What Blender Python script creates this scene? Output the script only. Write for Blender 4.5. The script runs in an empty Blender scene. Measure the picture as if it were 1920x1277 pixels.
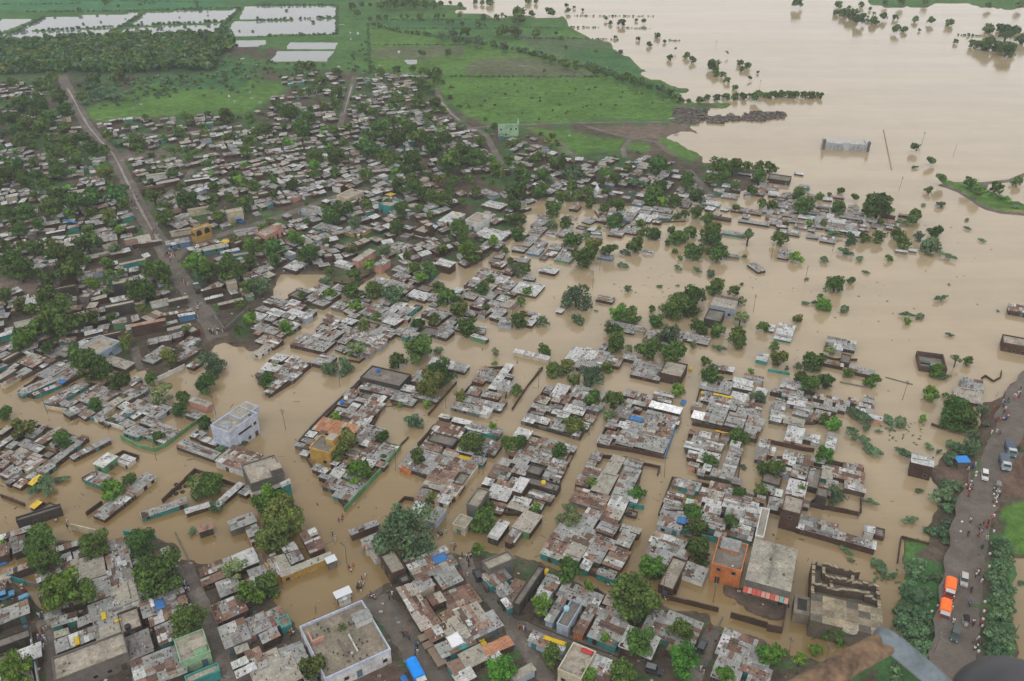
import bpy, bmesh, math, random, re
import numpy as np
from math import radians as R, sin, cos, pi, hypot, atan2
from mathutils import Vector, Matrix

scene = bpy.context.scene
C = scene.collection
# ---------------------------------------------------------------- camera
CAM_H, PITCH, FPX, IW, IH = 155.0, 30.5, 1620.0, 1920, 1277
cam = bpy.data.cameras.new('camera'); cam_o = bpy.data.objects.new('camera', cam); C.objects.link(cam_o)
cam_o.location = (0, 0, CAM_H); cam_o.rotation_euler = (R(90 - PITCH), 0, 0)
cam.sensor_width = 36; cam.lens = 36 * FPX / IW; cam.clip_start = 0.2; cam.clip_end = 90000
cam.dof.use_dof = True; cam.dof.focus_distance = 260; cam.dof.aperture_fstop = 10
scene.camera = cam_o
# ---------------------------------------------------------------- sky, sun, exposure
SUN_EL, SUN_AZ = 62, 200        # azimuth clockwise from north (+Y)
w = bpy.data.worlds.new('World'); scene.world = w; w.use_nodes = True
nt = w.node_tree; bg = nt.nodes['Background']
sky = nt.nodes.new('ShaderNodeTexSky'); sky.sky_type = 'NISHITA'; sky.sun_disc = False
sky.sun_elevation = R(SUN_EL); sky.sun_rotation = R(SUN_AZ); sky.air_density = 1.0; sky.dust_density = 4.0; sky.ozone_density = 1.0
hsv = nt.nodes.new('ShaderNodeHueSaturation'); hsv.inputs['Saturation'].default_value = 0.22   # thick even cloud
nt.links.new(sky.outputs[0], hsv.inputs['Color'])
tcw = nt.nodes.new('ShaderNodeTexCoord'); sep = nt.nodes.new('ShaderNodeSeparateXYZ'); nt.links.new(tcw.outputs['Generated'], sep.inputs[0])
cr = nt.nodes.new('ShaderNodeValToRGB'); el = cr.color_ramp.elements                  # cloud deck, thinner and brighter low down
el[0].position = 0.0; el[0].color = (.90, .885, .88, 1); el[1].position = 0.85; el[1].color = (.40, .42, .44, 1)
e_ = el.new(.22); e_.color = (.95, .94, .935, 1); e_ = el.new(.52); e_.color = (.97, .965, .96, 1); nt.links.new(sep.outputs['Z'], cr.inputs[0])
cm = nt.nodes.new('ShaderNodeMix'); cm.data_type = 'RGBA'; cm.blend_type = 'MULTIPLY'; cm.inputs[0].default_value = 1.0
nt.links.new(cr.outputs[0], cm.inputs[6]); cm.inputs[7].default_value = (13.0, 13.0, 13.0, 1)
sm = nt.nodes.new('ShaderNodeMix'); sm.data_type = 'RGBA'; sm.inputs[0].default_value = .75
nt.links.new(hsv.outputs[0], sm.inputs[6]); nt.links.new(cm.outputs[2], sm.inputs[7]); nt.links.new(sm.outputs[2], bg.inputs['Color'])
bg.inputs['Strength'].default_value = 0.118
sl = bpy.data.lights.new('sun', 'SUN'); sl.energy = 0.8; sl.angle = R(25); sl.color = (1.0, 0.96, 0.9)
so = bpy.data.objects.new('sun', sl); C.objects.link(so)
so.rotation_euler = (R(90 - SUN_EL), 0, R(180 - SUN_AZ)); so.location = (0, 200, 600)
scene.view_settings.view_transform = 'Standard'; scene.view_settings.look = 'None'
scene.view_settings.gamma = 1.0; scene.view_settings.exposure = 0.0; scene.view_settings.use_curve_mapping = False
scene.cycles.max_bounces = 6; scene.cycles.diffuse_bounces = 3; scene.cycles.glossy_bounces = 3; scene.cycles.volume_bounces = 0
scene.cycles.transparent_max_bounces = 4
scene.cycles.caustics_reflective = False; scene.cycles.caustics_refractive = False

# ---------------------------------------------------------------- ground geometry helpers
TH = R(PITCH)
def at(x, y, z=0.0):
    """map sheet point -> world point on the level z"""
    u = (x - IW / 2) / FPX; v = (y - IH / 2) / FPX
    dy = cos(TH) - v * sin(TH); dz = -sin(TH) - v * cos(TH)
    t = (CAM_H - z) / -dz
    return Vector((u * t, dy * t, z))
def S(n, x, y):
    return ((n % 4) * 480 + x / 3.992, (0, 320, 640, 957)[n // 4] + y / 3.992)
def scale_at(p):
    """sheet pixels per metre at a world point"""
    return FPX / max(1.0, p.y * cos(TH) + (CAM_H - p.z) * sin(TH))
def to_px(p):
    d = p.y * cos(TH) + (CAM_H - p.z) * sin(TH)
    return (IW / 2 + FPX * p.x / d, IH / 2 - FPX * (p.y * sin(TH) - (CAM_H - p.z) * cos(TH)) / d)
def pts(s, sheet=None):
    v = [float(a) for a in s.split()]
    q = list(zip(v[::2], v[1::2]))
    return [S(sheet, *p) for p in q] if sheet is not None else q
def vnoise(x, y, seed=0):
    """smooth value noise on numpy arrays, -1..1"""
    xi = np.floor(x).astype(np.int64); yi = np.floor(y).astype(np.int64)
    fx = x - xi; fy = y - yi; fx = fx * fx * (3 - 2 * fx); fy = fy * fy * (3 - 2 * fy)
    def h(a, b):
        n = (a * 374761393 + b * 668265263 + seed * 974634777) & 0x7fffffff
        n = ((n ^ (n >> 13)) * 1274126177) & 0x7fffffff
        return ((n ^ (n >> 16)) & 0xffff) / 32767.5 - 1
    return (h(xi, yi) * (1 - fx) + h(xi + 1, yi) * fx) * (1 - fy) + (h(xi, yi + 1) * (1 - fx) + h(xi + 1, yi + 1) * fx) * fy
def inside(poly, X, Y):
    m = np.zeros(X.shape, bool); n = len(poly)
    for i in range(n):
        x1, y1 = poly[i]; x2, y2 = poly[(i + 1) % n]
        if y1 == y2: continue
        c = ((y1 > Y) != (y2 > Y)) & (X < (x2 - x1) * (Y - y1) / (y2 - y1) + x1)
        m ^= c
    return m
def pip(poly, x, y):
    return bool(inside(poly, np.array([x], float), np.array([y], float))[0])
def seg_d(px, py, line):
    best = 1e9
    for (x1, y1), (x2, y2) in zip(line[:-1], line[1:]):
        dx, dy = x2 - x1, y2 - y1; L = dx * dx + dy * dy or 1e-9
        t = max(0, min(1, ((px - x1) * dx + (py - y1) * dy) / L))
        best = min(best, hypot(px - x1 - t * dx, py - y1 - t * dy))
    return best

# ---------------------------------------------------------------- materials
def mat(name, rough=0.9, spec=0.2):
    m = bpy.data.materials.new(name); m.use_nodes = True
    b = m.node_tree.nodes['Principled BSDF']
    b.inputs['Roughness'].default_value = rough; b.inputs['Specular IOR Level'].default_value = spec
    return m, m.node_tree, b
def node(t, kind, **kw):
    n = t.nodes.new(kind)
    for k, v in kw.items(): setattr(n, k, v)
    return n
def noise(t, scale, detail=4, rough=0.6, vec=None):
    n = node(t, 'ShaderNodeTexNoise'); n.inputs['Scale'].default_value = scale
    n.inputs['Detail'].default_value = detail; n.inputs['Roughness'].default_value = rough
    if vec is not None: t.links.new(vec, n.inputs['Vector'])
    return n
def ramp(t, fac, stops):
    r = node(t, 'ShaderNodeValToRGB'); e = r.color_ramp.elements
    while len(e) < len(stops): e.new(0.5)
    for k, (p, c) in enumerate(stops):
        e[k].position = p; e[k].color = (c, c, c, 1) if not isinstance(c, tuple) else (*c, 1)
    t.links.new(fac, r.inputs[0]); return r.outputs[0]
def mix(t, a, b, fac, mode='MIX'):
    m = node(t, 'ShaderNodeMix', data_type='RGBA', blend_type=mode)
    for s, v in ((m.inputs[0], fac), (m.inputs[6], a), (m.inputs[7], b)):
        if isinstance(v, (int, float)): s.default_value = v
        elif isinstance(v, tuple): s.default_value = (*v, 1)
        else: t.links.new(v, s)
    return m.outputs[2]
def wpos(t): return node(t, 'ShaderNodeNewGeometry').outputs['Position']
def col_mat(name, rough=0.9, spec=0.2, parts=((0.5, 0.75, 1.2), (4.0, 0.8, 1.15)), stain=None, bump=None):
    """mesh colour attribute varied by world-space wear noise"""
    m, t, b = mat(name, rough, spec); p = wpos(t)
    a = node(t, 'ShaderNodeAttribute', attribute_name='Col').outputs['Color']
    c = a
    for sc, lo, hi in parts:
        c = mix(t, c, ramp(t, noise(t, sc, 5, .65, p).outputs[0], [(.3, lo), (.7, hi)]), 1.0, 'MULTIPLY')
    if stain:
        sc, e0, e1, colr, amt = stain
        f = ramp(t, noise(t, sc, 6, .7, p).outputs[0], [(e0, 0.0), (e1, amt)])
        c = mix(t, c, colr, f)
    t.links.new(c, b.inputs['Base Color'])
    if bump:
        bn = node(t, 'ShaderNodeBump'); bn.inputs['Strength'].default_value = bump[1]; bn.inputs['Distance'].default_value = bump[2]
        t.links.new(noise(t, bump[0], 5, .7, p).outputs[0], bn.inputs['Height']); t.links.new(bn.outputs[0], b.inputs['Normal'])
    return m
M = {}
M['wall'] = col_mat('wall_plaster_and_brick', .95, .1, ((.35, .7, 1.25), (3.0, .75, 1.2)), (1.1, .55, .72, (.10, .075, .055), .65), (6, .5, .08))
M['roof'] = col_mat('sheet_roofing', .75, .25, ((.6, .78, 1.18), (3.5, .7, 1.25)), (1.3, .56, .70, (.17, .105, .075), .75), (5, .4, .05))
t = M['roof'].node_tree; b = t.nodes['Principled BSDF']; src = b.inputs['Base Color'].links[0].from_socket        # run-off streaks down the sheets
mp = node(t, 'ShaderNodeMapping'); mp.inputs['Scale'].default_value = (2.6, .35, 1); t.links.new(node(t, 'ShaderNodeTexCoord').outputs['Object'], mp.inputs[0])
t.links.new(mix(t, src, ramp(t, noise(t, 1.0, 5, .75, mp.outputs[0]).outputs[0], [(.3, (.62, .58, .54)), (.5, (1., 1., 1.)), (.7, (1.22, 1.2, 1.16))]), 1.0, 'MULTIPLY'), b.inputs['Base Color'])
M['concrete'] = col_mat('weathered_concrete', .95, .1, ((.25, .72, 1.2), (2.0, .75, 1.2)), (.7, .5, .68, (.12, .10, .075), .7), (4, .4, .05))
M['leaf'] = col_mat('foliage', .85, .15, ((.25, .82, 1.18), (2.2, .75, 1.25)))
t = M['leaf'].node_tree; b = t.nodes['Principled BSDF']; src = b.inputs['Base Color'].links[0].from_socket          # every tree its own tint
oi = node(t, 'ShaderNodeObjectInfo').outputs['Random']; hs = node(t, 'ShaderNodeHueSaturation')
for nm_, lo, hi, sock in (('a', .475, .525, 'Hue'), ('b', .72, 1.30, 'Value')):
    mr = node(t, 'ShaderNodeMapRange'); mr.inputs[3].default_value = lo; mr.inputs[4].default_value = hi
    if nm_ == 'b': fr = node(t, 'ShaderNodeMath', operation='MULTIPLY'); fr.inputs[1].default_value = 7.31; f2 = node(t, 'ShaderNodeMath', operation='FRACT'); t.links.new(oi, fr.inputs[0]); t.links.new(fr.outputs[0], f2.inputs[0]); t.links.new(f2.outputs[0], mr.inputs[0])
    else: t.links.new(oi, mr.inputs[0])
    t.links.new(mr.outputs[0], hs.inputs[sock])
t.links.new(src, hs.inputs['Color']); t.links.new(hs.outputs[0], b.inputs['Base Color'])
M['bark'] = col_mat('bark', .95, .1)
M['paint'] = col_mat('painted_metal', .5, .4, ((1.5, .85, 1.1),))
M['cloth'] = col_mat('cloth_and_skin', .9, .1, ((6., .85, 1.15),))
m, t, b = mat('window_dark', .25, .5); b.inputs['Base Color'].default_value = (.02, .02, .022, 1); M['dark'] = m
m, t, b = mat('tyre_rubber', .9, .1); b.inputs['Base Color'].default_value = (.02, .02, .02, 1); M['tyre'] = m

# silt-laden flood water: a nearly opaque brown body with a smooth surface
m, t, b = mat('flood_water', .10, .5); p = wpos(t)
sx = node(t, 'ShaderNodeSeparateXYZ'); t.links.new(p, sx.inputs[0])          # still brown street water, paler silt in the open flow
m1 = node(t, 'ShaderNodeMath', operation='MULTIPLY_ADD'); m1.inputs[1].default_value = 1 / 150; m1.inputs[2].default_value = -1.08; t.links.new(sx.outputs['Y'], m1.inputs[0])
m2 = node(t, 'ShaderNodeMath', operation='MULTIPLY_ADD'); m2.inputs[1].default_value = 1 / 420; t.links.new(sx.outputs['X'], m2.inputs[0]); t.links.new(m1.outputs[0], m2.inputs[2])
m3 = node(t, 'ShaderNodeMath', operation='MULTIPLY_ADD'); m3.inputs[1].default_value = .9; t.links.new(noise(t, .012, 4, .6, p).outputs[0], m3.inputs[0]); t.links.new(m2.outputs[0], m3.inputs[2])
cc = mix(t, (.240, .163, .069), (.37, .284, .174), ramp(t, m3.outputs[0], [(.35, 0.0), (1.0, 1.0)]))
mp = node(t, 'ShaderNodeMapping'); mp.inputs['Scale'].default_value = (.004, .03, 1); mp.inputs['Rotation'].default_value = (0, 0, R(-12)); t.links.new(p, mp.inputs[0])
cc = mix(t, cc, ramp(t, noise(t, 1.0, 6, .7, mp.outputs[0]).outputs[0], [(.3, .84), (.7, 1.10)]), 1.0, 'MULTIPLY')
cc = mix(t, cc, ramp(t, noise(t, .05, 5, .7, p).outputs[0], [(.3, .93), (.7, 1.06)]), 1.0, 'MULTIPLY')
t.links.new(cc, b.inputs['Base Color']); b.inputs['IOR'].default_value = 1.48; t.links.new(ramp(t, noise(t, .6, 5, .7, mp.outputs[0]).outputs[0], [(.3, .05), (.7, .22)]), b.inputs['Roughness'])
bn = node(t, 'ShaderNodeBump'); bn.inputs['Strength'].default_value = .2; bn.inputs['Distance'].default_value = .06
t.links.new(noise(t, 1.1, 4, .6, p).outputs[0], bn.inputs['Height']); t.links.new(bn.outputs[0], b.inputs['Normal'])
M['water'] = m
m, t, b = mat('pond_water', .06, .5); b.inputs['Base Color'].default_value = (.15, .165, .165, 1); b.inputs['IOR'].default_value = 1.33; M['pond'] = m
# terrain: land-use colour from the survey, broken up by soil and grass noise
m, t, b = mat('ground', 1.0, .05); p = wpos(t)
a = node(t, 'ShaderNodeAttribute', attribute_name='Col').outputs['Color']
c = mix(t, a, ramp(t, noise(t, .03, 6, .7, p).outputs[0], [(.3, .72), (.7, 1.28)]), 1.0, 'MULTIPLY')
c = mix(t, c, ramp(t, noise(t, .22, 6, .75, p).outputs[0], [(.32, .62), (.68, 1.38)]), 1.0, 'MULTIPLY')
c = mix(t, c, ramp(t, noise(t, 1.6, 4, .7, p).outputs[0], [(.3, .75), (.7, 1.25)]), 1.0, 'MULTIPLY')
t.links.new(c, b.inputs['Base Color']); M['ground'] = m
m, t, b = mat('asphalt', .8, .25); p = wpos(t)
c = ramp(t, noise(t, .25, 6, .7, p).outputs[0], [(.3, (.090, .074, .061)), (.7, (.165, .138, .115))])
c = mix(t, c, ramp(t, noise(t, 2.5, 4, .7, p).outputs[0], [(.3, .8), (.7, 1.2)]), 1.0, 'MULTIPLY')
t.links.new(c, b.inputs['Base Color']); M['asphalt'] = m
m, t, b = mat('dirt_road', .9, .15); p = wpos(t)
c = ramp(t, noise(t, .12, 6, .75, p).outputs[0], [(.25, (.080, .066, .055)), (.55, (.145, .122, .102)), (.72, (.25, .22, .19))])
c = mix(t, c, ramp(t, noise(t, 1.5, 4, .7, p).outputs[0], [(.3, .75), (.7, 1.25)]), 1.0, 'MULTIPLY')
t.links.new(c, b.inputs['Base Color']); M['dirt'] = m
m, t, b = mat('wet_clay', .35, .4); p = wpos(t)
c = ramp(t, noise(t, .22, 5, .7, p).outputs[0], [(.3, (.10, .08, .065)), (.55, (.19, .155, .125)), (.75, (.38, .33, .28))]); t.links.new(c, b.inputs['Base Color']); M['clay'] = m

# ---------------------------------------------------------------- mesh builder
class MB:
    def __init__(s): s.v, s.f, s.c = [], [], []
    def quad(s, a, b, c, d, col):
        n = len(s.v); s.v += [a, b, c, d]; s.f.append((n, n + 1, n + 2, n + 3)); s.c.append(col)
    def box(s, x0, x1, y0, y1, z0, z1, col, top=None, bottom=False, jz=None):
        n = len(s.v); j = jz or (0, 0, 0, 0)
        s.v += [(x0, y0, z0), (x1, y0, z0), (x1, y1, z0), (x0, y1, z0), (x0, y0, z1 + j[0]), (x1, y0, z1 + j[1]), (x1, y1, z1 + j[2]), (x0, y1, z1 + j[3])]
        fs = [(0, 1, 5, 4), (1, 2, 6, 5), (2, 3, 7, 6), (3, 0, 4, 7), (4, 5, 6, 7)]
        cs = [col] * 4 + [top or col]
        if bottom: fs.append((3, 2, 1, 0)); cs.append(col)
        s.f += [tuple(n + i for i in f) for f in fs]; s.c += cs
    def obox(s, p, q, wd, z0, z1, col, z1b=None):
        """wall segment between two xy points"""
        dx, dy = q[0] - p[0], q[1] - p[1]; L = hypot(dx, dy) or 1; nx, ny = -dy / L * wd / 2, dx / L * wd / 2
        n = len(s.v); zb = z1 if z1b is None else z1b
        base = [(p[0] - nx, p[1] - ny), (q[0] - nx, q[1] - ny), (q[0] + nx, q[1] + ny), (p[0] + nx, p[1] + ny)]
        tz = [z1, zb, zb, z1]
        s.v += [(x, y, z0) for x, y in base] + [(x, y, tz[i]) for i, (x, y) in enumerate(base)]
        s.f += [tuple(n + i for i in f) for f in [(0, 1, 5, 4), (1, 2, 6, 5), (2, 3, 7, 6), (3, 0, 4, 7), (4, 5, 6, 7)]]; s.c += [col] * 5
    def tube(s, path, rads, col, k=6):
        rings = []
        for i, p in enumerate(path):
            p = Vector(p); d = Vector(path[min(i + 1, len(path) - 1)]) - Vector(path[max(i - 1, 0)])
            d.normalize(); u = d.cross(Vector((0.31, 0.95, 0.05)))
            if u.length < .05: u = d.cross(Vector((1, 0, 0)))
            u.normalize(); w_ = d.cross(u); n = len(s.v)
            for a in range(k):
                an = 2 * pi * a / k; s.v.append(tuple(p + (u * cos(an) + w_ * sin(an)) * rads[i]))
            rings.append(n)
        for r0, r1 in zip(rings[:-1], rings[1:]):
            for a in range(k):
                s.f.append((r0 + a, r0 + (a + 1) % k, r1 + (a + 1) % k, r1 + a)); s.c.append(col)
        s.f.append(tuple(rings[0] + a for a in reversed(range(k)))); s.c.append(col)
        s.f.append(tuple(rings[-1] + a for a in range(k))); s.c.append(col)
    def mesh(s, name, mats, smooth=False):
        me = bpy.data.meshes.new(name); me.from_pydata(s.v, [], s.f); fill(me, s.c, smooth)
        for m_ in (mats if isinstance(mats, (list, tuple)) else [mats]): me.materials.append(m_)
        return me
    def add(s, o, mtx):
        n = len(s.v); s.v += [tuple(mtx @ Vector(v)) for v in o.v]; s.f += [tuple(i + n for i in f) for f in o.f]; s.c += o.c
def fill(me, cols, smooth=False):
    a = me.attributes.new('Col', 'FLOAT_COLOR', 'FACE')
    arr = np.ones((len(cols), 4), np.float32); arr[:, :3] = np.array(cols, np.float32).reshape(-1, 3); a.data.foreach_set('color', arr.ravel())
    if smooth: me.polygons.foreach_set('use_smooth', [True] * len(me.polygons))
    me.update()
def np_mesh(name, V, F, cols, material, smooth=False):
    me = bpy.data.meshes.new(name); nf, k = F.shape
    me.vertices.add(len(V)); me.vertices.foreach_set('co', V.astype(np.float32).ravel())
    me.loops.add(nf * k); me.loops.foreach_set('vertex_index', F.astype(np.int32).ravel())
    me.polygons.add(nf); me.polygons.foreach_set('loop_start', np.arange(0, nf * k, k, dtype=np.int32))
    try: me.polygons.foreach_set('loop_total', np.full(nf, k, np.int32))
    except Exception: pass
    me.update(calc_edges=True)
    if cols is not None: fill(me, cols, smooth)
    me.materials.append(material); return me
def link(name, data, parent=None, loc=(0, 0, 0), rz=0.0, scale=None):
    o = bpy.data.objects.new(name, data); C.objects.link(o); o.location = loc; o.rotation_euler = (0, 0, rz)
    if scale is not None: o.scale = scale if isinstance(scale, tuple) else (scale,) * 3
    if parent is not None: o.parent = parent
    return o
def tag(o, label=None, cat=None, group=None, kind=None):
    if label: o['label'] = label
    if cat: o['category'] = cat
    if group: o['group'] = group
    if kind: o['kind'] = kind
    return o
def copy_tree(o, parent=None):
    c = o.copy(); C.objects.link(c); c.parent = parent
    for ch in list(o.children): copy_tree(ch, c)
    return c
def vary(c, a=.12, rnd=random):
    k = 1 + rnd.uniform(-a, a); return tuple(max(0.0, min(1.0, x * k * (1 + rnd.uniform(-a, a) * .25))) for x in c)
WC = dict(b=(.085, .052, .038), k=(.065, .056, .048), G=(.17, .155, .135), t=(.05, .24, .225), n=(.13, .28, .13), l=(.36, .42, .50), B=(.10, .22, .38), y=(.46, .29, .08), p=(.52, .27, .21), W=(.58, .57, .55), o=(.50, .17, .06), C=(.50, .44, .32), e=(.30, .46, .29), u=(.10, .07, .052))
WNAME = dict(b='brown brick', k='dark grey', G='grey plaster', t='turquoise', n='green', l='pale blue', B='blue', y='yellow', p='pink', W='white', o='orange', C='cream', e='pale green', u='mud brown')
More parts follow.
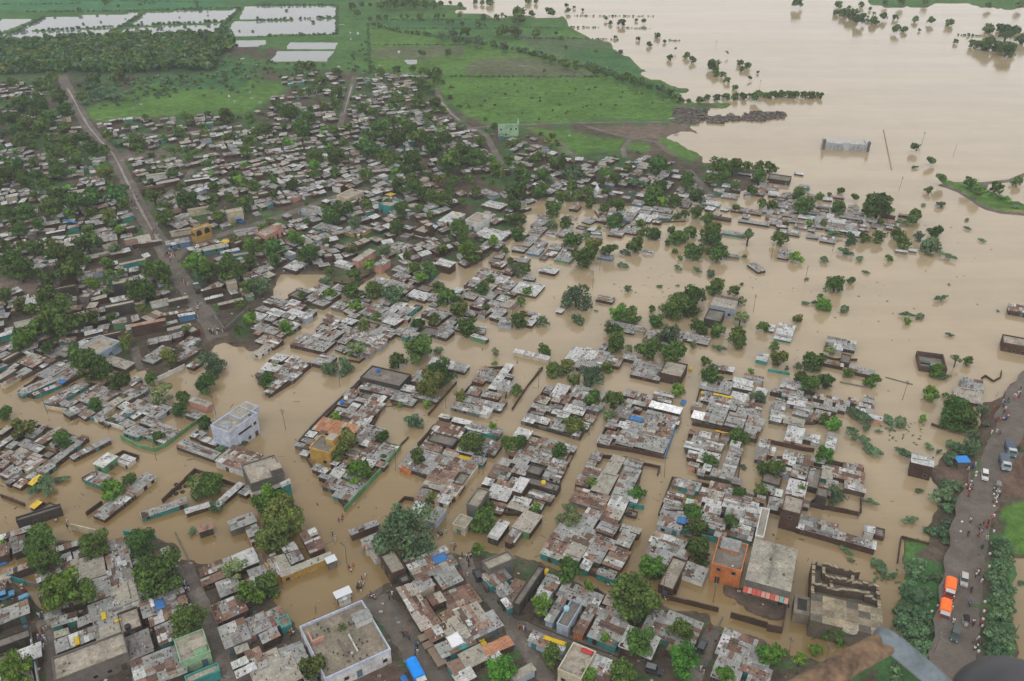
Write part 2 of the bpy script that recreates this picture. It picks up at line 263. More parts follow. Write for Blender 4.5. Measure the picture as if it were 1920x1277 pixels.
# ---------------------------------------------------------------- survey data
# Every number below was read off sixteen enlarged map sheets of the place (x, y on a sheet); at()/plot() turn them into ground metres.
HOUSES = {   # sheet: [(street angle, 'xL yL xR yR style'), ...]  opposite corners of each roof
12: [(30, """-40 200 220 150 g|130 60 450 -10 dk|430 280 640 235 m|560 385 785 470 l|640 545 835 625 g|795 250 965 325 m|795 345 985 435 g|805 455 1005 565 m|830 580 1030 665 l|850 685 1045 710 g|960 395 1255 300 g|985 450 1070 570 r|1020 610 1170 600 gt|665 715 875 760 g|705 830 895 835 g|885 785 1060 870 c|1055 690 1390 690 m|1110 770 1290 800 r|420 975 725 950 g|720 895 910 905 l|390 820 565 815 mt|415 925 505 910 r|405 1115 945 1075 cG4.2|935 960 1140 1050 b|1165 875 1320 955 m|985 1140 1180 1255 m|1150 1080 1390 1205 m|1310 980 1568 1055 ce3.6|1390 1250 1640 1205 c|1510 515 1705 490 r|1620 545 1800 590 g|1585 715 1845 750 m|1640 880 1870 955 m|1812 830 2010 880 m|1740 1150 1845 1130 w|1765 1205 1910 1190 w|1850 1130 2000 1160 m|1710 80 1910 85 g|1840 135 1960 205 g|1740 340 1930 385 w|1480 120 1590 130 l|70 450 260 400 r|5 745 210 770 g|-60 990 220 950 dk|280 590 420 600 m|340 790 450 775 m|480 400 590 470 r""")],
13: [(30, """335 175 510 275 rb|65 385 180 475 ry|130 360 270 465 ly|262 425 562 352 ly|615 652 702 640 wW2|-80 830 80 860 g|50 775 220 835 m|165 815 265 855 dt|180 1045 390 1120 g|10 1095 170 1095 l|-40 1190 330 1255 l|705 150 910 105 m|790 220 940 250 gW|850 290 980 320 lW|935 348 1118 440 cb3.6|1110 378 1265 488 r|1195 360 1498 402 mt|1180 530 1330 565 m|1060 590 1270 705 r|1140 728 1368 838 r|1400 630 1680 675 r|1490 760 1725 800 r|1555 850 1840 862 m|1370 855 1600 940 l|1270 905 1410 940 r|1370 775 1490 800 m|1350 1015 1640 990 mt|1520 1078 1735 1108 l|1435 1150 1570 1195 lt|1480 1235 1640 1245 w|1700 1025 1920 1000 tb|1700 390 1930 372 cG3.5|1690 480 1900 505 mt|1800 570 1920 610 m|1840 670 1960 700 mt"""),
     (63, "1475 110 1620 70 cC|1740 190 1890 100 w|1870 225 1960 160 m|1280 65 1420 0 gl|1140 30 1240 -10 w")],
14: [(62, """220 312 412 262 rt|365 347 580 240 lt|300 195 620 150 g|540 345 715 290 g|585 240 800 235 m|685 400 880 312 r|510 425 600 392 w|640 470 780 465 mt|630 150 800 110 m|640 55 830 15 r|500 95 670 20 g|785 240 920 190 g|1040 225 1300 240 m|1000 340 1320 318 g|1100 560 1305 392 c|1280 470 1460 445 mW|35 700 215 432 dk3.2|-60 640 90 545 r|200 590 365 520 m|170 655 290 620 wW|345 630 675 640 g|630 765 860 785 g|255 810 402 672 gl|340 850 520 712 dl3|465 900 630 745 mo|575 935 860 852 gt|810 1010 1100 962 w|975 888 1155 770 m|1100 940 1420 852 g|130 970 400 1008 ml|350 1195 620 1072 cC3.5|560 1150 740 1130 w|620 1245 770 1165 m|1535 1060 1830 982 m|1500 1230 1750 1112 g|1740 1200 1930 1115 g|1760 1290 1940 1210 g|10 122 220 42 l|-20 220 70 150 w"""),
     (68, "1095 102 1290 45 ml|1300 80 1410 60 g|1410 112 1600 72 mt|1440 42 1560 0 m|1710 92 1860 40 gB|1600 40 1720 10 g"),
     (30, "0 1235 160 1188 l")],
15: [(66, """225 125 515 112 gb|505 205 800 238 mb|725 152 797 130 w|800 190 872 150 db1""")],
8: [(64, """590 52 892 8 cl3.6|770 152 1000 165 l|340 455 655 325 m|600 440 890 380 m|500 480 640 405 m|700 562 860 492 gC|955 495 1175 490 g|850 560 1000 480 r|870 582 1002 525 gt|1090 560 1280 502 g|1040 605 1200 600 g|925 682 1110 662 g|1065 702 1350 668 mn|1420 445 1580 465 lp2.4|1385 550 1528 545 g|930 390 1130 345 m|940 440 1080 360 r|640 380 800 300 m|900 340 1060 285 m|275 250 560 165 g|380 285 620 215 m|0 280 80 205 l|10 320 160 255 r|130 152 350 130 r|0 142 160 85 cb|60 200 140 180 g|280 65 420 10 m|1060 132 1300 65 gk|1300 132 1500 60 m|1320 32 1500 -10 m|1400 182 1520 150 r|1325 782 1642 836 gk|1420 702 1540 690 g|1500 742 1650 750 w|1620 890 1960 858 rW2.6|705 912 872 868 wn2.6|875 892 1010 880 wW|630 1032 830 1010 m|930 1112 1160 1020 g|700 1290 1010 1150 g|-20 785 100 712 w|140 772 330 792 g|270 745 480 662 r|110 832 310 862 l|0 865 200 872 m|130 935 330 890 r|350 908 500 852 g|200 1012 410 935 mt|480 822 600 772 gt|0 992 160 962 gl|60 1062 140 1005 m|220 1062 310 1015 y|380 765 500 705 m|560 745 660 722 m|100 725 260 625 m|0 685 70 642 l|235 1238 300 1205 y|270 1285 440 1240 d|1630 1225 1795 1065 w|1790 1135 1920 1085 m"""),
     (50, "130 372 410 300 gt|265 402 442 310 r|555 875 797 727 g"), (30, "1060 1280 1390 1215 g|1390 1260 1560 1235 w")],
9: [(68, """-20 92 150 10 l|262 22 595 -8 gb|420 162 600 112 g|110 132 240 108 w|220 152 322 120 w|40 202 190 188 w|180 205 402 162 m|130 262 340 232 m|90 335 240 282 r|0 252 60 222 g|790 275 1150 255 dk2.4|780 352 1068 368 m|1060 352 1200 348 w|1010 432 1172 402 g|1100 462 1200 440 g|1150 292 1310 212 g|1160 405 1370 420 m|1295 168 1590 182 w|660 402 770 380 m|720 572 960 468 m|740 442 850 438 g|580 535 740 530 m|430 655 772 642 t|690 622 860 592 r|440 725 530 682 m|405 800 630 745 dy4.8|760 685 960 655 m|770 765 900 722 m|780 852 1000 792 m|880 855 1060 795 g|550 1002 670 970 w|600 962 700 905 m|580 1152 790 1092 g|500 1085 660 1042 m|300 772 400 788 m|330 842 400 830 m|420 955 500 932 m|470 1015 560 1008 m|1370 565 1460 558 w|1470 595 1612 602 w|1565 650 1840 668 mt|1300 685 1565 655 r|1290 745 1510 732 dk|1230 795 1400 772 m|1320 815 1500 828 r|1080 932 1400 858 gW|1370 905 1540 888 m|1400 845 1510 848 l|1500 865 1600 878 y|1600 895 1720 882 m|1320 992 1520 962 r|1500 962 1660 922 m|1250 1072 1430 1042 l|1380 1095 1560 1072 m|1480 1062 1600 1005 dk|1190 1182 1310 1115 g|1340 1192 1495 1132 r|1180 1235 1262 1218 w|1580 385 1690 362 m|1745 342 1922 182 w|1650 242 1770 212 m|1465 492 1690 500 g|1600 462 1850 478 g|1670 535 1772 505 wW|1690 405 1830 400 m|1700 1062 1780 1040 w|1740 1005 1920 962 m|1730 1155 1920 1112 w|1580 1225 1742 1125 cG4|1820 915 1910 892 gt"""),
    (30, "-100 935 205 992 cG4|195 1078 246 1045 wt4|-40 1125 190 1085 l")],
10: [(66, """25 72 270 125 w|400 132 640 82 w|470 185 725 90 g|640 85 722 25 g|700 162 830 132 m|835 122 950 120 g|900 192 1130 182 g|890 242 1120 240 g|1110 240 1310 182 cb3|240 375 310 342 g|290 402 430 342 w|440 402 700 385 g|300 442 440 420 r|385 515 550 508 w|150 485 290 500 g|280 525 380 528 r|340 562 430 542 w|160 592 280 588 w|80 592 190 562 w|300 645 400 632 g|550 502 650 508 g|520 642 580 622 w|460 695 510 688 w|15 702 150 675 wn2.4|110 765 230 742 r|200 765 380 762 m|380 802 480 792 g|200 852 310 832 g|50 832 210 802 m|0 902 140 872 g|150 892 410 910 m|0 972 130 942 g|110 982 240 952 dk|240 1002 400 952 m|5 1110 125 1040 wb3.4|90 1062 360 1082 dk|0 1202 140 1190 w|-30 1242 130 1232 l|150 1232 240 1212 m|840 482 910 445 mt|910 462 1050 415 m|1050 425 1210 402 m|1015 482 1266 502 Wb|1000 562 1260 572 g|940 690 1120 592 g|1100 662 1230 602 m|780 755 950 692 g|830 645 970 622 g|960 725 1180 705 r|905 775 1168 742 g|640 752 750 722 g|700 705 800 690 m|805 632 848 612 w|590 872 680 842 g|690 980 842 872 l|840 922 985 892 g|780 1082 960 972 g|600 1112 790 1002 l|530 985 660 962 r|440 1192 720 1165 r|715 1235 870 1190 w|750 1152 880 1122 g|1410 345 1650 312 g|1660 342 1800 332 w|1660 295 1800 302 w|1640 425 1760 402 w|1420 435 1640 422 m|1350 565 1440 542 W|1430 585 1620 492 g|1600 622 1750 562 g|1620 505 1700 435 g|1680 545 1750 512 g|1750 545 1860 532 g|1490 195 1600 192 m|1600 215 1660 202 g|1740 265 1880 272 m|1830 132 1920 102 wt|1295 785 1460 790 w|1400 705 1490 692 w|1440 805 1590 745 g|1560 735 1630 702 m|1400 892 1445 832 w|1560 1012 1720 812 gt|1490 1002 1560 962 m|1390 992 1440 972 m|1200 1065 1270 1042 m|1255 1085 1410 1062 gt|1140 1205 1280 1152 m|1410 1135 1500 1112 m|1480 1105 1640 1092 r|1600 1185 1800 1142 g|1400 1185 1580 1142 r|1580 1235 1840 1212 w|1300 1225 1410 1212 r|1120 1280 1300 1242 m|1440 1265 1560 1242 w|1820 872 1930 752 g""")],
11: [(66, """100 335 250 312 g|110 405 260 382 m|150 465 290 432 w|170 415 280 422 w|20 375 110 362 g|280 505 340 472 g|340 482 512 505 gb|20 515 130 472 m|20 585 100 572 w|20 555 130 542 gt|120 605 270 592 l|520 465 610 452 g|510 505 580 492 g|600 455 670 432 m|720 445 790 422 g|690 485 790 482 m|750 565 850 572 w|350 425 520 422 r|130 732 270 662 w|270 735 330 702 g|325 745 385 712 w|430 802 515 702 wt|0 845 50 802 g|110 905 340 872 m|180 1005 340 962 m|280 1085 400 965 dk|395 1015 490 955 l|480 1005 600 962 r|580 1065 720 992 r|580 1095 726 1112 w|440 1075 520 1052 g|140 1135 290 1065 w|105 1262 265 1187 cb6|0 1245 110 1192 g|360 1155 450 1112 dk4|395 152 560 172 gb|540 155 620 112 d|610 215 790 222 g|495 55 560 32 wl|1765 15 2000 0 cb3|1450 352 1600 300 g|1400 425 1592 382 lb|1082 900 1236 872 wb5|440 25 655 5 g""")],
7: [(66, """50 1250 200 1167 wt|0 1192 50 1162 w|70 645 172 602 g|290 182 412 190 g|430 375 580 370 w|360 362 450 350 g|540 345 690 340 g|600 292 680 272 g|170 382 290 390 g|0 395 120 382 g|700 372 850 370 g|290 492 380 482 g|390 522 510 502 g|590 475 690 462 w|960 602 1040 600 w|1060 592 1112 600 w|980 335 1080 330 g|800 455 900 460 m|0 62 172 48 db2|200 18 265 25 w|100 195 190 172 m|0 262 190 242 m|340 268 460 260 m|470 192 570 200 g|850 335 950 350 d|1810 1042 1990 1030 rb2|110 330 200 340 g|230 350 350 345 w|480 300 560 320 g|640 320 720 320 m|200 420 290 410 m|330 420 420 400 g""")],
6: [(66, """205 752 350 737 wb|630 962 770 950 rb|1440 1112 1590 1062 dk3|1495 1000 1690 962 ll4.2|100 1152 212 1085 w|330 1052 385 1042 w|700 1152 1000 1172 g|840 1202 920 1192 g|980 1272 1080 1205 g|0 902 240 862 w|70 1052 200 1082 g|1170 1192 1290 1232 g|1280 1262 1480 1252 g|0 592 120 572 g|110 612 240 582 gB|320 662 480 622 gn|270 582 380 562 g|640 645 760 640 gB|240 625 340 612 r|110 475 260 432 g|100 525 200 502 g|350 485 460 452 g|720 475 840 462 g|830 455 960 432 g|640 375 760 342 g|760 352 930 322 gB|930 365 1060 342 w|1040 355 1110 342 w|1090 355 1200 332 gt|870 315 960 282 w|950 315 1060 282 g|900 245 1000 232 gB|1050 295 1200 290 m|1420 245 1560 240 wt|1480 345 1640 362 d|1640 295 1870 302 m|1700 375 1920 400 g|1580 465 1750 472 gt|1240 185 1320 190 w|980 605 1060 602 g|1590 625 1700 642 g|430 285 520 262 lk|1510 152 1590 142 g|1570 192 1690 182 g|700 90 760 110 gB|750 160 830 165 w|880 160 970 170 m|310 80 420 75 g|120 50 190 40 g|1460 10 1560 15 w|1700 20 1790 30 g"""),
    (20, "1765 700 1895 745 g")],
5: [(60, """920 252 1082 232 ct3.8|970 182 1046 172 y|725 662 890 602 lp3.5|880 702 1002 672 gp3|1340 692 1490 690 wb3|1570 372 1762 342 cW4.2|610 192 800 162 cC3.6|0 472 200 432 cp3.4|1000 572 1170 560 g|430 425 640 430 g|640 450 860 430 my|1560 852 1760 772 g|1470 902 1550 890 w|1130 932 1310 930 w|780 1062 1100 1090 g|230 1062 420 1082 wl|130 1142 330 1152 g|80 1062 220 1060 w|430 1232 650 1212 g|660 1232 980 1212 m|950 1132 1100 1112 w|1090 1212 1290 1242 gl|1330 1222 1480 1202 g|1240 1072 1460 1062 g|0 1272 200 1270 r|1180 450 1330 430 cb3.5|320 300 530 290 gl|1640 480 1900 470 w|1700 550 1860 540 g|1020 740 1140 730 g|590 690 740 700 w|210 720 380 700 w|60 690 220 660 m|1180 470 1290 510 m|860 830 990 820 g|1010 800 1160 790 g|1760 700 1880 690 rb|1660 760 1780 750 g|1780 820 1900 800 w|1800 960 1900 950 g|1600 1010 1720 1010 m|1750 1090 1880 1050 g|1380 1180 1480 1170 g|1610 1240 1740 1250 w|0 1040 110 1030 g|60 980 240 980 m|230 990 330 985 w|760 1000 900 1020 m|920 980 1050 960 g|1060 1060 1180 1040 g|500 1100 640 1110 r|640 1130 760 1120 w|300 890 420 900 m|570 880 670 870 m|1370 370 1560 330 w|1690 260 1880 250 w""")],
4: [(27, """1690 300 1815 300 cC4.8|985 1162 1226 1112 Tb4.2|785 1012 1002 992 ck4.2|835 822 1002 832 ck4.5|350 900 560 860 ck4|1255 560 1400 500 gB|1410 300 1560 270 cC3|1060 140 1220 110 cb3.5|1530 600 1690 540 lt|1660 620 1780 580 wB3|1740 640 1850 610 lt|1510 890 1650 860 rb3.5|1540 960 1660 930 w|1640 1000 1810 960 l|1060 540 1200 520 l|660 660 900 590 l|900 700 1090 660 lt2.5|640 780 760 730 ml|1130 990 1250 960 lW|1260 970 1400 950 l|1340 1090 1450 1060 wB|1210 1080 1430 1040 m|1220 1150 1320 1130 g|1260 1190 1420 1150 l|730 1120 880 1070 g|850 1150 935 1100 gn|690 970 790 930 l|500 1220 620 1190 r|640 1230 760 1180 w|650 1270 900 1200 c|0 1240 90 1200 wt|180 1010 260 950 w|350 470 480 440 w|720 540 860 470 g|950 560 1110 480 l|1280 460 1420 430 m|330 410 440 370 g"""),
    (30, "1390 80 1560 50 wb3|1100 40 1240 10 lW3|1180 100 1330 60 l|1760 460 1916 420 g")],
}
SH_H = {12: 2.35, 13: 2.35, 14: 2.3, 15: 2.2, 8: 1.5, 9: 1.5, 10: 1.65, 11: 1.6, 7: 1.0, 6: 1.2, 5: 1.7, 4: 2.4}

TREES = {   # sheet: 'x y width kind'; kinds: d deep green, b bright, o olive, u blue-green, p pale, s low feathery shrub, f spreading, t thin open
12: "290 230 240 d|330 390 230 d|500 610 340 b|710 265 210 d|1060 250 240 d|1190 490 340 d|1410 830 260 d|1770 430 170 p|1860 620 170 b|1440 155 110 s|120 1200 260 b|600 860 90 s|20 260 80 b",
13: "230 80 300 o|130 210 290 o|90 560 190 d|20 640 100 b|1120 160 430 u|640 910 110 d|420 1190 190 o|1690 80 190 d|1840 1210 210 b|1660 290 90 d|560 1085 70 s",
14: "425 70 170 p|420 460 190 d|570 570 90 b|900 660 340 d|1060 430 200 b|1390 130 160 d|1400 300 200 d|1350 50 130 b|1640 100 140 d|225 710 140 b|290 1080 160 d|960 990 210 d|700 950 80 b|820 1210 180 d|1270 900 180 d|1290 1130 230 b|570 1230 120 b|1890 1080 130 b|1610 1220 150 b",
15: "60 1080 160 b|240 1100 110 b|370 1040 110 b|500 920 170 b|780 950 110 d|1270 160 140 s|1340 240 90 s|1190 140 80 s|1330 90 110 s|1100 430 190 s|1270 500 120 s|1080 640 240 s|1150 780 180 s|1060 880 280 s|1150 990 170 s|1130 1080 130 s|970 1160 100 s|1180 620 150 s|1030 740 150 s|1230 880 110 s|1740 260 150 s|1760 340 180 s|1750 430 180 s|1730 520 180 s|1740 610 190 s|1750 700 190 s|1740 790 190 s|1730 880 190 s|1720 960 200 s|1720 1040 190 s|1800 380 120 s|1690 660 110 s|1800 740 120 s|1680 900 110 s|1800 940 120 s|1660 1020 110 s|1060 70 120 s|590 300 100 s|850 430 180 s|620 370 60 s|800 390 90 s|930 490 100 s|1900 540 60 s",
8: "690 200 270 d|590 170 110 b|890 290 160 d|1125 285 110 d|1270 130 140 o|1590 170 220 u|1530 325 160 d|1210 390 170 p|1370 430 110 d|1340 520 120 d|1530 620 110 d|840 1110 180 b|970 1040 120 d|340 1080 220 s|260 1110 140 s|460 1030 110 s|1550 1070 230 d|1610 1240 130 s|1630 820 140 s|1780 770 130 s|30 540 120 d|170 670 180 o|470 740 150 d|1190 720 100 d|840 570 70 s|700 480 110 d|350 40 110 d|930 40 90 d|150 20 110 b|550 40 80 d",
9: "80 295 120 d|750 65 150 p|550 205 140 u|665 190 140 u|1060 150 130 d|1220 60 230 d|1360 65 70 u|1390 240 220 d|1310 340 230 o|1540 410 110 o|1190 590 140 u|670 770 210 o|610 850 130 o|940 715 110 d|775 970 190 b|750 1050 90 b|590 565 90 b|1630 770 210 d|1210 880 140 o|1320 1160 90 o|1770 645 70 b|1890 780 130 d|1280 470 60 b|1075 475 40 b|1795 80 65 p|1785 165 40 b|100 1180 220 b|210 1230 180 o|1740 1250 110 d|960 865 60 d|150 195 50 b",
10: "250 65 100 d|310 220 130 d|410 200 120 o|460 290 110 o|590 260 170 u|715 200 90 d|780 30 140 d|870 60 80 p|1020 60 180 d|1200 90 200 d|600 430 130 d|770 440 160 d|730 560 100 p|460 620 170 o|350 830 140 d|30 370 90 d|50 760 130 d|1500 260 160 d|1245 360 110 b|1450 150 80 d|1845 410 120 u|1690 720 140 d|1490 890 120 d|1790 220 45 b|1880 960 110 d|1460 960 50 b|600 1060 90 b|940 1140 120 b|1700 1130 110 d|1860 1110 110 o|1350 1260 130 d|180 1240 80 b|430 1260 100 p|1735 940 60 s|1550 50 90 s|1360 25 60 p|1700 20 100 d",
11: "340 160 160 d|240 280 110 d|320 320 150 d|440 300 150 d|80 140 130 o|40 40 80 d|225 185 60 u|600 235 80 d|780 290 120 b|410 585 90 d|500 620 110 b|420 860 140 b|60 960 170 d|1410 130 100 t|1495 150 80 d|1255 215 120 b|1320 270 90 s|1220 390 120 b|1155 575 65 b|1430 500 210 d|1400 590 210 d|1480 580 190 d|1615 510 100 u|680 550 190 s|900 585 130 s|1000 600 130 s|740 640 130 s|630 660 80 s|650 710 130 s|730 750 130 s|780 815 160 s|1015 835 160 s|1210 790 80 s|1280 820 70 s|1370 770 100 s|1540 700 130 s|1530 770 160 s|1470 820 150 s|1360 870 170 s|1640 620 70 s|510 1150 150 u|775 1200 130 s|1130 1115 70 s|1370 1090 170 s|1290 1160 170 s|1400 1190 120 s|1340 1250 130 s|250 1100 70 b|1330 400 50 b|460 70 80 p|1890 810 60 s|140 200 40 u|990 640 60 s|920 650 70 s|830 670 60 s|1420 800 110 s|1400 1250 110 s",
6: "30 160 150 d|200 150 110 d|230 30 110 d|60 20 90 d|20 260 100 d|310 290 130 d|380 200 110 o|480 190 80 d|580 240 100 d|440 120 90 d|570 150 80 d|790 260 120 d|690 280 80 d|670 80 60 d|700 155 60 d|780 60 110 d|1070 180 150 d|1040 220 110 d|1130 235 80 b|1210 230 110 d|1110 120 120 d|1320 80 100 d|1380 195 120 d|1310 130 70 d|1240 340 60 d|1300 325 70 d|1380 315 100 d|1455 360 100 d|1500 440 130 d|1490 500 150 d|1340 460 100 d|1230 500 120 d|1200 450 70 d|1160 545 50 d|1280 500 100 d|1360 610 140 d|1540 620 160 d|1220 600 45 b|1260 650 40 b|970 460 70 d|1060 470 110 d|960 400 80 d|770 390 120 d|800 350 70 d|740 370 70 d|400 390 100 d|450 530 130 d|610 560 130 o|540 650 190 d|300 410 90 u|50 480 110 d|40 370 110 d|730 590 120 f|920 560 130 d|850 610 90 s|560 480 100 s|830 705 90 s|1240 725 80 s|1385 745 90 s|1490 770 100 s|1740 640 30 b|1770 490 140 t|480 950 200 u|500 1110 100 u|230 1130 90 u|110 905 70 b|60 980 80 d|60 1120 130 d|40 740 110 u|100 740 90 d|820 1070 140 b|900 1090 140 d|1045 1040 60 d|1085 1130 110 d|1210 1010 220 d|1370 940 180 d|1330 1020 170 d|1515 870 150 d|1660 900 90 d|1715 980 80 p|1710 1110 130 p|1410 1170 140 d|1540 1200 120 d|1680 1240 140 d|1160 1230 180 u|770 1190 130 d|780 1250 120 o|1880 1170 90 d|1105 865 50 s|1240 860 40 s|630 1048 30 s|1720 850 50 s|650 430 35 b|555 430 40 b|930 100 140 s|470 35 200 s|1480 60 90 d|1590 40 110 d|1680 110 80 d|1800 150 90 d|1850 40 110 d|1870 250 80 d|1680 280 60 d|870 885 60 u|1470 600 60 d",
7: "225 180 110 d|265 260 150 d|520 280 120 d|830 250 220 f|760 300 140 d|890 280 80 b|545 150 55 d|650 195 65 f|460 180 40 d|385 190 60 b|40 260 90 d|1100 340 100 d|1080 360 100 f|1000 385 90 s|840 390 60 d|135 400 50 d|305 390 60 b|410 400 50 d|100 510 140 d|515 470 130 s|620 510 110 u|725 505 90 d|830 500 100 d|970 480 100 d|1015 540 100 d|1130 490 80 u|1250 460 110 d|1230 550 160 u|1210 625 70 s|1350 640 110 s|210 650 90 b|420 660 110 s|580 610 120 s|690 660 80 s|905 655 60 b|730 760 60 s|500 855 150 d|620 820 60 d|390 940 45 d|420 1005 110 b|360 985 80 s|575 1035 110 s|220 1110 80 o|1295 955 110 s|1050 1075 120 s|1140 1090 90 s|1045 1125 55 b|1200 145 60 d|1290 250 110 s|1165 257 45 s|1300 55 90 f|1510 85 90 f|1570 160 80 d|1710 130 100 d|1600 520 60 s|1490 367 50 s|1860 80 80 d|1490 430 60 s|1720 1050 30 s|1355 850 30 s|1360 1230 60 s|290 810 40 s|280 990 60 s",
5: "820 30 100 d|270 110 110 d|130 180 80 d|1060 110 120 d|1170 60 100 d|1170 130 110 d|1250 180 120 d|1330 190 120 d|1400 210 130 d|1440 150 80 d|840 250 80 d|620 290 130 d|570 340 130 d|685 255 60 d|375 245 50 d|515 285 60 d|1090 290 120 d|740 385 110 u|1055 420 110 d|1530 450 150 d|130 580 140 d|300 500 120 b|390 620 160 d|30 580 60 b|710 590 90 o|955 590 100 u|1125 640 60 d|1390 590 100 o|1570 540 130 d|1600 610 160 b|840 700 90 b|1185 720 90 d|1300 740 120 d|1230 790 90 b|740 780 100 d|560 750 80 d|545 930 100 b|340 935 70 d|730 905 150 d|880 900 140 d|1040 935 170 u|740 1010 100 b|1360 870 90 d|1430 950 150 d|1500 970 80 d|1520 1060 140 o|1590 1170 160 d|1680 890 120 d|1750 820 80 d|910 1090 75 b|800 1170 100 d|230 1180 110 b|1220 1150 120 d|1330 1120 100 d|1715 1020 60 d|1875 940 45 d|1865 600 55 d|1780 520 80 b|1640 160 80 d|1840 40 60 d|1380 70 100 o|1460 100 60 d|1540 230 60 d|1600 60 70 d|1220 280 60 d|40 860 150 u|0 130 70 d|1890 360 80 d|1900 680 60 d|520 820 100 s",
4: "60 40 150 d|190 80 130 d|280 40 110 d|420 10 120 d|790 30 120 o|320 100 90 d|440 180 130 d|260 180 70 d|690 200 140 d|570 240 160 d|380 270 140 d|180 310 140 d|50 320 110 d|290 400 110 d|140 450 110 d|870 170 170 f|920 250 100 d|820 340 120 o|670 315 90 d|1150 190 120 d|1210 260 60 d|1395 220 140 d|1230 350 140 d|1590 280 80 d|1640 340 100 d|1600 120 80 d|1750 40 80 d|1800 80 90 b|1880 110 100 d|1730 210 90 d|1830 250 110 o|1340 130 80 d|270 580 120 d|160 560 80 d|30 560 100 d|490 650 210 d|630 670 80 b|660 535 200 f|90 680 190 d|150 740 190 d|520 750 180 d|290 760 80 d|360 810 130 d|820 770 80 b|800 690 90 b|900 760 60 b|1180 740 190 d|1220 810 90 d|1060 890 190 d|680 850 110 b|350 970 200 d|470 1090 300 d|270 1180 170 b|40 930 110 d|150 1010 110 o|240 1030 100 d|690 1100 110 d|1060 1040 90 o|1390 1180 70 d|840 1100 80 d|1260 880 60 d|800 910 60 d|200 1250 110 b|940 1260 100 o|1450 680 150 b|1540 740 190 d|1710 740 190 d|1870 860 130 d|1890 560 120 b|1860 680 110 d|1750 520 80 o|1800 1000 80 d|1870 1100 100 b|1790 1190 80 d|30 760 60 d|110 380 70 d|890 440 70 b|870 575 60 b|1710 650 80 d|180 30 90 d",
3: "225 15 90 f|530 35 55 d|700 40 50 d|570 95 70 d|635 110 90 d|715 115 40 d|800 155 70 d|690 140 90 f|795 100 25 d|750 125 20 d|510 95 45 d|605 55 30 d|765 65 30 d|870 120 60 f|955 130 45 d|1100 145 50 d|1220 150 60 f|1360 170 60 d|1020 220 50 d|960 212 70 f|1135 225 25 d|1405 310 40 d|1500 260 25 d|1660 215 80 d|1745 210 70 d|1855 220 60 d|1540 330 70 d|1630 330 120 d|1720 350 90 d|1790 370 130 d|1840 350 60 d|1900 290 100 d|1790 240 140 f|1110 1100 75 f|1220 1200 75 f|1100 1250 60 s|20 1260 100 d|10 712 60 d|60 708 60 d|110 706 60 d|160 706 60 d|210 708 60 d|270 710 60 d|330 712 60 d|390 716 50 d|1000 15 60 d|1180 10 45 d|1655 40 50 d|1880 40 60 d|880 20 40 d",
2: "120 5 50 d|180 10 40 d|50 95 90 d|70 140 70 d|20 150 60 d|150 100 50 d|285 85 75 f|410 40 35 f|420 75 40 f|465 55 25 d|530 75 25 d|705 135 35 f|735 170 35 d|820 170 60 d|985 155 40 f|930 150 25 d|1090 265 45 d|775 280 30 d|945 290 35 d|1030 330 45 d|1145 310 30 d|1225 365 30 t|1180 430 50 d|1305 415 55 d|1355 450 55 d|1510 490 90 d|1530 550 60 d|1580 560 50 d|1610 600 50 d|1710 470 50 d|1765 495 60 d|1720 515 40 d|1780 580 35 f|1840 540 25 d|1670 655 45 d|1610 395 35 t|1465 730 50 d|1530 735 65 d|1610 725 60 d|1665 725 60 d|1740 725 50 d|1830 715 90 f|1900 715 40 d|1410 750 60 f|175 250 65 d|330 250 30 d|370 285 40 d|405 355 35 d|630 385 30 d|815 390 40 u|240 530 35 d|20 240 90 d|60 240 40 d|200 400 30 d|240 430 60 d|290 445 60 d|400 475 80 d|480 500 60 d|620 520 90 d|790 575 60 d|840 590 60 d|920 610 80 d|985 630 40 d|1030 650 50 d|1110 670 80 u|1160 690 60 d|1210 730 60 d|1260 750 50 d|700 560 50 d|1570 1240 150 d|1660 1240 120 d|1760 1250 90 d|1840 1250 90 d|1100 1245 150 d|350 1230 120 d|180 1180 100 d|60 1255 90 d",
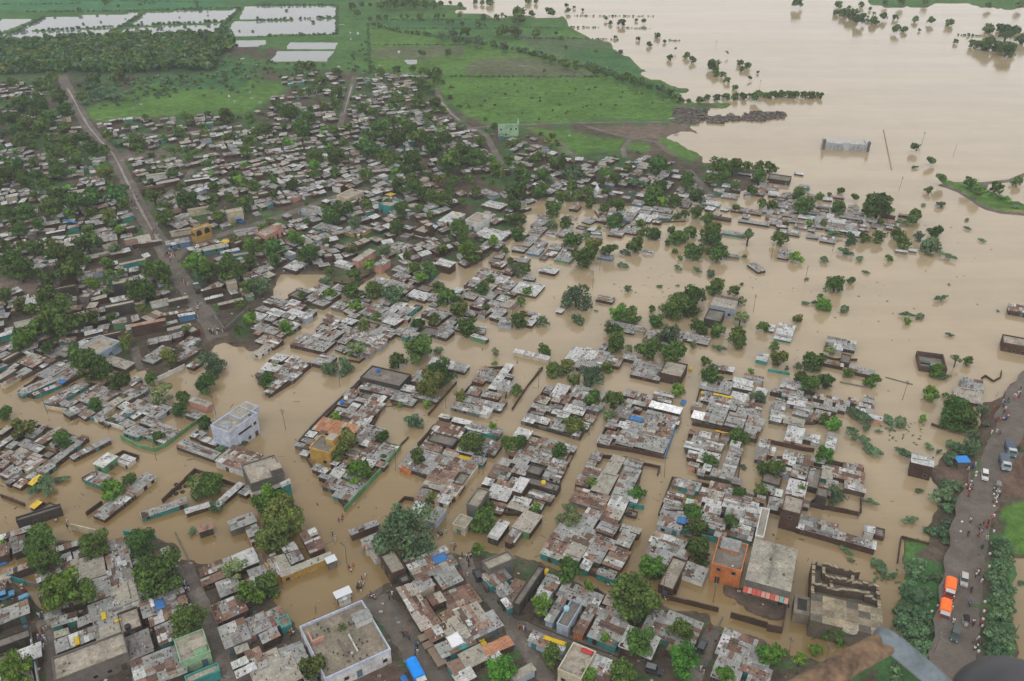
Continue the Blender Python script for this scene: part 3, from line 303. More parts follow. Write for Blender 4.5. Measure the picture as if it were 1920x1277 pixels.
1: "720 45 60 d|790 35 45 d|855 35 30 d|850 140 40 d|920 127 40 d|970 127 35 d|1085 125 30 d|1135 120 30 d|1225 120 50 d|1355 120 45 d|1405 118 30 d|1525 115 40 d|1435 165 40 d|1465 160 40 d|1545 180 40 d|1665 180 50 d|1715 190 25 d|1565 240 75 d|1840 230 90 d|1700 125 40 d|1800 125 40 d|1840 110 30 d|1870 125 25 d|1455 20 30 d|1530 35 40 d|1640 15 40 d|1690 20 40 d|1750 15 60 d|1240 395 60 f|1440 395 60 d|1380 270 60 u|1480 255 80 u|760 95 50 d|1500 290 70 u|1580 300 80 u|1660 310 90 u|1770 330 60 d|1860 350 80 u|930 40 60 d|990 35 70 d|1050 30 80 d|1120 20 90 d|1190 25 80 d|1260 30 70 d|1340 40 60 d|1380 30 50 d|320 500 90 d|405 500 90 d|870 510 50 d|600 540 70 d|1050 525 70 d|1170 515 60 d|1240 530 60 d|1290 540 60 d|1350 550 90 d|1340 580 80 d|930 540 70 d|1230 620 100 d|1300 660 80 d|490 605 90 d|290 660 60 d|340 700 60 d|600 690 100 d|460 670 80 d|600 770 90 d|170 800 90 d|250 830 130 d|390 880 110 d|500 790 70 o|790 810 80 d|880 840 80 d|1080 740 80 d|1230 740 100 d|1340 780 110 d|1300 870 60 d|75 960 100 d|350 950 140 d|330 1000 60 d|590 980 90 d|1030 910 90 d|1135 930 90 d|920 970 140 d|1040 1030 150 d|1220 1030 120 d|1410 1030 110 d|1320 1110 140 d|850 1110 160 f|430 1170 130 d|600 1170 140 d|980 1190 150 d|1150 1210 160 d|1450 1200 180 d|1540 1150 140 d|1650 1180 140 d|1690 1060 80 d|1890 1200 90 d|1800 1260 100 d|1790 935 40 d|110 1110 100 s|1910 970 60 d",
0: "160 770 120 d|290 790 130 d|280 850 100 d|440 730 120 d|370 880 120 d|500 830 120 d|480 950 90 d|80 900 150 d|190 930 130 d|300 940 120 d|120 980 120 d|500 1060 130 d|620 1040 120 d|390 1120 110 d|510 1120 90 b|580 1200 110 d|690 1110 110 d|780 1130 90 d|420 1240 100 d|360 1030 80 d|160 1040 120 d|230 1080 70 d|120 1250 130 d|250 1220 80 d|1090 885 60 d|1410 880 70 d|1680 870 110 d|950 940 60 d|1020 1060 120 d|800 1010 90 d|610 720 80 d|660 640 120 s|780 700 150 s|860 730 130 s|700 590 100 d|850 600 80 d|880 550 100 d|1870 1050 90 d|1840 1130 90 d|640 770 80 s|900 1070 120 s|270 720 70 d|390 590 100 d|300 640 100 d|100 620 80 d|590 70 30 d|885 45 25 d|1050 35 30 d|790 15 50 d",
}

WALLS = [  # colour, height, sheet, points
('n', 1.7, 9, "660 1240 920 960 1080 770"), ('b', 1.2, 9, "1040 1277 1070 1200 1110 1160 1180 1170"), ('n', 1.3, 8, "900 700 1030 770 1160 800 1240 760 1370 660 1480 580"),
('C', 1.2, 8, "340 480 520 510"), ('t', 1.2, 8, "522 512 700 572"), ('W', 1.3, 8, "704 574 760 590 930 640"), ('W', 1.6, 8, "1170 270 1380 170"), ('b', 1.4, 8, "1210 1180 1460 950 1640 1020 1760 1060"),
('b', 1.2, 8, "0 1140 180 1210"), ('b', 1.2, 8, "300 1190 450 1265"), ('b', 1.3, 8, "640 1277 760 1190"), ('b', 1.1, 8, "610 1020 700 970"), ('b', 1.0, 8, "860 850 920 815 1035 855 940 935"),
('b', 1.3, 9, "90 400 240 310 410 170"), ('b', 0.8, 9, "620 120 770 150 880 70"), ('G', 1.1, 9, "300 760 420 620 540 500 780 280"), ('b', 0.7, 9, "1080 770 1140 710"), ('b', 0.9, 9, "1290 540 1500 300"), ('b', 1.0, 9, "1210 760 1340 620"),
('t', 1.4, 9, "1660 920 1745 800"), ('t', 1.3, 9, "1790 720 1840 655"), ('C', 1.6, 9, "1490 1160 1660 930"), ('o', 1.5, 9, "1075 940 1160 975"),
('b', 0.8, 10, "130 310 220 190"), ('G', 1.1, 10, "70 600 290 650 500 720 680 480"), ('b', 1.0, 10, "230 370 150 480 70 600"), ('b', 1.5, 10, "640 760 900 800 1140 850"), ('B', 1.6, 10, "1145 850 1222 630"), ('b', 1.1, 10, "985 905 1110 930 1090 985"),
('b', 1.2, 10, "470 1110 600 840 850 865"), ('b', 1.4, 10, "1350 600 1620 650 1830 710"), ('b', 1.0, 10, "330 1050 430 910"), ('t', 1.5, 10, "880 1210 990 1230"),
('b', 1.5, 11, "0 730 130 760 270 790 350 800"), ('b', 1.4, 11, "480 890 720 945"), ('b', 1.2, 11, "700 1140 700 1265"), ('b', 1.4, 11, "270 1200 440 1230 690 1277"), ('b', 0.8, 11, "1600 270 1630 250 1690 290 1745 260 1750 215"),
('b', 0.9, 11, "1225 610 1310 640"), ('G', 0.4, 11, "540 300 740 340"), ('G', 0.3, 11, "880 265 1085 320"), ('t', 1.0, 11, "0 205 165 235"),
('t', 1.7, 12, "45 480 190 525"), ('G', 1.7, 12, "194 526 330 560"), ('t', 1.5, 12, "920 150 1160 180"), ('C', 2.0, 12, "525 100 715 145"), ('W', 1.6, 12, "215 880 280 1277"), ('G', 0.3, 12, "1310 160 1400 340 1560 700 1640 880 1720 1130"),
('b', 1.5, 14, "1120 620 1400 690 1550 727"), ('b', 1.8, 14, "1640 760 1916 840"), ('t', 2.0, 14, "640 470 780 515"), ('b', 1.6, 14, "780 515 880 300"), ('l', 1.7, 14, "1095 102 1238 135"), ('t', 1.7, 14, "1242 128 1340 155"), ('t', 1.7, 14, "1420 180 1600 215"),
('G', 0.3, 14, "1580 790 1340 1277"), ('b', 1.1, 15, "1000 190 975 375"), ('b', 1.0, 15, "1004 191 1210 235"), ('b', 2.2, 15, "0 850 110 870 170 590"), ('G', 1.6, 4, "1590 1060 1680 1180 1860 1010"),
('b', 1.2, 5, "580 830 690 850 880 750"), ('b', 1.1, 5, "300 980 500 1010"), ('n', 1.2, 5, "660 970 760 980"), ('t', 1.3, 5, "1150 1080 1235 1010"), ('b', 0.8, 6, "620 300 690 395 950 385"), ('b', 0.6, 6, "700 390 1300 375"), ('b', 1.0, 8, "130 380 250 410 430 330"),
('b', 0.9, 9, "1640 300 1720 180"), ('b', 0.9, 10, "0 500 120 320 230 190"), ('b', 0.9, 11, "400 100 500 125 670 130"),
]

CROWDS = [  # sheet, x, y, half width, half depth, count, where
(11, 1750, 550, 90, 60, 14, "on the embankment road beside the huge dark tree"), (11, 1780, 430, 80, 40, 10, "on the road bend by the water's edge"), (11, 1880, 390, 15, 60, 6, "at the far end of the asphalt road"), (11, 1700, 690, 40, 20, 4, "on the verge behind the white jeep"),
(11, 1500, 1120, 30, 60, 9, "on the road verge below the blue roadside stall"), (11, 1700, 1180, 30, 70, 8, "on the far verge across from the roadside stall"), (11, 1530, 960, 40, 30, 5, "beside the blue roof of the roadside stall"),
(15, 1640, 100, 60, 50, 8, "by the motorcycles on the upper asphalt road"), (15, 1610, 200, 40, 30, 6, "at the road edge above the orange lorries"), (15, 1600, 290, 20, 20, 2, "at the kerb stones beside the green verge"), (15, 1590, 500, 50, 60, 6, "on the road edge across from the orange lorries"),
(15, 1540, 870, 50, 20, 5, "in the group beside the black auto rickshaw"), (15, 1560, 1020, 40, 50, 6, "at the road edge below the auto rickshaws"),
(15, 1380, 700, 12, 60, 3, "walking alongside the orange lorries"),
(13, 800, 560, 50, 70, 14, "at the edge of the flooded main street"), (13, 870, 660, 40, 20, 8, "in the line closing off the dry main street"), (13, 610, 190, 40, 60, 6, "wading in the flooded main street"), (13, 640, 80, 20, 40, 3, "wading far up the flooded main street"),
(13, 1400, 190, 80, 30, 8, "wading in shallow water behind the big spreading tree"), (13, 1470, 290, 30, 30, 5, "by the corner of the blue tarpaulin roof"), (13, 1590, 370, 60, 60, 12, "crowding the lane beside the beige flat roof"), (13, 1380, 540, 30, 40, 8, "sitting in the brown courtyard"),
(13, 1530, 500, 60, 40, 8, "in the lane behind the long rusty sheds"), (13, 1000, 640, 20, 60, 4, "under the brown corner tower"), (13, 1120, 930, 30, 40, 3, "crossing the dry main street"), (13, 1190, 1080, 20, 70, 3, "on the dry street behind the blue tarped lorry"), (13, 720, 430, 30, 50, 3, "standing knee deep before the dry street"), (13, 250, 930, 40, 40, 6, "in the yard beside the white walled terrace"),
(12, 340, 950, 50, 60, 14, "in the muddy lane beside the grey barrack roofs"), (12, 300, 1060, 60, 50, 10, "in the muddy lane below the barrack roofs"), (12, 310, 830, 30, 60, 6, "in the wet lane above the barrack roofs"), (12, 60, 570, 30, 20, 4, "wading by the bent teal compound wall"), (12, 180, 600, 20, 20, 3, "beside the blue cart in the water"),
(12, 1390, 580, 60, 30, 8, "at the dry lane's mouth under the big tree"), (12, 430, 40, 40, 60, 8, "by the roofless brown house in the water"), (12, 510, 100, 15, 50, 2, "wading past the cream walled row house"),
(14, 720, 570, 60, 20, 4, "wading behind the broad round tree"), (14, 1140, 690, 40, 20, 4, "wading along the spiked brick wall"), (14, 1470, 890, 15, 20, 2, "at the corner of the pale kerb line"), (14, 70, 900, 40, 30, 6, "in the lane before the pale blue shop fronts"), (14, 1440, 1200, 40, 40, 4, "on the mud lane beside the pale kerb"),
(4, 1290, 640, 80, 60, 20, "crowding the market crossing on the long dirt street"), (4, 1390, 860, 40, 40, 5, "walking beside the lorries parked on the dirt street"), (4, 1600, 1220, 110, 25, 18, "gathered where the dirt street meets the flood"), (4, 1480, 1050, 30, 60, 5, "walking down the dirt street towards the flood"), (4, 1010, 220, 40, 100, 12, "far up the long dirt street"), (4, 1180, 500, 40, 100, 8, "along the middle of the long dirt street"),
]
POLES = [(8, 355, 540), (8, 810, 660), (8, 1170, 890), (9, 630, 345), (9, 222, 660), (9, 1045, 965), (9, 1422, 500), (9, 1668, 990), (10, 197, 350), (10, 577, 700), (10, 1140, 1020), (6, 603, 880), (6, 1805, 1060), (6, 655, 745), (7, 275, 840), (7, 22, 665), (7, 482, 600), (7, 980, 150), (11, 1005, 440), (8, 1615, 545), (14, 1505, 690), (14, 1125, 640), (15, 668, 60), (15, 1225, 1100), (15, 1800, 1040), (15, 410, 1190), (15, 150, 1130), (2, 1850, 680), (2, 1525, 375), (3, 1150, 1080), (3, 1385, 1170), (13, 680, 400), (9, 1700, 1000)]
TARPS = [(10, 930, 575, 4.0, 2.2, 'U'), (10, 1283, 455, 1.4, 2.8, 'U'), (12, 5, 390, 2.2, 3.0, 'U'), (12, 1195, 700, 3.2, 2.0, 'U'), (13, 1375, 355, 2.6, 3.4, 'U'), (14, 1275, 72, 2.3, 2.4, 'U'), (8, 465, 298, 2.6, 2.0, 'U'), 
 (12, 775, 785, 2.4, 1.0, 'Y'), (12, 575, 972, 2.6, 1.0, 'Y'), (12, 880, 820, .8, 1.5, 'Y'), (10, 1580, 405, 6.0, 1.0, 'Y'), (10, 1570, 677, 4.0, .8, 'Y'), (10, 1350, 1182, 4.4, .9, 'Y'), (10, 1450, 1212, 2.2, .8, 'Y'), (14, 320, 972, 5.0, 1.2, 'Y'), (14, 255, 455, 1.0, 2.2, 'Y'), (13, 1700, 985, 2.6, 1.4, 'Y'),
 (13, 1490, 965, 3.4, 3.0, 'N'), (12, 1135, 685, 3.0, .9, 'N'), (14, 565, 1050, 2.6, 1.4, 'R'), (13, 1370, 560, 1.6, 1.0, 'R'), (5, 1330, 400, 3.0, 2.0, 'U'), (4, 1800, 380, 3.5, 1.6, 'U'), (4, 520, 375, 8, 1.6, 'U'), (4, 1010, 430, 3, 2, 'U'), (5, 1500, 320, 1.8, 1.6, 'Y'), (4, 1690, 525, 4, 3, 'Y'), (13, 1110, 1255, 2, 1.5, 'U')]
TANKS = [(12, 960, 885, 'k'), (13, 530, 1148, 'k'), (13, 620, 805, 'k'), (9, 915, 228, 'U'), (9, 645, 468, 'U'), (10, 235, 1070, 'Y'), (10, 1335, 215, 'Y'), (14, 408, 748, 'l'), (9, 675, 437, 'W'), (6, 635, 170, 'W'), (10, 1425, 400, 'Y')]
# ---------------------------------------------------------------- terrain
FLOOD = pts("815 -40 818 5 870 9 882 18 850 24 900 25 938 20 908 28 925 33 960 30 1030 30 1062 30 1066 42 1072 53 1095 63 1112 72 1145 76 1152 90 1168 99 1182 106 1205 125 1226 135 1190 138 1242 151 1270 158 1297 170 1272 180 1278 191 1300 190 1330 193 1345 192 1335 206 1322 215 1350 218 1372 208 1385 219 1400 213 1420 207 1455 207 1485 218 1465 225 1440 224 1428 232 1400 228 1340 232 1320 230 1293 238 1300 243 1318 250 1310 252 1285 248 1262 252 1254 260 1272 265 1285 278 1300 282 1320 290 1323 298 1312 304 1400 312 1440 328 1425 345 1400 358 1375 362 1350 370 1340 372 1300 364 1270 360 1240 375 1180 388 1120 385 1085 380 1060 378 1022 372 993 377 985 395 975 420 958 442 950 452 935 467 905 490 880 500 850 493 835 507 815 530 780 545 740 530 712 510 700 520 685 530 640 550 620 568 608 545 606 512 575 515 522 518 517 562 555 555 585 555 600 576 575 592 540 615 505 645 470 662 440 650 425 644 412 648 400 658 345 692 300 706 275 700 258 690 235 692 180 694 120 686 60 694 35 700 -60 735 -900 900 -900 1000 -60 1095 0 1088 30 1096 60 1118 80 1150 92 1150 82 1112 72 1085 105 1012 240 1012 300 1010 332 1022 342 1050 360 1048 372 1058 430 1060 470 1085 500 1110 515 1126 540 1160 560 1186 610 1172 650 1160 676 1150 692 1132 702 1107 720 1097 738 1086 742 1062 760 1047 800 1032 845 1032 870 1042 885 1030 960 1038 985 1046 1020 1058 1100 1102 1140 1112 1230 1117 1250 1142 1330 1152 1345 1170 1390 1184 1430 1198 1450 1215 1500 1228 1560 1242 1640 1216 1668 1184 1678 1146 1690 1098 1700 1083 1688 1053 1693 1006 1743 1016 1733 996 1748 972 1758 957 1760 922 1740 890 1745 878 1760 870 1766 855 1775 840 1812 834 1816 816 1832 800 1840 780 1836 762 1842 750 1866 748 1882 738 1902 716 1922 702 2100 620 3400 560 3400 -40")
FARBANK = pts("1630 -40 1628 8 1665 14 1740 16 1752 9 1815 10 1850 17 1925 18 3400 30 3400 -40")
FARBANK2 = pts("1000 -40 1005 -8 1450 -6 1640 -14 1700 -40")
ISLAND = pts("1754 331 1773 334 1800 342 1830 338 1850 340 1845 352 1870 362 1925 384 2100 430 2100 460 1925 402 1870 398 1846 390 1826 376 1800 360 1776 350 1762 343")
ISLAND2 = pts("1336 199 1348 192 1362 192 1378 195 1372 200 1350 207 1338 204")
ISLAND_TRACK = pts("1843 352 1846 342 1870 341 1896 338 1910 332 1912 336 1898 342 1872 346 1850 346")
COMPOUND = pts("1345 1088 1380 1095 1478 1110 1476 1160 1470 1168 1425 1156 1390 1144 1376 1125 1350 1112")
PUDDLE = pts("1906 1050 2100 1050 2100 1400 1935 1330 1908 1240 1900 1140")
EMBANK = pts("1980 690 1928 710 1905 740 1872 762 1852 790 1830 830 1812 900 1800 960 1784 1080 1768 1160 1755 1240 1740 1340 1915 1340 1897 1190 1888 1080 1892 960 1912 880 1950 780 2010 700")
PONDS = [pts("0 145 270 140 0 245", 0), pts("130 237 330 132 1035 100 890 200", 0), pts("-80 330 0 270 95 244 850 212 760 292 330 300 150 335", 0), pts("980 190 1090 96 1785 70 1720 160", 0), pts("850 296 930 212 1665 180 1600 262 1300 285", 0),
         pts("447 38 458 14 634 10 634 33"), pts("426 68 437 42 633 35 632 63"), pts("218 372 255 315 610 315 585 370", 1), pts("95 460 170 380 583 378 535 455", 1), pts("1760 360 1772 305 1990 296 1985 340", 0),
         pts("1105 452 1200 450 1212 475 1140 485", 1)]
GREEN1, GREEN2, GREEN3 = (.084, .162, .036), (.066, .140, .038), (.054, .126, .044)
MUD, TAN, PLOUGH = (.088, .070, .052), (.24, .19, .15), (.108, .122, .066)
ZONES = [
 (GREEN2, pts("-1200 -300 -1200 100 0 86 420 75 640 110 690 130 830 150 900 230 1300 230 1330 150 1000 -40 1000 -300")),
 (GREEN3, pts("-1200 -300 -1200 30 0 30 640 5 700 8 700 -300")),
 ((.055, .16, .065), pts("-300 -20 -300 24 150 20 430 12 380 -20")),
 ((.045, .075, .035), pts("-1200 70 -1200 145 0 142 100 140 190 142 280 138 400 138 440 70 430 62 110 78 0 86")),
 (GREEN1, pts("688 45 760 25 830 14 900 30 1040 30 1070 60 1130 76 1290 175 1270 215 1255 222 980 228 905 228 870 215 840 190 820 160 700 130 690 90")),
 (GREEN2, pts("690 15 820 15 1040 32 1060 55 1010 80 860 75 690 40")),
 (GREEN3, pts("700 40 900 36 940 48 900 56 740 50")),
 (PLOUGH, pts("695 90 868 85 872 100 790 112 697 108")), (PLOUGH, pts("868 136 880 120 905 110 960 108 1000 108 1120 140 1080 146 960 144")),
 ((.085, .125, .06), pts("960 60 1130 76 1190 105 1100 120 1000 90")),
 (GREEN3, pts("1050 95 1150 92 1225 135 1190 140 1290 172 1270 182 1150 150")),
 (GREEN1, pts("160 205 180 228 300 217 400 213 470 208 500 190 540 165 520 150 480 155 425 105 400 135 250 165")),
 (GREEN3, pts("250 150 400 138 425 105 470 120 460 165 330 170")),
 (GREEN2, pts("430 112 630 118 690 60 690 130 640 135 480 128")),
 (GREEN1, pts("985 240 1060 245 1170 262 1160 285 1060 290 1040 270")), (GREEN1, pts("1172 268 1215 268 1222 284 1175 280")), (GREEN1, pts("1235 258 1262 258 1290 280 1320 292 1322 298 1290 300 1250 285")),
 ((.15, .115, .09), pts("1100 236 1290 232 1300 250 1260 256 1235 262 1180 258")),
 ((.10, .085, .075), pts("1262 202 1300 200 1330 215 1380 222 1420 208 1480 214 1460 224 1400 230 1290 230 1262 216")),
 (GREEN1, ISLAND), (GREEN1, ISLAND2), (GREEN2, FARBANK), (GREEN3, FARBANK2),
 ((.34, .24, .13), ISLAND_TRACK), ((.34, .24, .13), pts("1776 352 1800 358 1846 386 1870 394 1925 399 1925 404 1868 399 1840 390 1795 362")),
 ((.145, .115, .10), pts("222 287 300 280 330 278 350 298 230 302")), (GREEN1, pts("320 276 372 276 388 292 348 296")),
 ((.16, .12, .10), pts("0 520 80 515 85 555 0 545")), ((.13, .10, .085), pts("330 445 420 440 360 470 340 470")),
 ((.13, .11, .06), pts("600 525 700 505 640 545")),
 (GREEN1, pts("1877 950 1930 940 1930 1040 1905 1040 1880 1000")), (GREEN2, pts("1693 1006 1740 1015 1738 1025 1700 1050 1690 1050")),
 ((.115, .075, .055), pts("1860 850 1930 800 1930 930 1885 930")), (GREEN3, pts("1860 1010 1880 1000 1908 1060 1900 1140 1905 1290 1845 1290")), (GREEN3, pts("1700 1040 1770 1060 1750 1200 1735 1300 1640 1280 1670 1200 1695 1100")),
 ((.12, .085, .065), pts("1740 870 1760 860 1800 840 1836 800 1842 752 1925 705 1985 690 1905 745 1860 790 1830 860 1810 930 1790 920")),
 ((.095, .07, .055), COMPOUND), ((.125, .075, .06), pts("790 1080 860 1060 880 1080 875 1110 830 1120 800 1110")), ((.115, .08, .065), pts("650 1277 740 1240 830 1330 640 1340")),
]
gx = np.concatenate([np.arange(-1500, -60, 60), np.arange(-60, 1980, 4), np.arange(1980, 3420, 60)]).astype(float)
gy = np.concatenate([np.array([-314, -310, -304, -296, -286, -272, -255, -235, -210, -180, -150, -120, -95, -70, -50, -36]), np.arange(-26, 1310, 4), np.arange(1310, 2100, 60)]).astype(float)
GX, GY = np.meshgrid(gx, gy)
W0 = 2.5 + np.clip((GY + 317) / 1447, 0, 1) * 5
warp = lambda s, k, a: (vnoise(GX / s, GY / (s * .6), k) + .5 * vnoise(GX / s * 2.3, GY / s * 3.5, k + 9)) * a
WX = GX + warp(24, 1, 1) * W0; WY = GY + warp(24, 5, .45) * W0
def blur(a, n):
    for _ in range(n):
        p = np.pad(a, 1, mode='edge'); a = (p[:-2, 1:-1] + p[2:, 1:-1] + p[1:-1, :-2] + p[1:-1, 2:] + 4 * p[1:-1, 1:-1]) / 8
    return a
wet = inside(FLOOD, WX, WY)
for d in (FARBANK, FARBANK2, ISLAND, ISLAND2, COMPOUND): wet &= ~inside(d, WX, WY)
wet |= inside(PUDDLE, WX, WY)
H = np.where(wet, -1.3, .5)
H = blur(H, 2)
H = H + 1.9 * blur(inside(EMBANK, WX, WY).astype(float), 5)
for q in PONDS: H = np.where(blur(inside(q, GX + warp(8, 3, 1) * 1.0, GY).astype(float), 1) > .35, -.4, H)
H = H + .12 * vnoise(GX / 14, GY / 8, 3) * (H > -.6)
col = np.empty(GX.shape + (3,)); col[:] = MUD
green_in_town = np.clip(blur(vnoise(GX / 46, GY / 24, 21) + .6 * vnoise(GX / 17, GY / 9, 22), 1) * 2.4 - .02 + np.clip((440 - GY) / 250, -.6, 1.0), 0, 1)[..., None]
col = col * (1 - green_in_town * .85) + np.array((.058, .112, .040)) * green_in_town * .85
for c_, poly in ZONES:
    mk = blur(inside(poly, WX, WY).astype(float), 1)[..., None]
    col = col * (1 - mk) + np.array(c_) * mk
shore = np.clip(1 - np.abs(H + .05) / .5, 0, 1)[..., None] * .55
col = col * (1 - shore) + np.array((.17, .125, .085)) * shore
uu = (GX - IW / 2) / FPX; vv = (GY - IH / 2) / FPX
tt = (CAM_H - H) / (sin(TH) + vv * cos(TH))
V = np.stack([uu * tt, (cos(TH) - vv * sin(TH)) * tt, H], -1).reshape(-1, 3)
nr, nc = GX.shape; idx = np.arange(nr * nc).reshape(nr, nc)
F = np.stack([idx[1:, :-1], idx[1:, 1:], idx[:-1, 1:], idx[:-1, :-1]], -1).reshape(-1, 4)
fc = col[:-1, :-1].reshape(-1, 3)
ground = link('ground', np_mesh('ground', V, F, None, M['ground'], True)); ground['kind'] = 'structure'
ca = ground.data.attributes.new('Col', 'FLOAT_COLOR', 'POINT'); arr = np.ones((len(V), 4), np.float32); arr[:, :3] = col.reshape(-1, 3); ca.data.foreach_set('color', arr.ravel())
ground.data.polygons.foreach_set('use_smooth', [True] * len(ground.data.polygons))
def height(x, y):
    j = int(np.clip(np.searchsorted(gx, x), 1, nc - 1)); i = int(np.clip(np.searchsorted(gy, y), 1, nr - 1))
    tx = min(1, max(0, (x - gx[j - 1]) / (gx[j] - gx[j - 1]))); ty = min(1, max(0, (y - gy[i - 1]) / (gy[i] - gy[i - 1])))
    return float((H[i - 1, j - 1] * (1 - tx) + H[i - 1, j] * tx) * (1 - ty) + (H[i, j - 1] * (1 - tx) + H[i, j] * tx) * ty)
def base_z(x, y): return max(0.0, height(x, y))            # dry ground, or the water line where it is flooded
def flooded(x, y): return height(x, y) < 0.0
def plot(x, y): return at(x, y, base_z(x, y))

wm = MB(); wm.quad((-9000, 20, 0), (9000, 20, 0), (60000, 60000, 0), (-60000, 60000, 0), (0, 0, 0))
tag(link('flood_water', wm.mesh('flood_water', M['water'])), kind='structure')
far = MB(); far.quad((-9000, 20, -2.2), (9000, 20, -2.2), (80000, 80000, -2.2), (-80000, 80000, -2.2), GREEN3)
tag(link('terrain', far.mesh('terrain', M['ground'])), kind='structure')
for q in PONDS:
    z = .12; cx = sum(p[0] for p in q) / len(q); cy = sum(p[1] for p in q) / len(q)
    P = [at(cx + (p[0] - cx) * 1.03, cy + (p[1] - cy) * 1.06, z) for p in q]
    me = bpy.data.meshes.new('pond_water'); me.from_pydata([tuple(p) for p in P], [], [tuple(range(len(P)))]); me.materials.append(M['pond'])
    if me.polygons[0].normal.z < 0: me.flip_normals()
    tag(link('pond_water', me), kind='structure')

ROADS = [  # name, material, width in metres, course
 ('asphalt_road', 'asphalt', 10.0, pts("1985 672 1950 705 1925 735 1903 785 1880 838 1856 900 1831 960 1822 1020 1812 1082 1804 1145 1796 1207 1788 1277 1780 1345")),
 ('dirt_road', 'dirt', 9.5, pts("116 141 122 158 135 182 150 212 167 242 188 266 210 286 222 308 235 335 250 368 265 400 282 428 300 455 315 482 330 510 350 538 370 565 392 600 410 634")),
 ('street', 'asphalt', 8.5, pts("696 1112 706 1122 720 1140 740 1164 760 1190 780 1217 800 1245 820 1272 842 1302")),
 ('street', 'dirt', 5.0, pts("665 143 658 166 650 190 643 214 637 238")), ('path', 'dirt', 5.0, pts("817 165 823 180 830 195 845 212 860 225 880 240 900 246 911 253 920 270 932 292 945 318")),
 ('path', 'dirt', 4.0, pts("884 240 960 234 1030 232 1100 230 1180 229 1250 228 1300 229")), ('path', 'dirt', 5.0, pts("1100 236 1140 248 1178 258 1210 262 1235 268 1250 282 1270 292")),
 ('path', 'dirt', 4.0, pts("1045 262 1062 280 1080 296")), ('path', 'dirt', 4.0, pts("1180 262 1168 280 1172 296")), ('street', 'dirt', 5.0, pts("1290 318 1310 340 1330 360 1340 370")),
 ('lane', 'dirt', 5.0, pts("346 1060 360 1092 375 1130 392 1168 410 1210 424 1245 436 1290")), ('lane', 'dirt', 4.0, pts("250 652 258 675 266 694")),
 ('street', 'dirt', 6.0, pts("322 492 345 466 380 450 425 437 480 420 540 400 620 372 690 352")), ('street', 'dirt', 5.0, pts("272 398 284 386 300 372 330 355 350 335 362 318")),
 ('lane', 'dirt', 4.5, pts("872 1046 880 1070 888 1088 920 1120 938 1144 955 1170 970 1194 985 1215 1008 1246 1034 1285")), ('lane', 'dirt', 3.2, pts("962 1168 1000 1176 1070 1197 1115 1214 1160 1232")),
 ('lane', 'dirt', 4.5, pts("1338 1182 1322 1220 1308 1250 1294 1290")), ('lane', 'dirt', 5.0, pts("84 1160 92 1200 100 1240 108 1290")), ('path', 'dirt', 4.0, pts("1762 346 1776 350 1800 359 1824 374 1846 388 1870 396 1900 400 1935 403")), ('path', 'dirt', 4.0, pts("1843 354 1848 343 1870 341 1896 338 1912 331 1925 326")),
 ('wet_track', 'clay', 2.0, pts("126 165 138 186 152 214 168 240 189 265 211 287 223 309 236 336 252 369 268 401 284 429 298 452")), ('wet_track', 'clay', 1.6, pts("660 160 652 188 645 212")), ('wet_track', 'clay', 2.0, pts("826 190 846 213 861 226")),
 ('lane', 'dirt', 4.0, pts("250 250 320 255 400 240 450 230")),
]
road_lines = []
for nm, mt_, wd, line in ROADS:
    P = []
    for (x1, y1), (x2, y2) in zip(line[:-1], line[1:]):
        for k in range(4): P.append((x1 + (x2 - x1) * k / 4, y1 + (y2 - y1) * k / 4))
    P.append(line[-1]); Wp = [at(x, y, max(.12, height(x, y)) + (.03 if mt_ != 'clay' else .10)) for x, y in P]
    road_lines.append(([(p.x, p.y) for p in Wp], wd))
    mb = MB(); n = len(Wp)
    for i, p in enumerate(Wp):
        d = (Wp[min(i + 1, n - 1)] - Wp[max(i - 1, 0)]); d.z = 0; d.normalize(); nx, ny = -d.y, d.x
        for k in range(7):
            s = (k - 3) / 3 * wd / 2 * ((.5 + .6 * abs(math.sin(i * .83) * math.sin(i * .37 + 1))) if mt_ == 'clay' else 1) * (1 + (.10 * math.sin(i * 1.7 + k) if k in (0, 6) else 0))
            zz = p.z + .07 * (1 - ((k - 3) / 3) ** 2) + (-.45 if k in (0, 6) else .06)
            mb.v.append((p.x + nx * s, p.y + ny * s, zz))
    for i in range(n - 1):
        for k in range(6): mb.f.append((i * 7 + k, i * 7 + k + 1, (i + 1) * 7 + k + 1, (i + 1) * 7 + k)); mb.c.append((.1, .1, .1))
    me = mb.mesh(nm, M[mt_], True)
    if me.polygons[0].normal.z < 0: me.flip_normals()
    tag(link(nm, me), kind='structure')
def near_road(p, extra=1.0): return any(seg_d(p[0], p[1], ln) < wd / 2 + extra for ln, wd in road_lines)

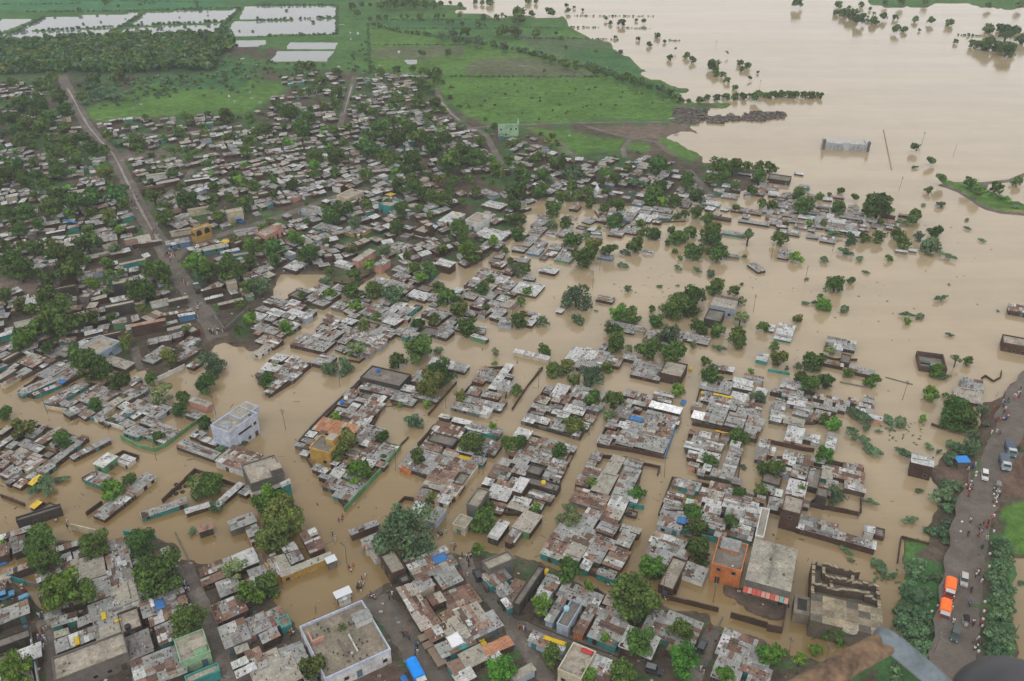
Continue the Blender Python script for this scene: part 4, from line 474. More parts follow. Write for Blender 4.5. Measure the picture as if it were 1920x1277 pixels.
pr_ = random.Random(3)
for sh, x, y, rx, ry in ((0, 1645, 600, 14, 12), (0, 1715, 720, 14, 22), (0, 1755, 762, 12, 10), (0, 1740, 690, 40, 5), (0, 1690, 640, 20, 6), (0, 1870, 690, 20, 6), (0, 1880, 735, 26, 7), (0, 1060, 780, 24, 9), (0, 1000, 810, 14, 6), (0, 740, 893, 34, 5), (1, 705, 245, 8, 18), (1, 762, 250, 14, 20), (1, 752, 145, 16, 7), (1, 850, 460, 10, 18), (1, 620, 498, 16, 14), (1, 925, 490, 18, 8), (1, 640, 183, 34, 4), (1, 710, 292, 9, 10), (1, 1070, 390, 16, 22), (1, 1450, 218, 60, 4), (1, 30, 765, 24, 7), (2, 430, 1015, 16, 14), (2, 355, 1020, 14, 8), (2, 550, 1028, 26, 6), (2, 1230, 1005, 34, 9), (2, 1190, 885, 44, 10), (2, 80, 494, 90, 4), (0, 1810, 470, 30, 12), (0, 1815, 440, 24, 9), (0, 50, 430, 36, 10)):
    P = []
    for k in range(11):
        a = 2 * pi * k / 11; q = pr_.uniform(.6, 1.15); X, Y = S(sh, x + rx * .75 * q * cos(a), y + ry * .5 * q * sin(a)); P.append(tuple(at(X, Y, max(.2, height(X, Y)) + .12)))
    zz = max(p[2] for p in P); me = bpy.data.meshes.new('puddle'); me.from_pydata([(p[0], p[1], zz) for p in P], [], [tuple(range(11))]); me.materials.append(M['pond'])
    if me.polygons[0].normal.z < 0: me.flip_normals()
    tag(link('puddle', me), kind='structure')
# ---------------------------------------------------------------- naming: what stands near what
LANDMARKS = [("the tall pale blue house", 440, 790), ("the yellow fronted house", 590, 850), ("the green walled compound", 760, 895), ("the lone small green house", 198, 865), ("the white walled concrete terrace", 650, 1205),
 ("the orange fronted building", 1370, 1040), ("the long beige concrete hall", 1445, 1055), ("the mossy roofless ruin", 1585, 1130), ("the orange tarped lorries", 1772, 1135), ("the road bank brick tower", 1728, 870),
 ("the tilted roadside roof", 1818, 725), ("the roofless brick house", 1747, 672), ("the big bright white roof", 1245, 760), ("the blue green spreading tree", 760, 1000), ("the yellow walled row house", 570, 1068),
 ("the broad round tree", 1187, 1120), ("the long spiked brick wall", 1330, 1120), ("the pale blue shop fronts", 1030, 1170), ("the brown corner tower", 738, 1060), ("the long flat barrack roof", 170, 1240),
 ("the tall pale green house", 362, 1215), ("the grey barrack roofs", 220, 1110), ("the white flat roof", 420, 940), ("the pale blue walled hall", 190, 648), ("the terracotta roofed house", 275, 605),
 ("the yellow arcaded house", 377, 430), ("the cream gabled house", 432, 400), ("the turquoise tented house", 730, 380), ("the flood edge white block", 897, 405), ("the pink verandah house", 510, 435),
 ("the lone white roofed house", 1028, 507), ("the house among round trees", 1358, 575), ("the round lone bush", 1080, 558), ("the white dome", 1119, 363), ("the floating grey roof", 1418, 500),
 ("the turquoise sided white roof", 1470, 620), ("the pale green gabled hall", 952, 236), ("the white arcade in the river", 1585, 272), ("the grassy island", 1830, 360), ("the huge road bank tree", 1795, 775),
 ("the rubble spit", 1400, 218), ("the long white tin roof", 842, 685), ("the dark white sheeted house", 725, 712), ("the orange rusted roof", 630, 808), ("the brick corner yard", 1170, 900),
 ("the yellow tank", 1295, 690), ("the brown brick tower", 1483, 975), ("the long pale roof row", 1570, 990), ("the long dirt street", 330, 520), ("the far fish ponds", 540, 40), ("the water edge hedge", 1480, 180), ("the fields hedge", 1180, 145),
 ("the three house trees", 1530, 700), ("the turquoise fronted block", 1380, 895), ("the big pale roof", 1075, 1130), ("the curved brick wall", 755, 945), ("the shallow pond", 565, 535), ("the pale blue hall", 728, 280), ("the far woodland", 200, 105), ("the bare courtyard", 1420, 1130), ("the flooded tyre yard", 355, 920), ("the grass meadow", 350, 190)]
ORD = ['', 'second', 'third', 'fourth', 'fifth', 'sixth', 'seventh', 'eighth', 'ninth', 'tenth', 'eleventh', 'twelfth', 'thirteenth', 'fourteenth', 'fifteenth', 'sixteenth', 'seventeenth', 'eighteenth', 'nineteenth', 'twentieth']
used_labels = {}
def where(x, y):
    best = min(LANDMARKS, key=lambda l: hypot((l[1] - x) * .8, (l[2] - y) * 1.3))
    dx, dy = x - best[1], (y - best[2]) * 1.5
    if abs(dx) > abs(dy): rel = 'right of' if dx > 0 else 'left of'
    else: rel = 'in front of' if dy > 0 else 'behind'
    return rel, best[0], hypot(dx, dy)
def label_all(items, dist=True):
    """items: (object, look, x, y) -> labels that single each one out, counted outwards from the nearest landmark"""
    fam = {}
    for o, look, x, y in items:
        rel, lm, d = where(x, y); fam.setdefault((look, rel, lm), []).append((d, o))
    for (look, rel, lm), L in fam.items():
        L.sort(key=lambda q: q[0])
        for k, (d, o) in enumerate(L):
            o['label'] = ' '.join(((ORD[k] + ' ' if k else ('nearest ' if len(L) > 1 else '')) + look + ' ' + rel + ' ' + lm).split())

# ---------------------------------------------------------------- houses
RC = dict(g=(.295, .297, .285), w=(.50, .505, .495), l=(.34, .315, .265), r=(.30, .175, .12), b=(.20, .19, .18), m=(.27, .255, .235), W=(.84, .84, .84), d=(.20, .18, .155), y=(.66, .45, .04), c=(.36, .32, .26), t=(.42, .20, .105), T=(.40, .22, .145))
RUST = [(.165, .098, .070), (.215, .135, .098), (.13, .082, .062), (.26, .17, .125)]
def sheet_col(k, rnd):
    q = rnd.random()
    if k in 'gm':
        if q < (.13 if k == 'g' else .32): return vary(rnd.choice(RUST), .2, rnd)
        if q < (.19 if k == 'g' else .41): return vary(RC['w'], .1, rnd)
        if q < (.30 if k == 'g' else .56): return vary(RC['b'], .15, rnd)
        return vary(RC['g'], .14, rnd)
    if k == 'r': return vary(rnd.choice(RUST), .2, rnd) if q < .55 else vary(RC['l'] if q < .85 else RC['w'], .15, rnd)
    if k in 'tT': return vary(RC[k], .22, rnd) if q < .8 else vary(RC['l'], .15, rnd)
    if k == 'w': return vary(RC['w'], .1, rnd) if q < .85 else vary(RC['g'], .12, rnd)
    if k == 'l': return vary(RC['l'], .08, rnd) if q < .88 else vary(rnd.choice(RUST), .2, rnd)
    return vary(RC[k], .10 if k != 'W' else .03, rnd)
def roof_mesh(mb, wd, dp, z, k, rnd, fine=True):
    """lean-to of overlapping sheets weighed down with bricks and stones"""
    ov = .22; x0, x1, y0, y1 = -wd / 2 - ov, wd / 2 + ov, -dp / 2 - ov, dp / 2 + ov
    fall = rnd.uniform(.15, .45) * (1 if rnd.random() < .75 else -1); along = rnd.random() < .7
    nx = max(1, round((x1 - x0) / (.95 if along else 2.0))); ny = max(1, round((y1 - y0) / (2.0 if along else 1.0)))
    if k in 'Wly': nx = max(1, nx // 2); ny = max(1, ny // 2)
    zf = lambda x, y: z + fall * ((y - y0) / (y1 - y0) - .5)
    bandcol = {}
    for i in range(nx):
        for j in range(ny):
            if fine and k in 'mgr' and rnd.random() < .02: continue
            ax, bx = x0 + (x1 - x0) * i / nx, x0 + (x1 - x0) * (i + 1) / nx; ay, by = y0 + (y1 - y0) * j / ny, y0 + (y1 - y0) * (j + 1) / ny
            if fine and rnd.random() < .5:
                ax -= rnd.uniform(0, .12); by += rnd.uniform(0, .15)
            dz = rnd.uniform(.0, .07) + .012 * ((i + j) % 3); t = .05; cl = sheet_col(k, rnd)
            if rnd.random() < .45 and (i - 1, j) in bandcol: cl = vary(bandcol[(i - 1, j)], .05, rnd)
            bandcol[(i, j)] = cl
            za, zb = zf(0, ay) + dz, zf(0, by) + dz; n = len(mb.v); tl = rnd.uniform(-.03, .03)
            if fine:
                mb.v += [(ax, ay, za - t), (bx, ay, za - t), (bx, by, zb - t), (ax, by, zb - t), (ax, ay, za + rnd.uniform(-.05, .05)), (bx + rnd.uniform(-.06, .06), ay, za + tl), (bx, by, zb + tl + rnd.uniform(-.05, .05)), (ax, by + rnd.uniform(-.06, .06), zb)]
                mb.f += [tuple(n + q for q in f) for f in [(0, 1, 5, 4), (1, 2, 6, 5), (2, 3, 7, 6), (3, 0, 4, 7), (4, 5, 6, 7)]]; mb.c += [cl] * 5
            else: mb.quad((ax, ay, za), (bx, ay, za), (bx, by, zb), (ax, by, zb), cl)
    if k in 'gmrwbl':
        dens = dict(g=.5, m=.7, r=.5, w=.28, b=.7, l=.16)[k] * (1 if fine else .45)
        for _ in range(int((x1 - x0) * (y1 - y0) * dens)):
            px, py = rnd.uniform(x0 + .3, x1 - .3), rnd.uniform(y0 + .3, y1 - .3); s = rnd.uniform(.08, .22); zz = zf(px, py)
            cl = rnd.choice([(.16, .08, .055), (.09, .07, .06), (.07, .065, .06), (.6, .58, .55), (.28, .15, .10)])
            mb.box(px - s, px + s, py - s * .6, py + s * .6, zz, zz + s * 1.1 + .06, cl)
        for _ in range(int(rnd.random() * 2.2) if fine else 0):      # a lath, rail or strip laid across the sheets
            yy = rnd.uniform(y0 + .5, y1 - .5); zz = zf(0, yy) + .09; a = rnd.uniform(-.3, .3)
            mb.obox((rnd.uniform(x0, 0), yy + a), (rnd.uniform(0, x1), yy - a), .12, zz, zz + .1, rnd.choice([(.14, .10, .07), (.10, .09, .08), (.5, .48, .44)]))
def wall_mesh(mb, wd, dp, zt, col, rnd, front=None, zb=-1.6):
    j = [rnd.uniform(-.14, .04) for _ in range(4)]; x0, x1, y0, y1 = -wd / 2, wd / 2, -dp / 2, dp / 2
    mb.box(x0, x1, y0, y1, zb, zt - .12, col, None, False, j)
    if front is not None:
        mb.c[-5] = front                                              # street front, painted
        if rnd.random() < .6: mb.c[-4] = front
    return j
def opening_mb(wd, ht, col, proud, frame=None):
    mb = MB(); mb.box(-wd / 2, wd / 2, -proud, .05, 0, ht, col)
    if frame:
        for a, b_, c_, d in ((-wd / 2 - .1, -wd / 2, 0, ht), (wd / 2, wd / 2 + .1, 0, ht), (-wd / 2 - .1, wd / 2 + .1, ht, ht + .1)): mb.box(a, b_, -proud - .03, .05, c_, d, frame)
    return mb
DOORS = [opening_mb(.95, 1.95, c_, .05, (.12, .085, .06)).mesh('door', M['paint']) for c_ in ((.03, .025, .022), (.06, .20, .20), (.09, .06, .04), (.08, .16, .24))]
PANE = MB(); PANE.box(-.45, .45, -.035, .05, 0, .85, (.02, .02, .022)); PANE = PANE.mesh('pane', M['dark'])
WFRAME = MB()
for a, b_, c_, d in ((-.55, -.45, -.1, .95), (.45, .55, -.1, .95), (-.45, .45, .85, .95), (-.45, .45, -.1, 0)): WFRAME.box(a, b_, -.07, .05, c_, d, (.20, .17, .14), None, True)
WFRAME = WFRAME.mesh('window', M['paint'])
def face_at(side, wd, dp, u, z):
    """front (towards the near street) or right-hand face -> local position, rotation"""
    if side == 'f': return (u, -dp / 2, z), 0
    if side == 'r': return (wd / 2, u, z), R(90)
    return (-wd / 2, u, z), R(-90)
def put_openings(root, wd, dp, levels, rnd, left=False, dense=.4):
    sides = [('f', wd)] + ([('l', dp)] if left else [('r', dp)])
    for li, z in enumerate(levels):
        for sd, ln in sides:
            n = int(ln / 2.6); door = rnd.randrange(n) if n and li == 0 and rnd.random() < .75 else -1
            for k in range(n):
                u = -ln / 2 + ln * (k + .5) / n
                if k == door:
                    l, r = face_at(sd, wd, dp, u, z); link('door', rnd.choice(DOORS), root, l, r)
                elif rnd.random() < dense:
                    l, r = face_at(sd, wd, dp, u, z + .95); wf = link('window', WFRAME, root, l, r); link('pane', PANE, wf)
def parapet_mb(wd, dp, z, hgt, th, col, rnd):
    mb = MB(); x0, x1, y0, y1 = -wd / 2 - .06, wd / 2 + .06, -dp / 2 - .06, dp / 2 + .06
    mb.box(x0, x1, y0, y0 + th, z, z + hgt, col); mb.box(x0, x1, y1 - th, y1, z, z + hgt, col)
    mb.box(x0, x0 + th, y0 + th, y1 - th, z, z + hgt, col); mb.box(x1 - th, x1, y0 + th, y1 - th, z, z + hgt, col); return mb
def slab_mb(wd, dp, z, col, rnd):
    mb = MB(); n, m_ = max(1, round(wd / 3)), max(1, round(dp / 3))
    for i in range(n):
        for j in range(m_):
            mb.box(-wd / 2 + wd * i / n, -wd / 2 + wd * (i + 1) / n, -dp / 2 + dp * j / m_, -dp / 2 + dp * (j + 1) / m_, z - .12, z + rnd.uniform(-.01, .012), vary(col, .10, rnd))
    for _ in range(int(wd * dp * .035)):
        a, b_ = rnd.uniform(-wd / 2 + .5, wd / 2 - .5), rnd.uniform(-dp / 2 + .5, dp / 2 - .5); s = rnd.uniform(.12, .3)
        mb.box(a - s, a + s, b_ - s, b_ + s, z, z + s, rnd.choice([(.12, .09, .07), (.2, .18, .16), (.5, .48, .44)]))
    return mb

rnd = random.Random(11)
specs = []
for sh, groups in HOUSES.items():
    for ang, s in groups:
        for e in s.split('|'):
            a = e.split(); x1, y1, x2, y2 = map(float, a[:4]); mt_ = re.match(r'([A-Za-z])([A-Za-z]?)([\d.]*)', a[4])
            L, Rr = S(sh, x1, y1), S(sh, x2, y2); cx, cy = (L[0] + Rr[0]) / 2, (L[1] + Rr[1]) / 2
            specs.append((sh, ang, L, Rr, cx, cy, mt_.group(1), mt_.group(2), float(mt_.group(3)) if mt_.group(3) else None))
houses = []
for sh, ang, L, Rr, cx, cy, rk, wk, hh in specs:
    h = hh or SH_H[sh] * (.95 + rnd.uniform(-.05, .05)); h += rnd.uniform(-.05, .05)
    p0 = at(cx, cy + 14, 0); zb = base_z(cx, cy + h * 4); zr = zb + h
    A, B = at(*L, zr), at(*Rr, zr); d = B - A; a1 = R(ang); e1 = Vector((cos(a1), sin(a1))); e2 = Vector((sin(a1), -cos(a1)))
    dp, wd = abs(d.x * e1.x + d.y * e1.y), abs(d.x * e2.x + d.y * e2.y)
    dp, wd = max(1.6, dp) * 1.05, max(1.6, wd) * 1.05; c = (A + B) / 2
    sc = scale_at(Vector((c.x, c.y, zr)))
    houses.append(dict(x=c.x, y=c.y, z=zb, h=h, wd=wd, dp=dp, rz=a1 - pi / 2, rk=rk, wk=wk, px=(cx, cy + 6), size=wd * dp * sc * sc, sc=sc, hand=True, tall=h > 3.2))
occ = [(q['x'], q['y'], hypot(q['wd'], q['dp']) / 2) for q in houses]
cellmap = {}
for k, (x, y, r) in enumerate(occ): cellmap.setdefault((int(x // 12), int(y // 12)), []).append(k)
def rect_hit(x, y, r):
    ci, cj = int(x // 12), int(y // 12)
    for a in (-1, 0, 1):
        for b_ in (-1, 0, 1):
            for k in cellmap.get((ci + a, cj + b_), ()):
                ox, oy, orr = occ[k]
                if hypot(x - ox, y - oy) < (r + orr) * .80: return True
    return False
def inrect(x, y, q, g=0.0):
    dx, dy = x - q['x'], y - q['y']; c_, s_ = cos(q['rz']), sin(q['rz'])
    return abs(dx * c_ + dy * s_) < q['wd'] / 2 + g and abs(-dx * s_ + dy * c_) < q['dp'] / 2 + g
hmap = {}
def reg(q): hmap.setdefault((int(q['x'] // 10), int(q['y'] // 10)), []).append(q)
for q in houses: reg(q)
def clash(c, g=.15):
    ci, cj = int(c['x'] // 10), int(c['y'] // 10); cs, sn = cos(c['rz']), sin(c['rz'])
    pt = [(c['x'] + u * c['wd'] / 2 * cs - v * c['dp'] / 2 * sn, c['y'] + u * c['wd'] / 2 * sn + v * c['dp'] / 2 * cs) for u in (-1, 0, 1) for v in (-1, -.5, 0, .5, 1)]
    for a in (-1, 0, 1):
        for b_ in (-1, 0, 1):
            for q in hmap.get((ci + a, cj + b_), ()):
                if any(inrect(x, y, q, g) for x, y in pt): return True
                if inrect(q['x'], q['y'], c, .2): return True
    return False
def claim(x, y, r): occ.append((x, y, r)); cellmap.setdefault((int(x // 12), int(y // 12)), []).append(len(occ) - 1)
BLOCKS = [(10, 66, .85, "75 595 250 340 700 390 510 715"), (10, 66, .9, "640 750 850 370 1030 420 1270 500 1140 850"), (10, 66, .9, "-50 1200 30 660 480 790 330 1100 200 1277 -50 1277"), (10, 66, .75, "450 1190 600 840 840 860 985 890 900 1277 620 1250"), (10, 66, .9, "1350 560 1420 300 1880 280 1830 690"), (10, 66, .8, "1300 800 1330 660 1620 690 1720 810 1690 1050 1400 1000"), (10, 66, .92, "1100 1277 1200 1010 1850 1140 1900 1277"),
 (11, 66, .8, "10 590 110 300 510 440 510 520 350 600"), (11, 66, .85, "0 850 340 880 720 950 700 1120 450 1100 260 1240 0 1240"), (11, 66, .5, "510 440 790 430 790 580 600 520"), (9, 68, .8, "310 760 800 280 1160 260 1350 420 950 470 870 620 760 700 1080 780 660 1220 440 960"), (9, 68, .9, "1090 930 1330 620 1400 560 1840 660 1740 830 1480 1180 1190 1200 1280 1010"), (9, 68, .7, "1460 490 1720 190 1920 180 1850 480"), (9, 68, .9, "1580 1230 1830 890 1920 880 1920 1277"), (9, 68, .85, "0 250 110 130 410 160 100 385"),
 (8, 55, .85, "340 460 560 310 930 310 1280 490 1100 620 930 640 700 560"), (8, 68, .88, "0 1000 0 650 280 620 470 670 640 740 410 930 160 1070"), (8, 50, .7, "140 370 330 220 560 160 640 230 460 320"), (8, 60, .7, "0 300 0 40 150 60 440 60 560 130 300 200 160 270"), (8, 62, .6, "920 660 1000 620 1350 670 1240 750"), (14, 62, .92, "225 310 500 30 940 140 780 515"), (14, 66, .9, "1000 340 1080 180 1350 245 1230 590"), (14, 66, .9, "1100 100 1150 -10 1900 40 1840 150 1600 190"), (14, 62, .85, "130 800 250 620 640 580 860 770 800 1060 450 930"), (14, 62, .8, "820 1000 980 760 1420 850 1380 1000 1080 1060"), (14, 64, .85, "1500 1270 1560 890 1830 980 1916 1277"),
 (13, 30, .8, "1060 580 1200 380 1500 400 1480 560 1680 670 1900 900 1900 1050 1640 1270 1350 1000"), (13, 30, .75, "1680 480 1790 420 1916 450 1916 720 1800 640"), (13, 30, .8, "0 1100 170 1040 320 1080 480 1277 0 1277"), (13, 30, .7, "0 780 60 700 220 780 280 900 100 960 0 960"), (13, 32, .85, "-60 520 60 360 200 330 340 160 470 150 510 280 420 330"), (12, 30, .9, "430 270 560 195 960 225 1060 650 900 1080 430 1060 650 690"), (12, 30, .75, "1480 430 1720 350 1916 280 1916 1277 1760 1277 1640 900"), (12, 30, .8, "960 940 1310 860 1560 1050 1400 1277 1000 1277"), (12, 30, .8, "-60 320 100 60 220 170 160 320"), (12, 30, .7, "-60 1100 210 1000 250 1277 -60 1277"), (12, 30, .6, "1050 690 1390 620 1390 770 1120 870"),
 (7, 66, .75, "200 420 420 330 950 370 900 440 300 440"), (7, 66, .6, "0 300 100 200 440 260 420 330 0 420"), (6, 66, .75, "620 310 940 300 1260 300 1200 380 700 395"), (6, 66, .5, "700 400 960 400 930 470 720 480"), (6, 66, .6, "0 600 120 480 480 620 460 680"), (6, 66, .5, "1250 120 1500 60 1540 260 1300 290"), (5, 62, .75, "1560 870 1760 740 1916 740 1916 1000 1700 1080"), (5, 64, .85, "0 1100 80 960 260 970 430 1060 260 1200 0 1277"), (5, 64, .85, "430 1270 510 1090 720 1080 900 1000 1230 1000 960 1277"), (5, 64, .7, "1080 1250 1290 1020 1480 1040 1500 1230"), (5, 60, .8, "860 840 1120 750 1330 900 1150 960 960 900"), (5, 60, .6, "300 960 330 890 500 870 660 880 500 990"), (6, 66, .55, "960 1270 1000 1190 1300 1200 1500 1240 1500 1277")]
n_fill = 0
for sh, ang, dens, s in BLOCKS:
    P = pts(s, sh); bh = SH_H[sh]; W_ = [at(x, y, base_z(x, y) + bh) for x, y in P]; wp = [(p.x, p.y) for p in W_]; a1 = R(ang); e1, e2 = (cos(a1), sin(a1)), (sin(a1), -cos(a1))
    us = [p[0] * e1[0] + p[1] * e1[1] for p in wp]; vs = [p[0] * e2[0] + p[1] * e2[1] for p in wp]
    for cell in (5.2, 3.4, 2.3):
        v = min(vs)
        while v < max(vs):
            u = min(us) + rnd.random()
            while u < max(us):
                dp, wd = cell * rnd.uniform(.8, 1.25), cell * rnd.uniform(.75, 1.15); x, y = u * e1[0] + v * e2[0], u * e1[1] + v * e2[1]; u += cell * .55
                if rnd.random() > dens or not pip(wp, x, y): continue
                X, Y = to_px(Vector((x, y, 1.5))); zb = base_z(X, Y + 4); h = bh * rnd.uniform(.86, 1.02); sc = scale_at(Vector((x, y, zb + h)))
                c = dict(x=x, y=y, z=zb, h=h, wd=wd, dp=dp, rz=a1 - pi / 2 + R(rnd.uniform(-3, 3)), rk=rnd.choices('gmrwlbd', [34, 34, 10, 10, 6, 4, 4])[0], wk='', px=(X, Y), size=wd * dp * sc * sc, sc=sc, hand=False, tall=False)
                if clash(c) or near_road((x, y), min(wd, dp) * .5): continue
                if rnd.random() < .12: c['rk'] = 'd'; c['h'] = .5
                houses.append(c); reg(c); claim(x, y, min(wd, dp) * .5); n_fill += 1
            v += cell * .55
TOWN = [(27, .86, pts("-160 175 60 150 112 148 150 220 215 290 270 400 330 520 395 625 300 640 225 690 120 690 40 690 -60 730 -250 740")),
        (24, .80, pts("150 226 330 220 500 208 520 150 560 135 815 140 850 228 940 250 960 330 900 340 700 330 480 300 330 300 225 310")),
        (38, .86, pts("230 305 480 300 700 330 960 335 1000 372 985 395 950 450 880 498 790 520 700 500 600 505 500 520 440 600 415 620 340 500 260 360")),
        (60, .70, pts("955 262 1040 258 1060 300 1200 296 1300 306 1330 360 1200 378 1020 372 960 340")),
        (66, .55, pts("1340 330 1440 332 1500 345 1560 370 1640 390 1690 420 1500 440 1360 410 1300 390")),
        (66, .42, pts("820 530 960 460 990 400 1060 390 1180 400 1180 430 1060 470 1010 500 990 540 960 590 830 620 700 620 640 560 700 530")),
        (64, .72, pts("640 560 830 545 960 590 950 640 820 620 700 660 600 660 560 640")), (62, .5, pts("1020 1100 1330 1180 1290 1277 1120 1277 1000 1160")),
        (30, .55, pts("-40 970 240 1015 330 1060 330 1277 110 1277 -40 1277")), (30, .5, pts("360 1060 480 1020 560 1090 480 1200 640 1277 440 1277"))]
NOBUILD = [pts("160 205 180 228 300 219 400 215 470 212 500 190 540 165 520 150 400 135 250 165"), pts("222 287 330 278 388 292 348 298 230 302"), pts("517 505 610 505 612 545 590 560 520 570"), pts("330 445 430 437 362 472 340 474"), pts("0 515 85 515 90 555 0 548"), pts("790 1075 865 1058 885 1085 870 1112 830 1120"), pts("985 238 1060 240 1290 232 1300 300 1160 300 1040 290"), pts("530 1100 690 1090 690 1160 570 1180"), pts("905 240 985 215 985 258 905 258"), pts("845 420 960 400 960 380 850 370"), pts("645 1150 740 1230 640 1290 560 1200")]
def angle_jit(): return rnd.gauss(0, 11)
for ti, (ang, dens, poly) in enumerate(TOWN):
    W_ = [at(x, y, 1.5) for x, y in poly]; wp = [(p.x, p.y) for p in W_]; a1 = R(ang)
    e1, e2 = (cos(a1), sin(a1)), (sin(a1), -cos(a1))
    us = [p[0] * e1[0] + p[1] * e1[1] for p in wp]; vs = [p[0] * e2[0] + p[1] * e2[1] for p in wp]
    v = min(vs); row = 0
    while v < max(vs):
        rowd = rnd.uniform(3.8, 5.8); u = min(us)
        while u < max(us):
            ln = rnd.choice([2.6, 3.0, 3.6, 4.2, 4.8, 6.0]) * rnd.uniform(.9, 1.1)
            vj = v + rnd.uniform(-1.5, 1.5); x, y = (u + ln / 2) * e1[0] + (vj + rowd / 2) * e2[0], (u + ln / 2) * e1[1] + (vj + rowd / 2) * e2[1]
            u += ln + rnd.choice([.2, .4, .8, 1.6])
            if rnd.random() > dens: continue
            dp, wd = ln * rnd.uniform(.82, 1), rowd * rnd.uniform(.7, .98)
            if not pip(wp, x, y): continue
            X, Y = to_px(Vector((x, y, .5)))
            if any(pip(nb, X, Y) for nb in NOBUILD): continue
            r = hypot(wd, dp) / 2
            if near_road((x, y), min(wd, dp) * .55) or rect_hit(x, y, min(wd, dp) * .58): continue
            far_k = min(1, max(0, (Y - 150) / 250))
            if Y < 340 and rnd.random() < .06 + (340 - Y) / 340 * .72: continue
            if vnoise(np.array([x / 26]), np.array([y / 26]), 77)[0] > .5 + (Y - 300) / 900: continue
            fl = flooded(X, Y); zb = base_z(X, Y); h = (rnd.uniform(.8, 1.6) if fl else rnd.uniform(1.5, 2.15)); sc = scale_at(Vector((x, y, zb + h)))
            tall = not fl and rnd.random() < .045
            rk = 'c' if tall else rnd.choices('gmrwlbd', [42, 24, 6, 13, 11, 2, 2])[0]
            houses.append(dict(x=x, y=y, z=zb, h=h * (1.5 if tall else 1), wd=wd, dp=dp, rz=a1 - pi / 2 + R(angle_jit()), rk=rk, wk='', px=(X, Y), size=wd * dp * sc * sc, sc=sc, hand=False, tall=tall))
            claim(x, y, min(wd, dp) * .5)
        v += rowd + (rnd.uniform(3.0, 4.2) if row % 3 == 2 else .35); row += 1
in_view = lambda q: -5 < q['px'][0] < 1925 and 0 < q['px'][1] < 1285
ranked = sorted([q for q in houses if in_view(q)], key=lambda q: -q['size'] * (1.25 if q['hand'] else .8))
for k, q in enumerate(ranked): q['solo'] = k < 296
RN = dict(g='grey roofed', m='patchy roofed', r='rusty roofed', w='whitish roofed', l='beige roofed', b='dark roofed', d='flat brown', c='flat concrete', y='yellow tarped', t='orange rusted', T='terracotta roofed', W='bright white')
mass_w, mass_r = MB(), MB(); lab = []
for q in houses:
    wk = q['wk'] or rnd.choices('bbGktnlWCpu', [40, 10, 16, 12, 9, 3, 4, 5, 6, 2, 25])[0]
    wcol = vary(WC[wk if wk in 'bkGCu' else 'G' if rnd.random() < .3 else 'b'], .15, rnd) if not q['wk'] else vary(WC[wk], .1, rnd)
    front = WC[wk] if wk in 'tnlBypWoCe' else None
    q['wk'] = wk; h, wd, dp, rk = q['h'], q['wd'], q['dp'], q['rk']; flat = rk in 'cd'
    near = q.get('solo')
    if not near:
        w1, r1 = MB(), MB(); wall_mesh(w1, wd, dp, h, wcol, rnd, front)
        if flat:
            r1.box(-wd / 2, wd / 2, -dp / 2, dp / 2, h - .1, h + .05, vary(RC[rk], .15, rnd)); r1b = parapet_mb(wd, dp, h, .4, .25, wcol, rnd); r1.add(r1b, Matrix())
        else: roof_mesh(r1, wd, dp, h, rk, rnd, q['sc'] > 4.6)
        mt_ = Matrix.Translation((q['x'], q['y'], q['z'])) @ Matrix.Rotation(q['rz'], 4, 'Z'); mass_w.add(w1, mt_); mass_r.add(r1, mt_)
        continue
    root = link('house', None, None, (q['x'], q['y'], q['z']), q['rz']); root.empty_display_size = .5
    tag(root, None, 'house', 'houses of the flooded town')
    mb = MB(); wall_mesh(mb, wd, dp, h, wcol, rnd, front); wo = link('wall', mb.mesh('wall', M['wall']), root)
    if flat:
        link('roof', slab_mb(wd, dp, h, RC[rk], rnd).mesh('roof', M['concrete']), root)
        link('parapet', parapet_mb(wd, dp, h - .12, rnd.uniform(.35, .6) + .12, .22, vary(front or wcol, .1, rnd), rnd).mesh('parapet', M['wall']), root)
        if q['tall'] and wd > 6 and dp > 5 and rnd.random() < .5:
            sb = MB(); a = rnd.choice((-1, 1)) * (wd / 2 - 1.6); b_ = dp / 2 - 1.8; sb.box(a - 1.2, a + 1.2, b_ - 1.4, b_ + 1.4, h, h + 2.1, vary(wcol, .1, rnd)); sb.box(a - 1.35, a + 1.35, b_ - 1.55, b_ + 1.55, h + 2.1, h + 2.25, RC['c'])
            link('stair_room', sb.mesh('stair_room', M['wall']), root)
    else:
        mb = MB(); roof_mesh(mb, wd, dp, h, rk, rnd); link('roof', mb.mesh('roof', M['roof']), root)
    lv = [z for z in ((0, 3.0, 6.0) if q['z'] > .2 or h > 3 else (-.55,)) if z + 1.9 < h + .5]
    if h > 1.3: put_openings(root, wd, dp, lv, rnd, q['px'][0] > 1250, .55 if q['tall'] else .3)
    hs = 'tower house' if h > 4.8 and wd < 7 and dp < 7 else 'two storey house' if h > 4.4 else 'long house' if max(wd, dp) > 2.3 * min(wd, dp) else 'hut' if wd * dp < 22 else 'broad house' if wd * dp > 75 else 'house'
    lab.append((root, (WNAME[wk] + (' fronted ' if front is not None else ' ') if wk != 'u' or front is not None else '') + RN[rk] + ' ' + hs, *q['px']))
label_all(lab)
mm = MB(); mm.v = mass_w.v + mass_r.v; nw = len(mass_w.v); mm.f = mass_w.f + [tuple(i + nw for i in f) for f in mass_r.f]; mm.c = mass_w.c + mass_r.c
me = mm.mesh('distant_houses', [M['wall'], M['roof']]); mi = np.zeros(len(mm.f), np.int32); mi[len(mass_w.f):] = 1; me.polygons.foreach_set('material_index', mi)
tag(link('distant_houses', me), 'packed mass of small tin roofed houses stretching away through the town', 'houses', None, 'stuff')
print('houses', len(houses), 'solo', sum(1 for q in houses if q.get('solo')), 'mass faces', len(mm.f))
